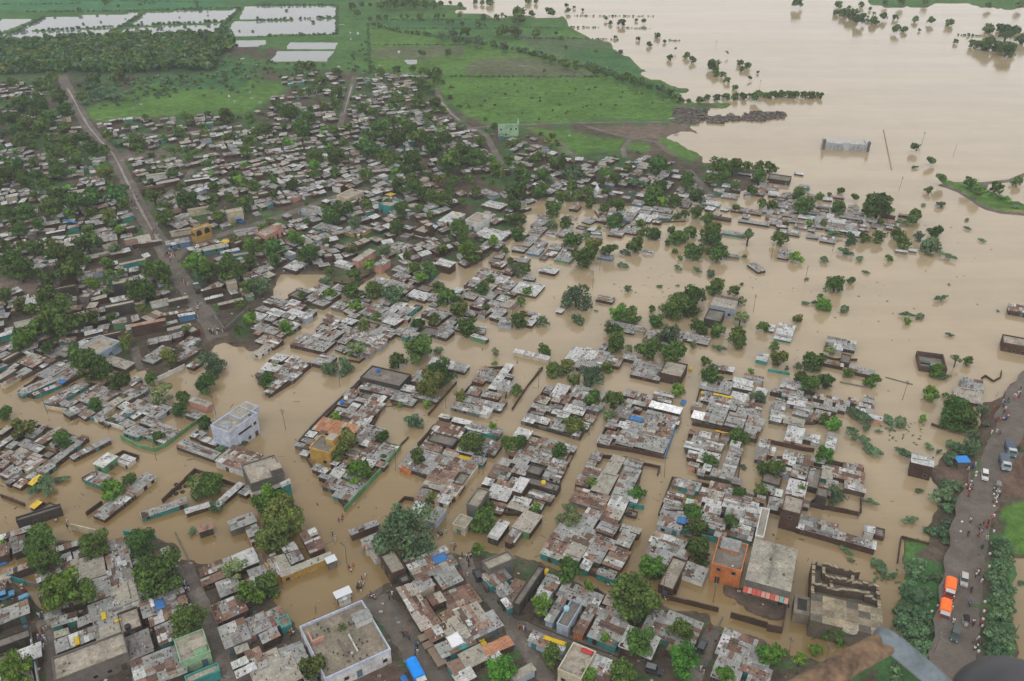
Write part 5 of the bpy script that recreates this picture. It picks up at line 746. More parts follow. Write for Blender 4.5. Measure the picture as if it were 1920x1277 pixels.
# ---------------------------------------------------------------- trees and shrubs
LEAF = dict(d=(.070, .122, .025), b=(.098, .200, .028), o=(.105, .130, .030), u=(.088, .138, .066), p=(.16, .21, .085), s=(.108, .180, .086), f=(.062, .118, .032), t=(.10, .14, .06))
def crown_np(kind, n, size, seed):
    """leaf sprays spread through the lobes of one crown; unit width, centred on its middle"""
    g = np.random.default_rng(seed); low = kind == 's'; flat = kind == 'f'
    nl = {'s': 16, 't': 9}.get(kind, 20)
    hz = .20 if low else .26 if flat else .40
    th = g.uniform(0, 2 * pi, nl); rr = np.sqrt(g.uniform(0, 1, nl)) * (.42 if low else .39); lz = g.uniform(-.75, 1, nl) * hz * .75
    rr *= np.sqrt(np.clip(1 - (lz / hz) ** 2 * .7, .1, 1)); el = g.uniform(.75, 1.15) if not low else g.uniform(.55, .8)
    lc = np.stack([rr * np.cos(th), rr * np.sin(th) * el, lz], -1); lr = g.uniform(.075, .215, nl) * (.85 if kind == 't' else 1.0) * (.8 if low else 1)
    lc[0] = (0, 0, hz * .4); lr[0] = .22 if kind not in 'st' else .12
    pick = g.choice(nl, n, p=lr ** 2 / (lr ** 2).sum()); d = g.normal(size=(n, 3)); d[:, 2] += .25; d /= np.linalg.norm(d, axis=1, keepdims=True)
    P = lc[pick] + d * (lr[pick] * g.uniform(.55, 1.12, n) ** 1.0)[:, None] * np.array([1, 1, .8 if not low else .55])
    nrm = d + g.normal(size=(n, 3)) * .55; nrm /= np.linalg.norm(nrm, axis=1, keepdims=True)
    a = np.cross(nrm, g.normal(size=(n, 3))); a /= np.linalg.norm(a, axis=1, keepdims=True); b = np.cross(nrm, a)
    s = size * g.uniform(.45, 1.55, n)[:, None]; asp = (g.uniform(.35, .7, n) if kind in 'sput' else g.uniform(.6, 1.0, n))[:, None]
    q = np.stack([P - a * s, P - b * s * asp * .8 + nrm * s * .15, P + a * s, P + b * s * asp], 1)
    lobe = g.uniform(.78, 1.25, nl)[pick] * g.uniform(.75, 1.25, n)
    c = 1.05 * np.array(LEAF[kind])[None] * lobe[:, None] * (1 + g.normal(size=(n, 3)) * np.array([.10, .05, .08]))
    return q.reshape(-1, 3), np.arange(n * 4).reshape(-1, 4), np.clip(c, .005, 1)
LODS = [(3800, .029), (1400, .046), (300, .095)]
CROWN_NP, CROWN_ME = {}, {}
for ki, kd in enumerate('dboupsft'):
    for lod, (n, sz) in enumerate(LODS):
        for v in range(3):
            n2 = int(n * (.45 if kd == 't' else .8 if kd == 's' else 1))
            CROWN_NP[kd, lod, v] = crown_np(kd, n2, sz, ki * 100 + v)
def crown_me(key):
    if key not in CROWN_ME: CROWN_ME[key] = np_mesh('crown', *CROWN_NP[key][:2], CROWN_NP[key][2], M['leaf'])
    return CROWN_ME[key]
TRUNKS = []
for v in range(3):
    mb = MB(); r2 = random.Random(v); mb.tube([(0, 0, -.6), (.01, .01, .2), (.02, -.01, .6), (.0, .02, 1.0)], [.055, .045, .036, .02], (.085, .065, .05), 6)
    for k in range(4):
        a = r2.uniform(0, 6.28); mb.tube([(.01, 0, .45 + .1 * k), (.14 * cos(a), .14 * sin(a), .72 + .07 * k), (.30 * cos(a), .30 * sin(a), .95 + .06 * k)], [.025, .017, .008], (.085, .065, .05), 5)
    TRUNKS.append(mb.mesh('trunk', M['bark'], True))
trees = []
rnd = random.Random(5)
for sh, s in TREES.items():
    for e in s.split('|'):
        a = e.split(); x, y = S(sh, float(a[0]), float(a[1])); wpx = float(a[2]) / 3.992; kd = a[3]
        low = kd == 's'; fl = flooded(x, y + wpx * .3); zb = base_z(x, y + wpx * .3); p = at(x, y, zb + 2)
        wm_ = wpx / scale_at(p) * 1.14
        zc = wm_ * .17 if low else wm_ * (.30 if fl else .36) + (.3 if fl else 1.5)
        if kd == 't': zc += 1.5
        if kd == 'f': zc = wm_ * .38 + (.8 if fl else 1.8)
        p = at(x, y, zb + zc); sc = scale_at(p)
        trees.append(dict(x=p.x, y=p.y, z=zb, zc=zc, w=wm_, kd=kd, px=(x, y), size=wpx, low=low, fl=fl))
TNAME = dict(d='deep green', b='bright green', o='olive', u='blue green', p='pale', s='feathery', f='spreading', t='thin open')
lab = []; far_t = []
n_t = {'tree': 0, 'shrub': 0}
for q in sorted(trees, key=lambda q: -q['size']):
    nm = 'shrub' if q['low'] else 'tree'; n_t[nm] += 1
    if n_t[nm] > 298 or q['size'] < 5: far_t.append(q); continue
    lod = 0 if q['size'] > 52 else 1 if q['size'] > 22 else 2
    rz = rnd.uniform(0, 6.28); key = (q['kd'], lod, rnd.randrange(3)); sz = 'huge' if q['size'] > 80 else 'large' if q['size'] > 45 else 'middling' if q['size'] > 26 else 'small'
    root = link(nm, None, None, (q['x'], q['y'], q['z']), 0); root.empty_display_size = .5
    tag(root, None, nm, 'trees of the flooded town' if nm == 'tree' else 'flooded and roadside shrubs')
    link('crown', crown_me(key), root, (0, 0, q['zc']), rz, (q['w'], q['w'] * rnd.uniform(.9, 1.1), q['w'] * rnd.uniform(.9, 1.1)) if not (q['low'] and q['fl']) else (q['w'] * rnd.uniform(1.0, 1.25), q['w'] * rnd.uniform(.6, .85), q['w'] * rnd.uniform(.5, .7)))
    if nm == 'tree': link('trunk', rnd.choice(TRUNKS), root, (0, 0, 0), rz, (q['w'], q['w'], q['zc']))
    lab.append((root, ' '.join([sz, TNAME[q['kd']], nm] + (['in water'] if q['fl'] else [])), *q['px']))
label_all(lab)
class Mass:
    """many small crowns gathered in one mesh"""
    def __init__(s): s.V, s.F, s.Cc, s.n = [], [], [], 0
    def put(s, key, x, y, z, wd, ht, g):
        v, f, c = CROWN_NP[key]; a = g.uniform(0, 6.28); ca_, sa = cos(a), sin(a); k = g.uniform(.8, 1.25)
        V = np.stack([(v[:, 0] * ca_ - v[:, 1] * sa) * wd + x, (v[:, 0] * sa + v[:, 1] * ca_) * wd + y, v[:, 2] * ht + z], -1)
        s.V.append(V); s.F.append(f + s.n); s.Cc.append(c * k); s.n += len(v)
    def done(s, name, label, cat):
        me = np_mesh(name, np.concatenate(s.V), np.concatenate(s.F), np.concatenate(s.Cc), M['leaf']); return tag(link(name, me), label, cat, None, 'stuff')
for k in 'dousb':
    CROWN_NP[k, 3, 0] = crown_np(k, 90, .17, 500 + ord(k)); CROWN_NP[k, 3, 1] = crown_np(k, 90, .17, 600 + ord(k))
ms = Mass()
for q in far_t: ms.put((q['kd'], 2, rnd.randrange(3)), q['x'], q['y'], q['z'] + q['zc'], q['w'], q['w'], rnd)
ms.done('far_trees', 'scattered distant trees of the town and far banks', 'trees')
def scatter(poly, step, fn):
    W_ = [at(x, y, .5) for x, y in poly]; wp = [(p.x, p.y) for p in W_]
    xs = [p[0] for p in wp]; ys = [p[1] for p in wp]; y = min(ys)
    while y < max(ys):
        x = min(xs)
        while x < max(xs):
            X, Y = x + rnd.uniform(-.5, .5) * step, y + rnd.uniform(-.5, .5) * step
            if pip(wp, X, Y): fn(X, Y)
            x += step
        y += step
ms = Mass()
def wood(x, y):
    if rnd.random() < .88: ms.put((rnd.choice('dddou'), 3, rnd.randrange(2)), x, y, rnd.uniform(2.8, 5.0), rnd.uniform(6, 10), rnd.uniform(6, 9), rnd)
scatter(pts("-160 80 0 82 110 76 250 72 430 66 440 74 436 92 412 106 398 134 330 132 280 136 190 139 110 136 0 140 -160 146"), 5.6, wood)
ms.done('woodland', 'dark belt of dense woodland beside the pale fish ponds', 'woodland')
ms = Mass()
def bush(w0, w1, pr, kinds='sdu'):
    def fn(x, y):
        X, Y = to_px(Vector((x, y, .5)))
        if rnd.random() > pr or flooded(X, Y) or near_road((x, y), .5): return
        wd = rnd.uniform(w0, w1); ms.put((rnd.choice(kinds), 3, rnd.randrange(2)), x, y, base_z(X, Y) + wd * .15, wd, wd * .9, rnd)
    return fn
scatter(pts("250 150 400 136 430 100 500 150 460 175 330 185 250 190"), 7, bush(2, 5, .6))
scatter(pts("870 160 1000 150 1150 155 1260 190 1240 215 980 226 900 222"), 7, bush(1.2, 2.6, .3, 'sdb'))
scatter(pts("440 110 640 120 690 70 700 140 500 150 430 150"), 7, bush(2, 5, .5))
scatter(pts("-100 150 120 150 230 300 330 240 520 210 830 150 940 250 1040 260 1080 330 960 340 600 350 330 420 -100 420"), 7.5, bush(2, 6, .5, 'sduob'))
scatter(pts("130 150 420 140 300 190 170 215"), 7, bush(2.5, 6, .55))
scatter(pts("985 245 1090 265 1290 300 1300 330 1060 330"), 8, bush(2, 4, .3))
scatter(pts("-60 420 330 420 600 350 1000 380 850 500 500 520 400 630 -60 700"), 11, bush(1.8, 3.5, .22, 'sdb'))
scatter(pts("1690 1050 1760 1060 1745 1277 1660 1277 1665 1190"), 3.0, bush(1.6, 3.6, .6, 's'))
scatter(pts("1858 1010 1900 1040 1903 1277 1846 1277"), 3.0, bush(1.6, 3.6, .55, 's'))
scatter(pts("1760 345 1845 365 1925 400 1925 386 1840 345"), 4, bush(1.5, 4, .5, 'sb'))
def town_tree(x, y):
    X, Y = to_px(Vector((x, y, .5)))
    if rnd.random() > .42 or flooded(X, Y) or near_road((x, y), 1): return
    wd = rnd.uniform(3.5, 7); z = base_z(X, Y)
    ms.put((rnd.choice('ddduob'), 2, rnd.randrange(3)), x, y, z + wd * .34 + 1.2, wd, wd, rnd)
scatter(pts("-100 160 120 150 230 300 330 225 520 200 540 140 820 150 860 225 940 250 1050 262 1080 330 1330 320 1340 370 1000 380 600 350 330 440 -100 440"), 13, town_tree)
scatter(pts("-60 440 330 440 600 350 990 380 860 495 500 520 410 630 230 690 -60 720"), 17, town_tree)
# marshy growth standing in the far ponds and drowned hedges along the river
def reeds(pr, w0=1.5, w1=4.5):
    def fn(x, y):
        if rnd.random() < pr:
            wd = rnd.uniform(w0, w1); ms.put((rnd.choice('sdu'), 3, rnd.randrange(2)), x, y, .2 + wd * .2, wd * 1.3, wd, rnd)
    return fn
for q, pr in zip(PONDS, (.01, .04, .07, .05, .26, .02, .004, .0, .0, .2, 0)): scatter(q, 6, reeds(pr, 1.2, 3.2))
for line, wd in ((pts("130 240 890 200 1720 160", 0), 3), (pts("0 262 110 240 330 132", 0), 3), (pts("760 290 1090 96", 0), 3), (pts("1600 262 1800 70", 0), 4), (pts("0 155 610 130", 1), 3), (pts("0 42 610 40", 1), 2.5), (pts("610 40 605 255", 1), 2.5), (pts("0 280 605 258", 1), 3), (pts("150 95 1035 85 1780 60", 0), 2.5), (pts("1060 30 1170 32", 0) , 2),
                 (pts("0 380 300 450 620 530 840 590 1110 680 1260 755", 2), 6.0), (pts("840 180 1080 245 1500 300 1916 375", 1), 5.0), (pts("0 208 380 214", 2), 1.7), (pts("0 292 700 292", 2), 1.7), (pts("0 578 650 580", 2), 1.7), (pts("840 150 1916 152", 1), 1.7), (pts("850 216 1900 216", 1), 1.7), (pts("838 180 852 560", 1), 1.7), (pts("850 340 1560 338", 1), 1.4), (pts("1390 575 1916 580", 1), 1.7), (pts("0 36 600 30", 0), 1.8), (pts("300 0 820 8 1500 20", 0), 1.8), (pts("1460 0 1480 60", 0), 2.2), (pts("430 205 650 205", 2), 2), (pts("840 210 1040 213", 2), 2), (pts("740 297 800 298", 2), 1.8), (pts("1180 302 1260 304", 2), 1.8), (pts("1060 122 410 118", 2), 1.8), (pts("1260 762 1420 752 1460 740", 2), 2.5), (pts("0 716 410 720", 3), 4.5), (pts("1580 728 1916 716", 2), 4), (pts("550 100 700 150 820 178", 3), 5), (pts("1420 262 1620 272", 3), 2.2), (pts("920 212 1040 222", 3), 2.5), (pts("1520 330 1680 378 1840 385", 3), 6), (pts("1640 215 1916 250", 3), 7), (pts("900 40 1380 45", 1), 4.5), (pts("-50 345 20 300 80 255", 0), 3)):
    for (x1, y1), (x2, y2) in zip(line[:-1], line[1:]):
        A, B = at(x1, y1, .3), at(x2, y2, .3); L = (B - A).length; n = int(L / (wd * .75)) + 1
        for k in range(n):
            if rnd.random() < .82:
                p = A.lerp(B, (k + rnd.random()) / n); ww = wd * rnd.uniform(.6, 1.3); X, Y = to_px(p)
                ms.put((rnd.choice('dus'), 3, rnd.randrange(2)), p.x + rnd.uniform(-.8, .8), p.y + rnd.uniform(-1, 1), base_z(X, Y) + ww * .3, ww, ww * .9, rnd)
ms.done('undergrowth', 'low scrub, reeds and hedge growth over fields, ponds and yards', 'scrub')
# floating leaves and twigs between the drowned shrubs
ms = Mass()
for sh, x, y, rx, ry, n in ((11, 980, 690, 180, 90, 26), (11, 1000, 640, 120, 60, 14), (15, 880, 500, 110, 60, 14), (7, 640, 980, 300, 160, 12), (6, 900, 850, 500, 200, 14), (7, 1400, 700, 300, 300, 10)):
    for _ in range(n):
        X, Y = S(sh, x + rnd.uniform(-rx, rx), y + rnd.uniform(-ry, ry)); p = at(X, Y, .03)
        if flooded(X, Y): wd = rnd.uniform(.5, 1.4); ms.put(('s', 3, 0), p.x, p.y, .03, wd, wd * .25, rnd)
ms.done('floating_leaves', 'loose leaves and twigs drifting on the brown flood water', 'debris')
# ---------------------------------------------------------------- compound walls
rnd = random.Random(8); lab = []
for ck, h, sh, s in WALLS:
    P = pts(s, sh); mb = MB(); W_ = []
    for x, y in P:
        zb = base_z(x, y + h * 4); p = at(x, y, zb + h); W_.append((p, zb))
    o0 = W_[0][0]; c = vary(WC[ck], .1, rnd)
    for (p, z1), (q, z2) in zip(W_[:-1], W_[1:]):
        n = max(1, int((q - p).length / 2.2)); L = (q - p)
        for k in range(n):
            a, b_ = p + L * (k / n), p + L * ((k + 1) / n); j = rnd.uniform(-.12, .1) if ck in 'bk' else rnd.uniform(-.02, .02)
            mb.obox((a.x - o0.x, a.y - o0.y), (b_.x - o0.x, b_.y - o0.y), .28, -1.5, z1 + h + j, vary(c, .08, rnd), z1 + h + j + (rnd.uniform(-.08, .08) if ck == 'b' else 0))
    mid = P[len(P) // 2]; o = link('compound_wall', mb.mesh('compound_wall', M['wall']), None, (o0.x, o0.y, 0)); tag(o, None, 'wall', 'compound walls', 'thing')
    lab.append((o, ('low ' if h < 1.1 else '') + WNAME[ck] + ' compound wall' + (' in water' if flooded(*mid) else ''), *mid))
for sh, ang, dens, s in BLOCKS:                       # outer walls that close each flooded block against its lanes
    if sh not in (8, 9, 10, 11, 14) or dens < .7: continue
    P = pts(s, sh); h = SH_H[sh] * .8; cx, cy = sum(p[0] for p in P) / len(P), sum(p[1] for p in P) / len(P); mb = MB(); o0 = None
    W_ = [at(x, y, base_z(x, y + h * 4) + h) for x, y in P]
    for (p, px_), (q, qx_) in zip(zip(W_, P), zip(W_[1:] + W_[:1], P[1:] + P[:1])):
        L = q - p
        if L.length < 5: continue
        n = max(1, int(L.length / 2.4)); c = vary(rnd.choice((WC['b'], WC['b'], WC['u'], WC['k'])), .15, rnd); o0 = o0 or p.copy()
        for k in range(n):
            a, b_ = p + L * (k / n), p + L * ((k + 1) / n)
            j = -h * .85 if rnd.random() < .10 or near_road((a.x, a.y), .5) else rnd.uniform(-.2, .05); mb.obox((a.x - o0.x, a.y - o0.y), (b_.x - o0.x, b_.y - o0.y), .26, -1.5, a.z + j, vary(c, .08, rnd), b_.z + j + rnd.uniform(-.1, .05))
    if not mb.v: continue
    o = link('compound_wall', mb.mesh('compound_wall', M['wall']), None, (o0.x, o0.y, 0)); tag(o, None, 'wall', 'compound walls', 'thing'); lab.append((o, 'long brown outer wall of the block', cx, cy))
label_all(lab)

# ---------------------------------------------------------------- buildings with a shape of their own
def frame_of(sh, ang, x1, y1, x2, y2, h):
    L, Rr = S(sh, x1, y1), S(sh, x2, y2); zb = base_z((L[0] + Rr[0]) / 2, (L[1] + Rr[1]) / 2 + h * 4); A, B = at(*L, zb + h), at(*Rr, zb + h); d = B - A; a1 = R(ang)
    dp, wd = abs(d.x * cos(a1) + d.y * sin(a1)), abs(d.x * sin(a1) - d.y * cos(a1)); c = (A + B) / 2
    return (c.x, c.y, zb), a1 - pi / 2, max(2, wd), max(2, dp)
def block(name, label, sh, ang, box_, h, wk, levels, rk='c', par=.7, parcol=None, left=False, stair=None, dense=.5, flat_open=True):
    loc, rz, wd, dp = frame_of(sh, ang, *box_, h); root = link(name, None, None, loc, rz); tag(root, label, 'building')
    mb = MB(); wall_mesh(mb, wd, dp, h, WC[wk], rnd); link('wall', mb.mesh('wall', M['wall']), root)
    link('roof', slab_mb(wd, dp, h, RC[rk], rnd).mesh('roof', M['concrete']), root)
    if par: link('parapet', parapet_mb(wd, dp, h - .12, par + .12, .25, WC[parcol or wk], rnd).mesh('parapet', M['wall']), root)
    if stair:
        sx, sy, sw, sd, shh = stair; sb = MB(); sb.box(sx * wd / 2 - sw / 2, sx * wd / 2 + sw / 2, sy * dp / 2 - sd / 2, sy * dp / 2 + sd / 2, h, h + shh, WC[wk]); link('stair_room', sb.mesh('stair_room', M['wall']), root)
        sb = MB(); sb.box(sx * wd / 2 - sw / 2 - .2, sx * wd / 2 + sw / 2 + .2, sy * dp / 2 - sd / 2 - .2, sy * dp / 2 + sd / 2 + .2, h + shh, h + shh + .15, RC['g']); link('stair_roof', sb.mesh('stair_roof', M['concrete']), root)
    if flat_open: put_openings(root, wd, dp, levels, rnd, left, dense)
    return root, wd, dp
WC['V'] = (.46, .50, .60)
RC['q'] = (.25, .215, .165)
# white walled terrace at the foot of the main street
r_, wd, dp = block('terrace_building', 'broad concrete terrace with white parapet and roof plants beside the main street', 13, 31, (330, 885, 1008, 1052), 3.8, 'W', (0.3,), 'q', .75, 'V', False, (-.35, .72, 2.6, 3.6, 1.7))
mb = MB()
for _ in range(26):
    a, b_ = rnd.uniform(-wd / 2 + 1, wd / 2 - 1), rnd.uniform(-dp / 2 + 1, dp / 2 - 1); mb.box(a - .12, a + .12, b_ - .12, b_ + .12, 3.8, 4.3, (.07, .06, .055))
link('column_stub', mb.mesh('column_stub', M['concrete']), r_)['kind'] = 'stuff'
mb = MB(); mb.box(-.5, 4.6, -1.4, -1.1, 3.8, 4.5, WC['G']); mb.box(-.5, 4.6, 1.0, 1.3, 3.8, 4.4, WC['W']); mb.box(-5.2, -2.4, -6.5, -6.2, 3.8, 5.0, WC['p']); mb.box(-2.4, -2.1, -6.5, -3.8, 3.8, 5.0, WC['p']); link('light_well', mb.mesh('light_well', M['wall']), r_)
# two storey pale blue house
r_, wd, dp = block('blue_house', 'two storey pale blue house with stepped flat terraces at the flooded crossing', 8, 60, (1578, 640, 1925, 548), 6.8, 'V', (-.3, 3.2), 'l', .7, 'V', False, (.0, -.55, 2.4, 1.6, 1.2), .3)
sb = MB(); sb.box(-wd / 2 - .1, wd * .2, dp / 2 - 4.5, dp / 2 + 3, 5, 7.3, WC['V']); sb.box(-wd / 2 + .2, wd * .2 - .3, dp / 2 - 4.2, dp / 2 + 2.7, 7.3, 7.32, RC['l']); link('upper_terrace', sb.mesh('upper_terrace', M['wall']), r_)
mb = MB(); mb.box(wd / 2 - .02, wd / 2 + .06, -dp * .2, dp * .25, 4.2, 4.9, (.02, .02, .03)); link('window_band', mb.mesh('window_band', M['dark']), r_)
# orange fronted building and the long beige hall
r_, wd, dp = block('orange_building', 'two storey building with orange front and brown terrace beside the beige hall', 14, 68, (1495, 405, 1765, 265), 5.4, 'o', (0, 3.1), 'd', .5, 'o', True, (-.1, .55, 4.2, 3.6, .9), .6)
r_, wd, dp = block('concrete_hall', 'long beige concrete hall with split flat roof and red awnings', 14, 68, (1745, 515, 2140, 290), 5.4, 'G', (0, 2.8), 'l', 0, None, True, None, .5)
mb = MB()
for k in range(10): mb.quad((-wd / 2 + wd * k / 10, -dp / 2 - 1.3, 2.6), (-wd / 2 + wd * (k + 1) / 10 - .1, -dp / 2 - 1.3, 2.6), (-wd / 2 + wd * (k + 1) / 10 - .1, -dp / 2 - .01, 3.2), (-wd / 2 + wd * k / 10, -dp / 2 - .01, 3.2), rnd.choice([(.5, .08, .05), (.55, .25, .2), (.15, .35, .3), (.6, .5, .45)]))
link('awning', mb.mesh('awning', M['paint']), r_)
mb = MB(); mb.box(-.15, .15, -dp / 2 + .5, dp / 2 - .5, 5.4, 5.8, (.25, .23, .2)); link('roof_ridge', mb.mesh('roof_ridge', M['concrete']), r_)
r_, wd, dp = block('hall_wing', 'narrow beige roofed wing behind the long beige hall', 14, 68, (1822, 195, 1925, 0), 5.2, 'C', (0, 3.1), 'l', .5, 'W', True, None, .4)
# mossy roofless ruin at the water's edge
loc, rz, wd, dp = frame_of(15, 72, 330, 640, 840, 640, 5.2); rz = R(72) - pi / 2
root = link('ruin', None, None, loc, rz); tag(root, 'mossy roofless ruin with broken brown walls and an arched gap in water', 'ruin')
wd, dp = 15.0, 19.5
mb = MB(); mb.box(-wd / 2, wd / 2, -dp / 2, -dp * .08, -1.5, 5.1, (.12, .10, .075)); link('lower_block', mb.mesh('lower_block', M['wall']), root)
mb = MB()
for i in range(6):
    for j in range(4): mb.box(-wd / 2 - .1 + (wd + .2) * i / 6, -wd / 2 - .1 + (wd + .2) * (i + 1) / 6, -dp / 2 - .1 + (dp * .42) * j / 4, -dp / 2 - .1 + dp * .42 * (j + 1) / 4, 5.1, 5.3 + rnd.uniform(-.02, .03), vary(rnd.choice([(.22, .185, .13), (.30, .25, .17), (.12, .105, .085)]), .15, rnd))
link('terrace', mb.mesh('terrace', M['concrete']), root)
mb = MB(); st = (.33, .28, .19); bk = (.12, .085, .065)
def rag(x0, y0, x1, y1, h0, h1):
    n = max(2, int(hypot(x1 - x0, y1 - y0) / 1.1))
    for k in range(n):
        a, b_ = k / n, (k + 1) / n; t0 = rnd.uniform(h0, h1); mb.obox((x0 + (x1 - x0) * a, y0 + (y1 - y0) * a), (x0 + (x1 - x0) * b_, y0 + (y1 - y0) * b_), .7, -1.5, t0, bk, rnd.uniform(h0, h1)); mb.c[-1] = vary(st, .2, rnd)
y0 = -dp * .08
for a in ((-wd / 2 + .3, y0, -wd / 2 + .3, dp / 2, 4.2, 5.6), (wd / 2 - .3, y0, wd / 2 - .3, dp * .34, 3.6, 5.0), (-wd / 2, dp / 2 - .3, wd * .22, dp / 2 - .3, 4.0, 5.4), (-wd * .3, dp * .3, wd / 2, dp * .34, 3.4, 4.8), (-wd / 2, dp * .12, -wd * .05, dp * .12, 4.0, 5.0), (wd * .28, dp * .12, wd / 2, dp * .12, 3.6, 4.8), (-wd * .2, dp * .12, -wd * .2, dp * .32, 3.2, 4.6), (wd * .12, dp * .3, wd * .12, dp / 2, 2.6, 4.4), (-wd * .32, dp * .32, -wd * .32, dp / 2, 3.2, 4.8), (-wd * .05, dp * .12, .35 * wd, dp * .16, 4.6, 5.0)): rag(*a)
link('broken_wall', mb.mesh('broken_wall', M['wall']), root)
mb = MB(); mb.box(-wd / 2 + .5, wd / 2 - .5, y0 + .5, dp / 2 - .5, 2.3, 2.5, (.10, .085, .07), (.14, .13, .09)); link('floor_slab', mb.mesh('floor_slab', M['concrete']), root)
mb = MB(); mb.box(-wd / 2 - 3.4, -wd / 2, -dp * .34, -dp * .05, -1.5, 3.2, (.22, .19, .15)); mb.box(-wd / 2 - 2.7, -wd / 2 - .6, -dp * .28, -dp * .1, 3.2, 3.22, (.05, .045, .04)); link('side_tower', mb.mesh('side_tower', M['wall']), root)
mb = MB()
for k in range(9):
    a, b_ = pi + pi * k / 8, pi + pi * (k + 1) / 8
    if k < 8: mb.obox((.8 + 1.5 * cos(a), -dp / 2 + .8 * sin(a)), (.8 + 1.5 * cos(b_), -dp / 2 + .8 * sin(b_)), .15, 4.6, 5.7, (.5, .45, .38))
link('balcony', mb.mesh('balcony', M['wall']), root)
# long white arcade standing in the river
A, B = at(*S(3, 418, 1118), 0), at(*S(3, 742, 1135), 0); L = (B - A).length; root = link('river_arcade', None, None, tuple(A), atan2(B.y - A.y, B.x - A.x)); tag(root, 'long white arcade with two corner turrets standing in the river', 'building')
mb = MB(); hh = 3.8; mb.box(0, L, 0, .6, -1.5, hh, (.38, .40, .42)); mb.box(0, .6, .6, 11, -1.5, hh, (.42, .44, .46)); mb.box(L - .6, L, .6, 11, -1.5, hh, (.42, .44, .46)); mb.box(.6, L - .6, 10.4, 11, -1.5, hh - 1.0, (.42, .43, .44)); link('wall', mb.mesh('wall', M['wall']), root)
mb = MB(); mb.box(L * .42, L * .58, -.6, .9, -1.5, hh + .7, (.40, .42, .44)); link('gateway', mb.mesh('gateway', M['wall']), root)
mb = MB()
for k in range(12): mb.box(.6 + (L - 1.2) * k / 12, .6 + (L - 1.2) * (k + 1) / 12, .6, 10.4, hh - 1.2, hh - .9 + .03 * (k % 2), vary((.46, .45, .42), .06, rnd))
link('roof', mb.mesh('roof', M['roof']), root)
for k in range(11):
    u = L * (k + .5) / 11
    if .40 < u / L < .60: continue
    mb = MB(); n = 10; w_ = L / 11 * .33; V_ = [(u - w_, -.03, 0), (u + w_, -.03, 0)] + [(u + w_ * cos(pi * i / n), -.03, 1.9 + w_ * sin(pi * i / n)) for i in range(n + 1)]
    mb.v = V_ + [(x, .05, z) for x, y, z in V_]; m_ = len(V_); mb.f = [tuple(range(m_))] + [(i, i + m_, (i + 1) % m_ + m_, (i + 1) % m_) for i in range(m_)]; mb.c = [(.30, .32, .33)] * len(mb.f); link('arch', mb.mesh('arch', M['wall']), root)
for x in (-.3, L + .3):
    mb = MB(); mb.tube([(x, .3, -1.5), (x, .3, hh + .3), (x, .3, hh + .4), (x, .3, hh + 1.4), (x, .3, hh + 1.8), (x, .3, hh + 2.2)], [.8, .8, 1.0, .85, .6, .1], (.14, .12, .11), 10); link('turret', mb.mesh('turret', M['wall']), root)
# pale green gabled hall on the causeway corner
r_, wd, dp = block('green_hall', 'pale green gabled hall where the causeway meets the meadow', 1, 8, (1815, 945, 1960, 930), 6.5, 'e', (0, 3.1), 'c', .6, 'e', False, None, .5)
mb = MB(); x0, x1 = -wd * .05, wd / 2; yb = dp / 2; mb.v = [(x0, yb - .5, 6.5), (x1, yb - .5, 6.5), (x1, yb - .5, 8), ((x0 + x1) / 2, yb - .5, 10.5), (x0, yb - .5, 8)]; mb.v += [(x, y + .8, z) for x, y, z in mb.v]; mb.f = [(0, 1, 2, 3, 4), (9, 8, 7, 6, 5)] + [(i, i + 5, (i + 1) % 5 + 5, (i + 1) % 5) for i in range(5)]; mb.c = [WC['e']] * 7; link('gable', mb.mesh('gable', M['wall']), r_)
# yellow arcaded house above the market crossing
r_, wd, dp = block('arcaded_house', 'two storey yellow house with two arches beside the market crossing', 4, 50, (1425, 440, 1575, 412), 5.8, 'y', (0,), 'c', .5, 'y', False, None, .3, False)
for sd, ln in (('f', wd), ('r', dp)):
    for k in range(2):
        u = -ln / 2 + ln * (k + .5) / 2; mb = MB(); n = 10; w_ = ln * .16; V_ = [(-w_, -.05, 0), (w_, -.05, 0)] + [(w_ * cos(pi * i / n), -.05, 1.2 + w_ * sin(pi * i / n)) for i in range(n + 1)]
        mb.v = V_ + [(x, .05, z) for x, y, z in V_]; m_ = len(V_); mb.f = [tuple(range(m_))] + [(i, i + m_, (i + 1) % m_ + m_, (i + 1) % m_) for i in range(m_)]; mb.c = [(.03, .025, .02)] * len(mb.f); l, rr_ = face_at(sd, wd, dp, u, 3.1); link('arch', mb.mesh('arch', M['dark']), r_, l, rr_)
# white domed shrine
p = at(*S(6, 635, 195), base_z(*S(6, 635, 195))); root = link('shrine', None, None, tuple(p)); tag(root, 'small white domed shrine among the back lane houses', 'shrine')
mb = MB(); mb.box(-1.5, 1.5, -1.5, 1.5, -1, 2.2, WC['W']); link('wall', mb.mesh('wall', M['wall']), root)
mb = MB(); mb.tube([(0, 0, 2.2), (0, 0, 2.8), (0, 0, 3.8), (0, 0, 4.8), (0, 0, 5.6), (0, 0, 6.4)], [1.2, 1.45, 1.35, .9, .4, .05], (.62, .62, .62), 14); link('dome', mb.mesh('dome', M['paint'], True), root)
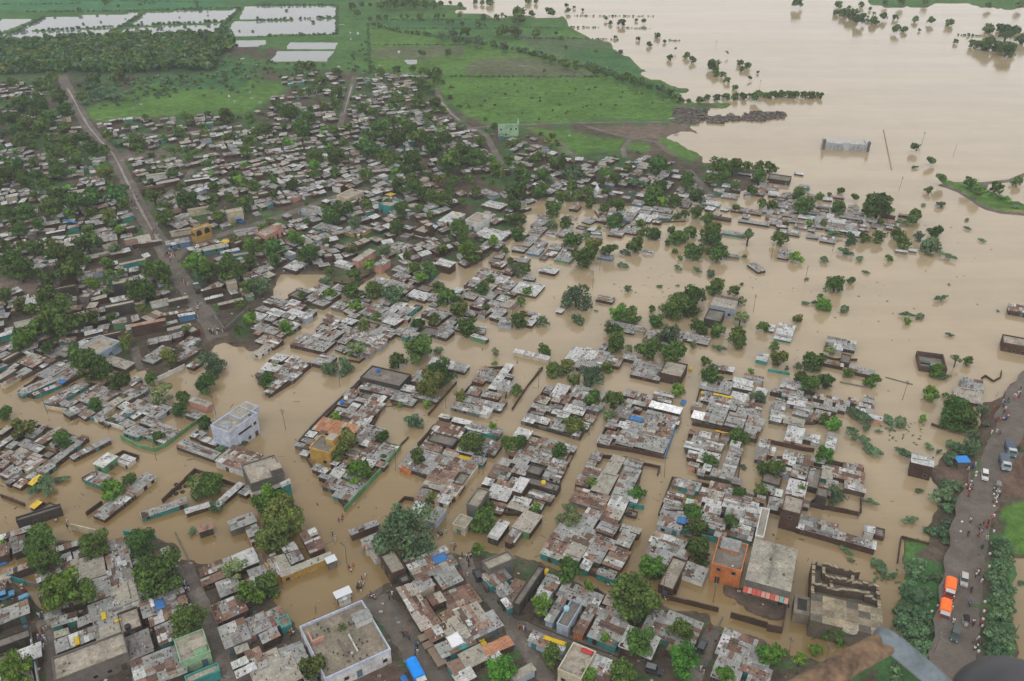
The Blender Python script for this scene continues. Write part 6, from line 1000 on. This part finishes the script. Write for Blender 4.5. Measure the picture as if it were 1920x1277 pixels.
# roofless brick house in open water
loc, rz, wd, dp = frame_of(11, 74, 1140, 180, 1312, 95, 2.2); root = link('roofless_house', None, None, loc, rz); tag(root, 'roofless brown brick house full of water and shelves by open water', 'house')
mb = MB(); pm = parapet_mb(wd, dp, -1.5, 3.6, .35, (.11, .075, .06), rnd); link('wall', pm.mesh('wall', M['wall']), root)
mb = MB(); mb.box(-wd / 2 + .3, wd / 2 - .3, -dp / 2 + .3, dp / 2 - .3, -.5, .25, (.2, .18, .16), (.24, .22, .19)); mb.box(-wd / 2 + .6, -.2, -.4, .9, .25, .9, (.05, .06, .05), (.10, .16, .12)); mb.box(-.4, 1.4, -1.6, -.6, .25, .8, (.05, .06, .05), (.16, .28, .20)); link('floor', mb.mesh('floor', M['concrete']), root)
# yard of old tyres
for k in range(9):
    X, Y = S(8, 1270 + (k % 3) * 40 + k * 8, 1155 - k * 14); p = at(X, Y, .1); mb = MB(); n = 12
    for i in range(n):
        a = 2 * pi * i / n
        for j in range(5): b_ = 2 * pi * j / 5; mb.v.append(((.45 + .18 * cos(b_)) * cos(a), (.45 + .18 * cos(b_)) * sin(a), .18 * sin(b_)))
    for i in range(n):
        for j in range(5): mb.f.append((i * 5 + j, ((i + 1) % n) * 5 + j, ((i + 1) % n) * 5 + (j + 1) % 5, i * 5 + (j + 1) % 5)); mb.c.append((.02, .02, .02))
    tag(link('old_tyre', mb.mesh('old_tyre', M['tyre'], True), None, (p.x, p.y, .1)), 'black old tyre heaped in the flooded brick yard', 'tyre', 'old tyres in the flooded yard')

# ---------------------------------------------------------------- poles, tarpaulins, tanks
mb = MB(); mb.tube([(0, 0, -1.5), (0, 0, 3), (0, 0, 7.6)], [.09, .08, .06], (.15, .13, .11), 6); POLE = mb.mesh('pole', M['bark'])
mb = MB(); mb.box(-.9, .9, -.05, .05, 6.9, 7.02, (.10, .09, .08), None, True); mb.box(-.6, .6, -.05, .05, 6.3, 6.4, (.10, .09, .08), None, True)
for k in (-.8, -.3, .3, .8): mb.box(k - .05, k + .05, -.05, .05, 7.02, 7.2, (.4, .38, .35))
ARM = mb.mesh('cross_arm', M['bark']); lab = []
for sh, x, y in POLES:
    X, Y = S(sh, x, y); p = plot(X, Y); o = link('utility_pole', None, None, tuple(p), rnd.uniform(0, 3)); o.rotation_euler = (rnd.uniform(-.05, .05), rnd.uniform(-.05, .05), rnd.uniform(0, 3)); link('pole', POLE, o); link('cross_arm', ARM, o); tag(o, None, 'utility pole', 'utility poles'); lab.append((o, 'thin dark utility pole' + (' in water' if flooded(X, Y) else ''), X, Y))
A = at(*S(3, 865, 970), .2); B = at(*S(3, 925, 1270), .15); mb = MB(); d = B - A; mb.tube([(0, 0, 0), tuple(d * .5 + Vector((0, 0, .1))), tuple(d)], [.25, .25, .25], (.33, .25, .16), 6); tag(link('fallen_mast', mb.mesh('fallen_mast', M['bark']), None, tuple(A)), 'long tan mast lying low in the river beside the white arcade', 'mast')
label_all(lab); lab = []
TC = dict(U=(.05, .17, .40), Y=(.62, .42, .03), N=(.72, .72, .74), R=(.45, .05, .05)); TN = dict(U='blue', Y='yellow', N='white', R='red')
def roof_top(x, y):
    """height of whatever roof lies under a map point"""
    best = base_z(x, y)
    for q in houses:
        if abs(q['px'][0] - x) < 90 and abs(q['px'][1] - y) < 60:
            p = at(x, y, q['z'] + q['h']); dx, dy = p.x - q['x'], p.y - q['y']; c_, s_ = cos(-q['rz']), sin(-q['rz'])
            if abs(dx * c_ - dy * s_) < q['wd'] / 2 + .2 and abs(dx * s_ + dy * c_) < q['dp'] / 2 + .2: best = max(best, q['z'] + q['h'])
    return best
for sh, x, y, tw, td, ck in TARPS:
    X, Y = S(sh, x, y); z = roof_top(X, Y) + .42; p = at(X, Y, z); mb = MB(); n = 7; r3 = [[rnd.uniform(-.10, .12) for _ in range(n + 1)] for _ in range(n + 1)]
    for i in range(n + 1):
        for j in range(n + 1):
            e = max(abs(i / n - .5), abs(j / n - .5)) * 2; mb.v.append(((i / n - .5) * tw * (1 + r3[i][j] * .5), (j / n - .5) * td * (1 + r3[j][i] * .5), r3[i][j] - .28 * max(0, e - .6)))
    for i in range(n):
        for j in range(n): k = i * (n + 1) + j; mb.f.append((k, k + n + 1, k + n + 2, k + 1)); mb.c.append(vary(TC[ck], .06, rnd))
    ang = 30 if sh in (12, 13) else 66; o = link('tarpaulin', mb.mesh('tarpaulin', M['cloth'], True), None, tuple(p), R(ang - 90) if td > tw or sh in (12, 13) else R(ang - 90)); o.modifiers.new('thick', 'SOLIDIFY').thickness = .03
    tag(o, None, 'tarpaulin', 'tarpaulins on the roofs'); lab.append((o, ('long ' if max(tw, td) > 2.2 * min(tw, td) else 'crumpled ') + TN[ck] + ' tarpaulin', X, Y))
label_all(lab); lab = []
for sh, x, y, ck in TANKS:
    X, Y = S(sh, x, y); z = roof_top(X, Y); p = at(X, Y, z); o = link('water_tank', None, None, tuple(p)); c = {'k': (.025, .025, .03), 'U': (.03, .12, .45), 'Y': (.62, .45, .04), 'l': (.3, .5, .62), 'W': (.6, .6, .58)}[ck]
    mb = MB(); mb.tube([(0, 0, 0), (0, 0, .25), (0, 0, 1.0), (0, 0, 1.15)], [.62, .66, .66, .35], c, 12); link('drum', mb.mesh('drum', M['paint'], True), o); mb = MB(); mb.tube([(0, 0, 1.15), (0, 0, 1.28)], [.3, .26], vary(c, .1, rnd), 10); link('lid', mb.mesh('lid', M['paint']), o)
    tag(o, None, 'water tank', 'water tanks'); lab.append((o, {'k': 'black', 'U': 'blue', 'Y': 'yellow', 'l': 'light blue', 'W': 'white'}[ck] + ' round water tank', X, Y))
label_all(lab)

# ---------------------------------------------------------------- people
def figure(shirt, lower, skin, pose, dress):
    """one continuous skinned body; pose: 0 standing, 1 walking, 2 seated astride"""
    me = bpy.data.meshes.new('figure'); st = .22 if pose == 1 else .06
    J = [((0, 0, .95), .15), ((0, 0, 1.2), .13), ((0, .0, 1.42), .15), ((0, 0, 1.52), .06), ((0, .02, 1.66), .105), ((0, .01, 1.74), .07)]
    E = [(0, 1), (1, 2), (2, 3), (3, 4), (4, 5)]
    for sx in (-1, 1):
        b_ = len(J); sw = st * sx
        J += [((.10 * sx, 0, .90), .10), ((.11 * sx, sw * .6 + (.32 if pose == 2 else .03), .50 if pose != 2 else .80), .075), ((.11 * sx, sw - (.0 if pose != 2 else -.25), .08 if pose != 2 else .35), .05), ((.11 * sx, sw + .14, .03 if pose != 2 else .30), .045)]
        E += [(0, b_), (b_, b_ + 1), (b_ + 1, b_ + 2), (b_ + 2, b_ + 3)]
        b_ = len(J); J += [((.21 * sx, 0, 1.40), .065), ((.26 * sx, -.02 - sw * .3 + (.2 if pose == 2 else 0), 1.13), .05), ((.25 * sx, .08 - sw * .5 + (.3 if pose == 2 else 0), .90 + (.12 if pose == 2 else 0)), .04), ((.25 * sx, .11 - sw * .5 + (.36 if pose == 2 else 0), .82 + (.16 if pose == 2 else 0)), .035)]
        E += [(2, b_), (b_, b_ + 1), (b_ + 1, b_ + 2), (b_ + 2, b_ + 3)]
    me.from_pydata([j[0] for j in J], E, []); o = bpy.data.objects.new('figure', me); C.objects.link(o); o.modifiers.new('s', 'SKIN')
    for k, v in enumerate(me.skin_vertices[0].data): v.radius = (J[k][1] * (1.1 if k < 3 else 1), J[k][1] * .8 if k < 3 else J[k][1])
    me.skin_vertices[0].data[0].use_root = True
    dg = bpy.context.evaluated_depsgraph_get(); m2 = bpy.data.meshes.new_from_object(o.evaluated_get(dg)); m2.name = 'person'; bpy.data.objects.remove(o)
    if dress:
        bm = bmesh.new(); bm.from_mesh(m2)
        for v in bm.verts:
            if .05 < v.co.z < .85: v.co.x *= 1.25; v.co.y *= 1.2
        bm.to_mesh(m2); bm.free()
    cs = []
    for p in m2.polygons:
        c = p.center; arm = abs(c.x) > .19 and c.z < 1.25
        cs.append((.02, .016, .014) if c.z > 1.69 or (c.z > 1.6 and c.y < -.03) else skin if c.z > 1.49 or (arm and c.z > .7) else shirt if c.z > .93 else skin if c.z < (.06 if dress else .12) else lower)
    fill(m2, cs, True); m2.materials.clear(); m2.materials.append(M['cloth']); return m2
SKIN = (.16, .085, .05)
OUTFITS = [('white', (.66, .65, .62), (.6, .59, .56), 0), ('white and dark'.replace(' and ', '-and-'), (.66, .65, .62), (.05, .05, .06), 0), ('red', (.42, .04, .04), (.30, .03, .04), 1), ('pink', (.50, .14, .20), (.40, .08, .14), 1), ('blue', (.08, .16, .40), (.05, .05, .07), 0), ('dark', (.05, .045, .045), (.06, .055, .05), 0), ('orange', (.60, .20, .04), (.5, .15, .03), 1), ('green', (.06, .24, .12), (.05, .16, .09), 1), ('brown', (.22, .14, .09), (.10, .08, .06), 0)]
FIG = {(k, ps): figure(o_[1], o_[2], SKIN, ps, o_[3] and ps < 2) for k, o_ in enumerate(OUTFITS) for ps in (0, 1)}
RIDER = [figure(o_[1], o_[2], SKIN, 2, 0) for o_ in (OUTFITS[0], OUTFITS[1], OUTFITS[4], OUTFITS[5])]
n_p = 0
for sh, x, y, rx, ry, n, wh in CROWDS:
    for _ in range(max(1, round(n * .86))):
        a, rr = rnd.uniform(0, 6.28), rnd.random() ** .6; X, Y = S(sh, x + rx * rr * cos(a), y + ry * rr * sin(a)); hz = height(X, Y); p = at(X, Y, max(hz, -.55) + (.1 if hz > 0 else 0))
        k = rnd.choices(range(9), [24, 18, 9, 7, 10, 16, 5, 4, 7])[0]; o = link('person', FIG[k, rnd.randrange(2)], None, tuple(p), rnd.uniform(0, 6.28), rnd.uniform(.92, 1.05)); n_p += 1
        tag(o, 'person in ' + OUTFITS[k][0] + ' clothes ' + wh, 'person', 'people ' + wh)

# ---------------------------------------------------------------- vehicles
def wheel_me(r, w_):
    mb = MB(); mb.tube([(0, -w_ / 2, 0), (0, -w_ / 2 + .01, 0), (0, w_ / 2 - .01, 0), (0, w_ / 2, 0)], [r * .8, r, r, r * .8], (.02, .02, .02), 14); return mb.mesh('wheel', M['tyre'], False)
WHEEL = {r: wheel_me(r, w_) for r, w_ in ((.5, .3), (.33, .2), (.25, .1), (.3, .09))}
def ground_thing(name, label, cat, sh, x, y, head, group=None):
    X, Y = S(sh, x, y); p = at(X, Y, max(0, height(X, Y)) + .12); o = link(name, None, None, tuple(p), R(head)); return tag(o, label, cat, group)
def lorry(o, cab, body, tarp, tarp_round=True, Lb=5.0):
    mb = MB(); mb.box(-Lb / 2 - 1.0, Lb / 2 + .9, -.45, .45, .55, .85, (.04, .04, .04), None, True); link('chassis', mb.mesh('chassis', M['paint']), o)
    mb = MB(); x0, x1 = -Lb / 2 - 1.0, Lb / 2 - 1.0
    for a in ((x0, x1, -1.2, -1.1), (x0, x1, 1.1, 1.2), (x0, x0 + .1, -1.1, 1.1), (x1 - .1, x1, -1.1, 1.1)): mb.box(*a, .95, 2.0, body)
    mb.box(x0 + .1, x1 - .1, -1.1, 1.1, .88, .98, (.12, .09, .07)); link('cargo_body', mb.mesh('cargo_body', M['paint']), o)
    mb = MB(); n = 8; prof = [(1.24 * cos(pi * i / n), 2.0 + (.95 if tarp_round else .35) * sin(pi * i / n) ** .6) for i in range(n + 1)]; xs = [x0 - .05 + (x1 - x0 + .1) * k / 6 for k in range(7)]
    for k, xx in enumerate(xs):
        for yy, zz in prof: mb.v.append((xx, yy, zz + (.06 if k % 2 == 0 else -.04) * (1 if zz > 2.1 else 0)))
    for k in range(6):
        for i in range(n): q = k * (n + 1) + i; mb.f.append((q, q + n + 1, q + n + 2, q + 1)); mb.c.append(vary(tarp, .06, rnd))
    mb.f.append(tuple(range(n + 1))); mb.c.append(tarp); mb.f.append(tuple(6 * (n + 1) + i for i in reversed(range(n + 1)))); mb.c.append(tarp); link('tarp_cover', mb.mesh('tarp_cover', M['cloth']), o)
    mb = MB(); c0 = x1 + .15; mb.box(c0, c0 + 1.75, -1.15, 1.15, .7, 1.75, cab, None, True)
    q = len(mb.v); mb.v += [(c0, -1.1, 1.75), (c0 + 1.6, -1.1, 1.75), (c0 + 1.6, 1.1, 1.75), (c0, 1.1, 1.75), (c0, -1.0, 2.55), (c0 + 1.25, -1.0, 2.55), (c0 + 1.25, 1.0, 2.55), (c0, 1.0, 2.55)]; mb.f += [tuple(q + i for i in f) for f in ((0, 1, 5, 4), (1, 2, 6, 5), (2, 3, 7, 6), (3, 0, 4, 7), (4, 5, 6, 7))]; mb.c += [cab] * 4 + [vary((.5, .5, .48), .1, rnd)]; link('cab', mb.mesh('cab', M['paint']), o)
    mb = MB(); mb.v = [(c0 + 1.63, -.95, 1.82), (c0 + 1.63, .95, 1.82), (c0 + 1.33, .88, 2.45), (c0 + 1.33, -.88, 2.45), (c0 + 1.5, -.95, 1.82), (c0 + 1.5, .95, 1.82), (c0 + 1.2, .88, 2.45), (c0 + 1.2, -.88, 2.45)]; mb.f = [(0, 1, 2, 3), (5, 4, 7, 6), (0, 3, 7, 4), (1, 5, 6, 2), (3, 2, 6, 7)]; mb.c = [(.03, .03, .03)] * 5; link('windscreen', mb.mesh('windscreen', M['dark']), o)
    for sy in (-.8, .8):
        mb = MB(); mb.box(c0 + 1.75, c0 + 1.82, sy - .15, sy + .15, .95, 1.2, (.7, .68, .6)); link('headlight', mb.mesh('headlight', M['paint']), o)
        for wx in (x0 + 1.2, c0 + .9): link('wheel', WHEEL[.5], o, (wx, sy * 1.25, .5))
def jeep(o, body, roof):
    mb = MB(); mb.box(-1.9, 1.9, -.8, .8, .4, 1.0, body, None, True); link('body', mb.mesh('body', M['paint']), o)
    mb = MB(); q = 0; mb.v = [(-1.85, -.75, 1.0), (.75, -.75, 1.0), (.75, .75, 1.0), (-1.85, .75, 1.0), (-1.7, -.66, 1.7), (.3, -.66, 1.7), (.3, .66, 1.7), (-1.7, .66, 1.7)]; mb.f = [(0, 1, 5, 4), (1, 2, 6, 5), (2, 3, 7, 6), (3, 0, 4, 7)]; mb.c = [(.02, .02, .022)] * 4; link('window', mb.mesh('window', M['dark']), o)
    mb = MB(); mb.box(-1.75, .35, -.7, .7, 1.7, 1.8, roof); link('roof', mb.mesh('roof', M['paint']), o)
    for wx in (-1.2, 1.25):
        for sy in (-.75, .75): link('wheel', WHEEL[.33], o, (wx, sy, .33))
    for sy in (-.55, .55): mb = MB(); mb.box(1.9, 1.95, sy - .13, sy + .13, .7, .9, (.7, .68, .6)); link('headlight', mb.mesh('headlight', M['paint']), o)
def rickshaw(o, body, hood):
    mb = MB(); mb.box(-1.2, .5, -.6, .6, .3, .85, body, None, True); mb.box(.5, 1.2, -.3, .3, .35, 1.0, body, None, True); link('body', mb.mesh('body', M['paint']), o)
    mb = MB(); n = 6
    for k, xx in enumerate((-1.25, -.5, .3, .85)):
        for i in range(n + 1): mb.v.append((xx, .66 * cos(pi * i / n), 1.35 + .4 * sin(pi * i / n) * (1 if k < 3 else .7)))
    for k in range(3):
        for i in range(n): q = k * (n + 1) + i; mb.f.append((q, q + n + 1, q + n + 2, q + 1)); mb.c.append(hood)
    link('hood', mb.mesh('hood', M['cloth']), o); mb = MB(); mb.box(-1.22, -1.15, -.6, .6, .85, 1.4, hood)
    for a, b_ in ((-.55, -.6), (.55, .6), (-.3, -.25), (.3, .25)): mb.obox((.8, a), (.9, b_), .05, .9, 1.4, (.05, .05, .05))
    link('frame', mb.mesh('frame', M['paint']), o)
    for wx, sy in ((-.8, -.55), (-.8, .55), (.95, 0)): link('wheel', WHEEL[.25], o, (wx, sy, .25))
def motorbike(o, c, rider_label):
    mb = MB(); mb.tube([(-.55, 0, .72), (-.1, 0, .70), (.25, 0, .85), (.45, 0, .70)], [.09, .11, .14, .06], c, 6); mb.tube([(-.3, 0, .35), (.25, 0, .35)], [.12, .13], (.08, .08, .08), 6); mb.tube([(.45, 0, .95), (.68, 0, .3)], [.04, .03], (.2, .2, .2), 5); link('body', mb.mesh('body', M['paint']), o)
    mb = MB(); mb.tube([(.35, -.35, 1.02), (.45, 0, .97), (.35, .35, 1.02)], [.025, .03, .025], (.05, .05, .05), 5); link('handlebar', mb.mesh('handlebar', M['paint']), o)
    for wx in (-.62, .68): link('wheel', WHEEL[.3], o, (wx, 0, .3))
    pr = link('person', rnd.choice(RIDER), None, (o.location.x, o.location.y, o.location.z - .12 + .0), o.rotation_euler[2] - pi / 2); pr.location.z = o.location.z - .15; tag(pr, rider_label, 'person', 'motorcycle riders')
RO = 66 + 180
o = ground_thing('lorry', 'orange tarped red lorry parked behind another orange lorry', 'lorry', 15, 1350, 625, RO - 4, 'orange tarped lorries'); lorry(o, (.42, .05, .035), (.34, .05, .04), (.95, .19, .045), True, 3.7)
o = ground_thing('lorry', 'foremost orange tarped red lorry with its cab facing down the road', 'lorry', 15, 1312, 790, RO - 4, 'orange tarped lorries'); lorry(o, (.42, .05, .035), (.34, .05, .04), (.95, .19, .045), True, 3.7)
o = ground_thing('lorry', 'slate blue covered lorry standing behind a darker lorry', 'lorry', 11, 1808, 835, RO + 6, 'grey lorries on the embankment'); lorry(o, (.16, .24, .26), (.07, .08, .10), (.10, .12, .16), False, 4.0)
o = ground_thing('lorry', 'dark lorry with grey blue cab on the embankment road', 'lorry', 11, 1765, 935, RO + 6, 'grey lorries on the embankment'); lorry(o, (.30, .36, .40), (.07, .08, .09), (.12, .14, .17), False, 4.0)
o = ground_thing('lorry', 'bright blue tarped lorry on the dry main street', 'lorry', 13, 1212, 1262, 118 + 180); lorry(o, (.3, .28, .2), (.10, .15, .25), (.02, .26, .80))
o = ground_thing('lorry', 'dark lorry parked along the long dirt street', 'lorry', 4, 1482, 900, -60 + 180); lorry(o, (.10, .14, .12), (.05, .06, .05), (.07, .08, .07), False, 4.2)
o = ground_thing('jeep', 'white jeep driving alone on the embankment road', 'jeep', 11, 1618, 1020, RO); jeep(o, (.62, .62, .60), (.66, .66, .64))
o = ground_thing('jeep', 'pale grey van beside the rear orange lorry', 'van', 15, 1462, 540, RO - 2); jeep(o, (.40, .39, .37), (.46, .45, .42))
o = ground_thing('jeep', 'dark green jeep near the lower edge of the embankment road', 'jeep', 15, 1395, 950, RO - 8); jeep(o, (.05, .08, .08), (.07, .10, .10))
o = ground_thing('jeep', 'black jeep in the lane behind the rusty sheds', 'jeep', 13, 1660, 500, 110); jeep(o, (.03, .03, .035), (.06, .06, .06))
o = ground_thing('jeep', 'dark jeep by the turquoise cornered shop', 'jeep', 13, 1855, 715, 120); jeep(o, (.04, .04, .04), (.10, .09, .08))
o = ground_thing('jeep', 'dark van in the mud yard below the big tree', 'van', 14, 1062, 1212, -20); jeep(o, (.04, .04, .05), (.16, .16, .17))
o = ground_thing('jeep', 'dark grey car parked by the mud lane kerb', 'car', 14, 1422, 1032, 62); jeep(o, (.05, .055, .06), (.07, .075, .08))
o = ground_thing('jeep', 'small blue car at the edge of the wet lane', 'car', 12, 45, 655, 30); jeep(o, (.06, .22, .42), (.08, .26, .46))
o = ground_thing('jeep', 'blue van under the cream gabled house', 'van', 4, 1800, 385, 20); jeep(o, (.03, .14, .42), (.05, .20, .5))
for lb, sh, x, y, hd, b_, hdc in (('black auto rickshaw with white bonnet on the embankment road', 15, 1475, 848, RO, (.45, .45, .42), (.03, .03, .03)), ('grey auto rickshaw beside the white jeep road verge', 11, 1720, 1100, RO, (.2, .2, .2), (.22, .22, .21)), ('dark auto rickshaw in the lane by the rusty sheds', 13, 1725, 590, 120, (.06, .06, .05), (.08, .07, .06)), ('black auto rickshaw waiting in the market crossing', 4, 1250, 640, 100, (.25, .2, .04), (.03, .03, .03)), ('blue handcart hood in the wet lane', 12, 195, 672, 40, (.10, .25, .40), (.14, .32, .45))):
    rickshaw(ground_thing('auto_rickshaw', lb, 'auto rickshaw', sh, x, y, hd), b_, hdc)
for k, (sh, x, y, hd, c, wh) in enumerate(((15, 1580, 135, RO, (.5, .5, .5), 'topmost on the asphalt road by the green verge'), (15, 1495, 187, RO, (.08, .08, .1), 'riding up from the orange lorries'), (15, 1520, 605, RO + 180, (.06, .06, .06), 'passing between the orange lorries'), (15, 1578, 470, RO, (.05, .05, .05), 'on the verge above the pale van'), (15, 1508, 705, RO, (.4, .38, .35), 'passing the foremost orange lorry'), (15, 1385, 840, RO, (.35, .35, .35), 'beside the cab of the foremost orange lorry'), (15, 1512, 85, RO + 180, (.05, .05, .05), 'heading for the far bend of the asphalt road'), (13, 1140, 955, 118, (.06, .06, .06), 'in the middle of the dry main street'), (13, 1200, 1012, 118, (.05, .05, .05), 'nearest the blue tarped lorry'))):
    motorbike(ground_thing('motorcycle', 'motorcycle ' + wh, 'motorcycle', sh, x, y, hd, 'motorcycles'), c, 'person riding the motorcycle ' + wh)
# roadside stall, kiosk, kerb stones
def stall(label, sh, x, y, hd, rc, wd=2.6, dp=2.2, h=2.2, wallc=(.16, .13, .11)):
    o = ground_thing('stall', label, 'stall', sh, x, y, hd, 'street stalls'); mb = MB()
    for a in (-1, 1):
        for b_ in (-1, 1): mb.box(a * wd / 2 - .05, a * wd / 2 + .05, b_ * dp / 2 - .05, b_ * dp / 2 + .05, -.3, h, (.10, .08, .06))
    link('post', mb.mesh('post', M['bark']), o); mb = MB(); mb.box(-wd / 2 + .1, wd / 2 - .1, -dp / 2 + .1, dp / 2 - .6, -.3, .95, wallc); link('counter', mb.mesh('counter', M['paint']), o)
    mb = MB(); mb.box(-wd / 2 - .3, wd / 2 + .3, -dp / 2 - .3, dp / 2 + .3, h, h + .08, rc, None, True, (-.1, .1, .15, -.05)); link('roof', mb.mesh('roof', M['cloth']), o)
stall('dark roadside stall with a blue plastic roof on the verge', 11, 1440, 930, 0, (.05, .24, .62), 3.0, 2.4)
stall('small white kiosk in shallow water beside the white walled terrace', 13, 655, 665, 30, (.62, .63, .65), 3.4, 1.8, 2.2, (.35, .35, .35))
stall('white roofed stand at the end of the yellow wall', 13, 568, 420, 30, (.58, .62, .64), 2.0, 1.6, 2.4, (.2, .16, .14))
for k in range(5):
    x, y = ((1255, 985), (1290, 1040), (1330, 1085), (1360, 1130), (1385, 1170))[k]; stall('brown market stall in the row beside the dry main street', 13, x, y, 28, vary((.20, .15, .11), .15, rnd), 1.6, 1.2, 1.5)
mb = MB(); mb.box(-.22, .22, -.22, .22, -.3, .5, (.62, .61, .58), None, False, (.0, .02, 0, -.03)); STONE = mb.mesh('kerb_stone', M['paint'])
for sh, s in ((15, "1450 92 1440 165 1412 240 1384 170 1690 42 1690 160 1672 250 1660 330 1655 425 1645 520 1622 690 1616 760 1608 820 1600 870 1290 640 1270 720 1225 762 1580 985 1575 1060"), (11, "1560 985 1555 1010 1690 1240 1720 1160 1710 1210 1690 1150 1480 1080 1730 1130 1700 1180")):
    v = list(map(float, s.split()))
    for x, y in zip(v[::2], v[1::2]):
        X, Y = S(sh, x, y); p = plot(X, Y); tag(link('kerb_stone', STONE, None, tuple(p), rnd.uniform(0, 3)), 'small whitewashed kerb stone along the embankment road', 'kerb stone', 'kerb stones along the embankment road')
# rubble heaps along the spit
mb = MB()
for _ in range(700):
    X = rnd.uniform(1262, 1485); Y = rnd.uniform(203, 232)
    if flooded(X, Y): continue
    p = at(X, Y, .5); s = rnd.uniform(.3, 1.1); mb.box(p.x - s, p.x + s, p.y - s, p.y + s, -.3, .5 + s * rnd.uniform(.3, 1.1), vary(rnd.choice([(.13, .11, .09), (.18, .15, .13), (.09, .08, .07)]), .15, rnd), None, False, [rnd.uniform(-.2, .2) for _ in range(4)])
tag(link('rubble', mb.mesh('rubble', M['concrete'])), 'grey brown rubble heaped on the spit running into the river', 'rubble', None, 'stuff')
mb = MB()
for _ in range(2600):
    X, Y = rnd.uniform(-20, 1500), rnd.uniform(420, 1290)
    if X > 900 and Y < 960: continue
    hz = height(X, Y)
    if hz < .2: continue
    p = at(X, Y, hz); s = rnd.uniform(.12, .45); mb.box(p.x - s, p.x + s, p.y - s * .7, p.y + s * .7, hz - .2, hz + s * .6, vary(rnd.choice([(.13, .09, .07), (.28, .26, .23), (.5, .48, .45), (.2, .11, .08), (.07, .06, .05), (.08, .16, .3)]), .2, rnd))
tag(link('street_litter', mb.mesh('street_litter', M['concrete'])), 'bricks, rags and rubbish strewn over the muddy yards and lanes', 'litter', None, 'stuff')

mb = MB()
for _ in range(900):
    X, Y = rnd.uniform(0, 1900), rnd.uniform(400, 1230)
    if not flooded(X, Y) or (X > 1560 and rnd.random() < .6): continue
    p = at(X, Y, .02); a = rnd.uniform(0, 3.14); L = rnd.choice([.15, .25, .4, .9]) * rnd.uniform(.6, 1.3)
    mb.obox((p.x - L * cos(a), p.y - L * sin(a)), (p.x + L * cos(a), p.y + L * sin(a)), rnd.uniform(.1, .3), -.05, rnd.uniform(.04, .12), vary(rnd.choice([(.12, .09, .065), (.2, .16, .12), (.06, .075, .04), (.35, .33, .3)]), .2, rnd))
tag(link('floating_debris', mb.mesh('floating_debris', M['concrete'])), 'sticks and scraps drifting on the flood between the blocks', 'debris', None, 'stuff')

# ---------------------------------------------------------------- the aircraft's own frame, just outside the open door
def ray(x, y, d):
    u, v = (x - IW / 2) / FPX, (y - IH / 2) / FPX; return Vector((u, cos(TH) - v * sin(TH), -sin(TH) - v * cos(TH))) * d + cam_o.location
root = link('aircraft_bracket', None, None, tuple(ray(1668, 1200, 1.4))); tag(root, 'bent tube bracket of the aircraft, one arm rusty and one grey blue', 'bracket')
o0 = root.location
mb = MB(); mb.tube([tuple(ray(a, b_, d) - o0) for a, b_, d in ((1250, 1440, 1.30), (1480, 1306, 1.34), (1600, 1238, 1.38), (1662, 1204, 1.40), (1680, 1200, 1.405))], [.0205, .0205, .020, .0195, .016], (.22, .135, .085), 16); m_, t, b = mat('rusty_tube', .7, .3); p = wpos(t); t.links.new(ramp(t, noise(t, 25, 5, .7, p).outputs[0], [(.35, (.05, .035, .028)), (.65, (.26, .165, .10))]), b.inputs['Base Color']); link('rusty_tube', mb.mesh('rusty_tube', m_, True), root)
mb = MB(); mb.tube([tuple(ray(a, b_, d) - o0) for a, b_, d in ((1650, 1192, 1.39), (1675, 1207, 1.40), (1740, 1262, 1.42), (1800, 1315, 1.44), (1900, 1402, 1.47))], [.015, .0175, .0175, .0175, .0175], (.2, .25, .28), 16); m_, t, b = mat('painted_tube', .45, .5); p = wpos(t); t.links.new(ramp(t, noise(t, 30, 5, .7, p).outputs[0], [(.35, (.09, .115, .13)), (.65, (.17, .21, .235))]), b.inputs['Base Color']); link('painted_tube', mb.mesh('painted_tube', m_, True), root)
p = ray(1905, 1376, 1.5); root = link('landing_gear', None, None, tuple(p)); root.rotation_euler = (R(35), R(10), R(20)); tag(root, 'dark rounded aircraft wheel low in the corner below the bracket', 'wheel')
mb = MB(); n, k = 28, 12
for i in range(n):
    a = 2 * pi * i / n
    for j in range(k): b_ = 2 * pi * j / k; mb.v.append(((.085 + .045 * cos(b_)) * cos(a), (.085 + .045 * cos(b_)) * sin(a), .055 * sin(b_)))
for i in range(n):
    for j in range(k): mb.f.append((i * k + j, ((i + 1) % n) * k + j, ((i + 1) % n) * k + (j + 1) % k, i * k + (j + 1) % k)); mb.c.append((.05, .05, .055))
link('tyre', mb.mesh('tyre', M['paint'], True), root); mb = MB(); mb.tube([(0, 0, -.03), (0, 0, .03)], [.06, .06], (.07, .07, .075), 16); link('hub', mb.mesh('hub', M['paint']), root)

# ---------------------------------------------------------------- moist air
HAZE = 0.00013
mb = MB(); mb.box(-1800, 2600, -40, 6000, -4, CAM_H + 6, (1, 1, 1), None, True); hz_m = bpy.data.materials.new('haze'); hz_m.use_nodes = True; t = hz_m.node_tree; t.nodes.remove(t.nodes['Principled BSDF']); pv = node(t, 'ShaderNodeVolumePrincipled'); pv.inputs['Color'].default_value = (.90, .95, 1.0, 1); pv.inputs['Density'].default_value = HAZE; t.links.new(pv.outputs[0], t.nodes['Material Output'].inputs['Volume'])
o = link('haze', mb.mesh('haze', hz_m)); tag(o, 'thin pale haze lying over the plain', 'haze', None, 'stuff')
long_ = [o for o in bpy.data.objects if o.parent is None and len(str(o.get('label', '')).split()) > 16]
print('people', n_p, 'trees', n_t, 'objects', len(bpy.data.objects), 'long labels', len(long_), [o['label'] for o in long_[:6]])
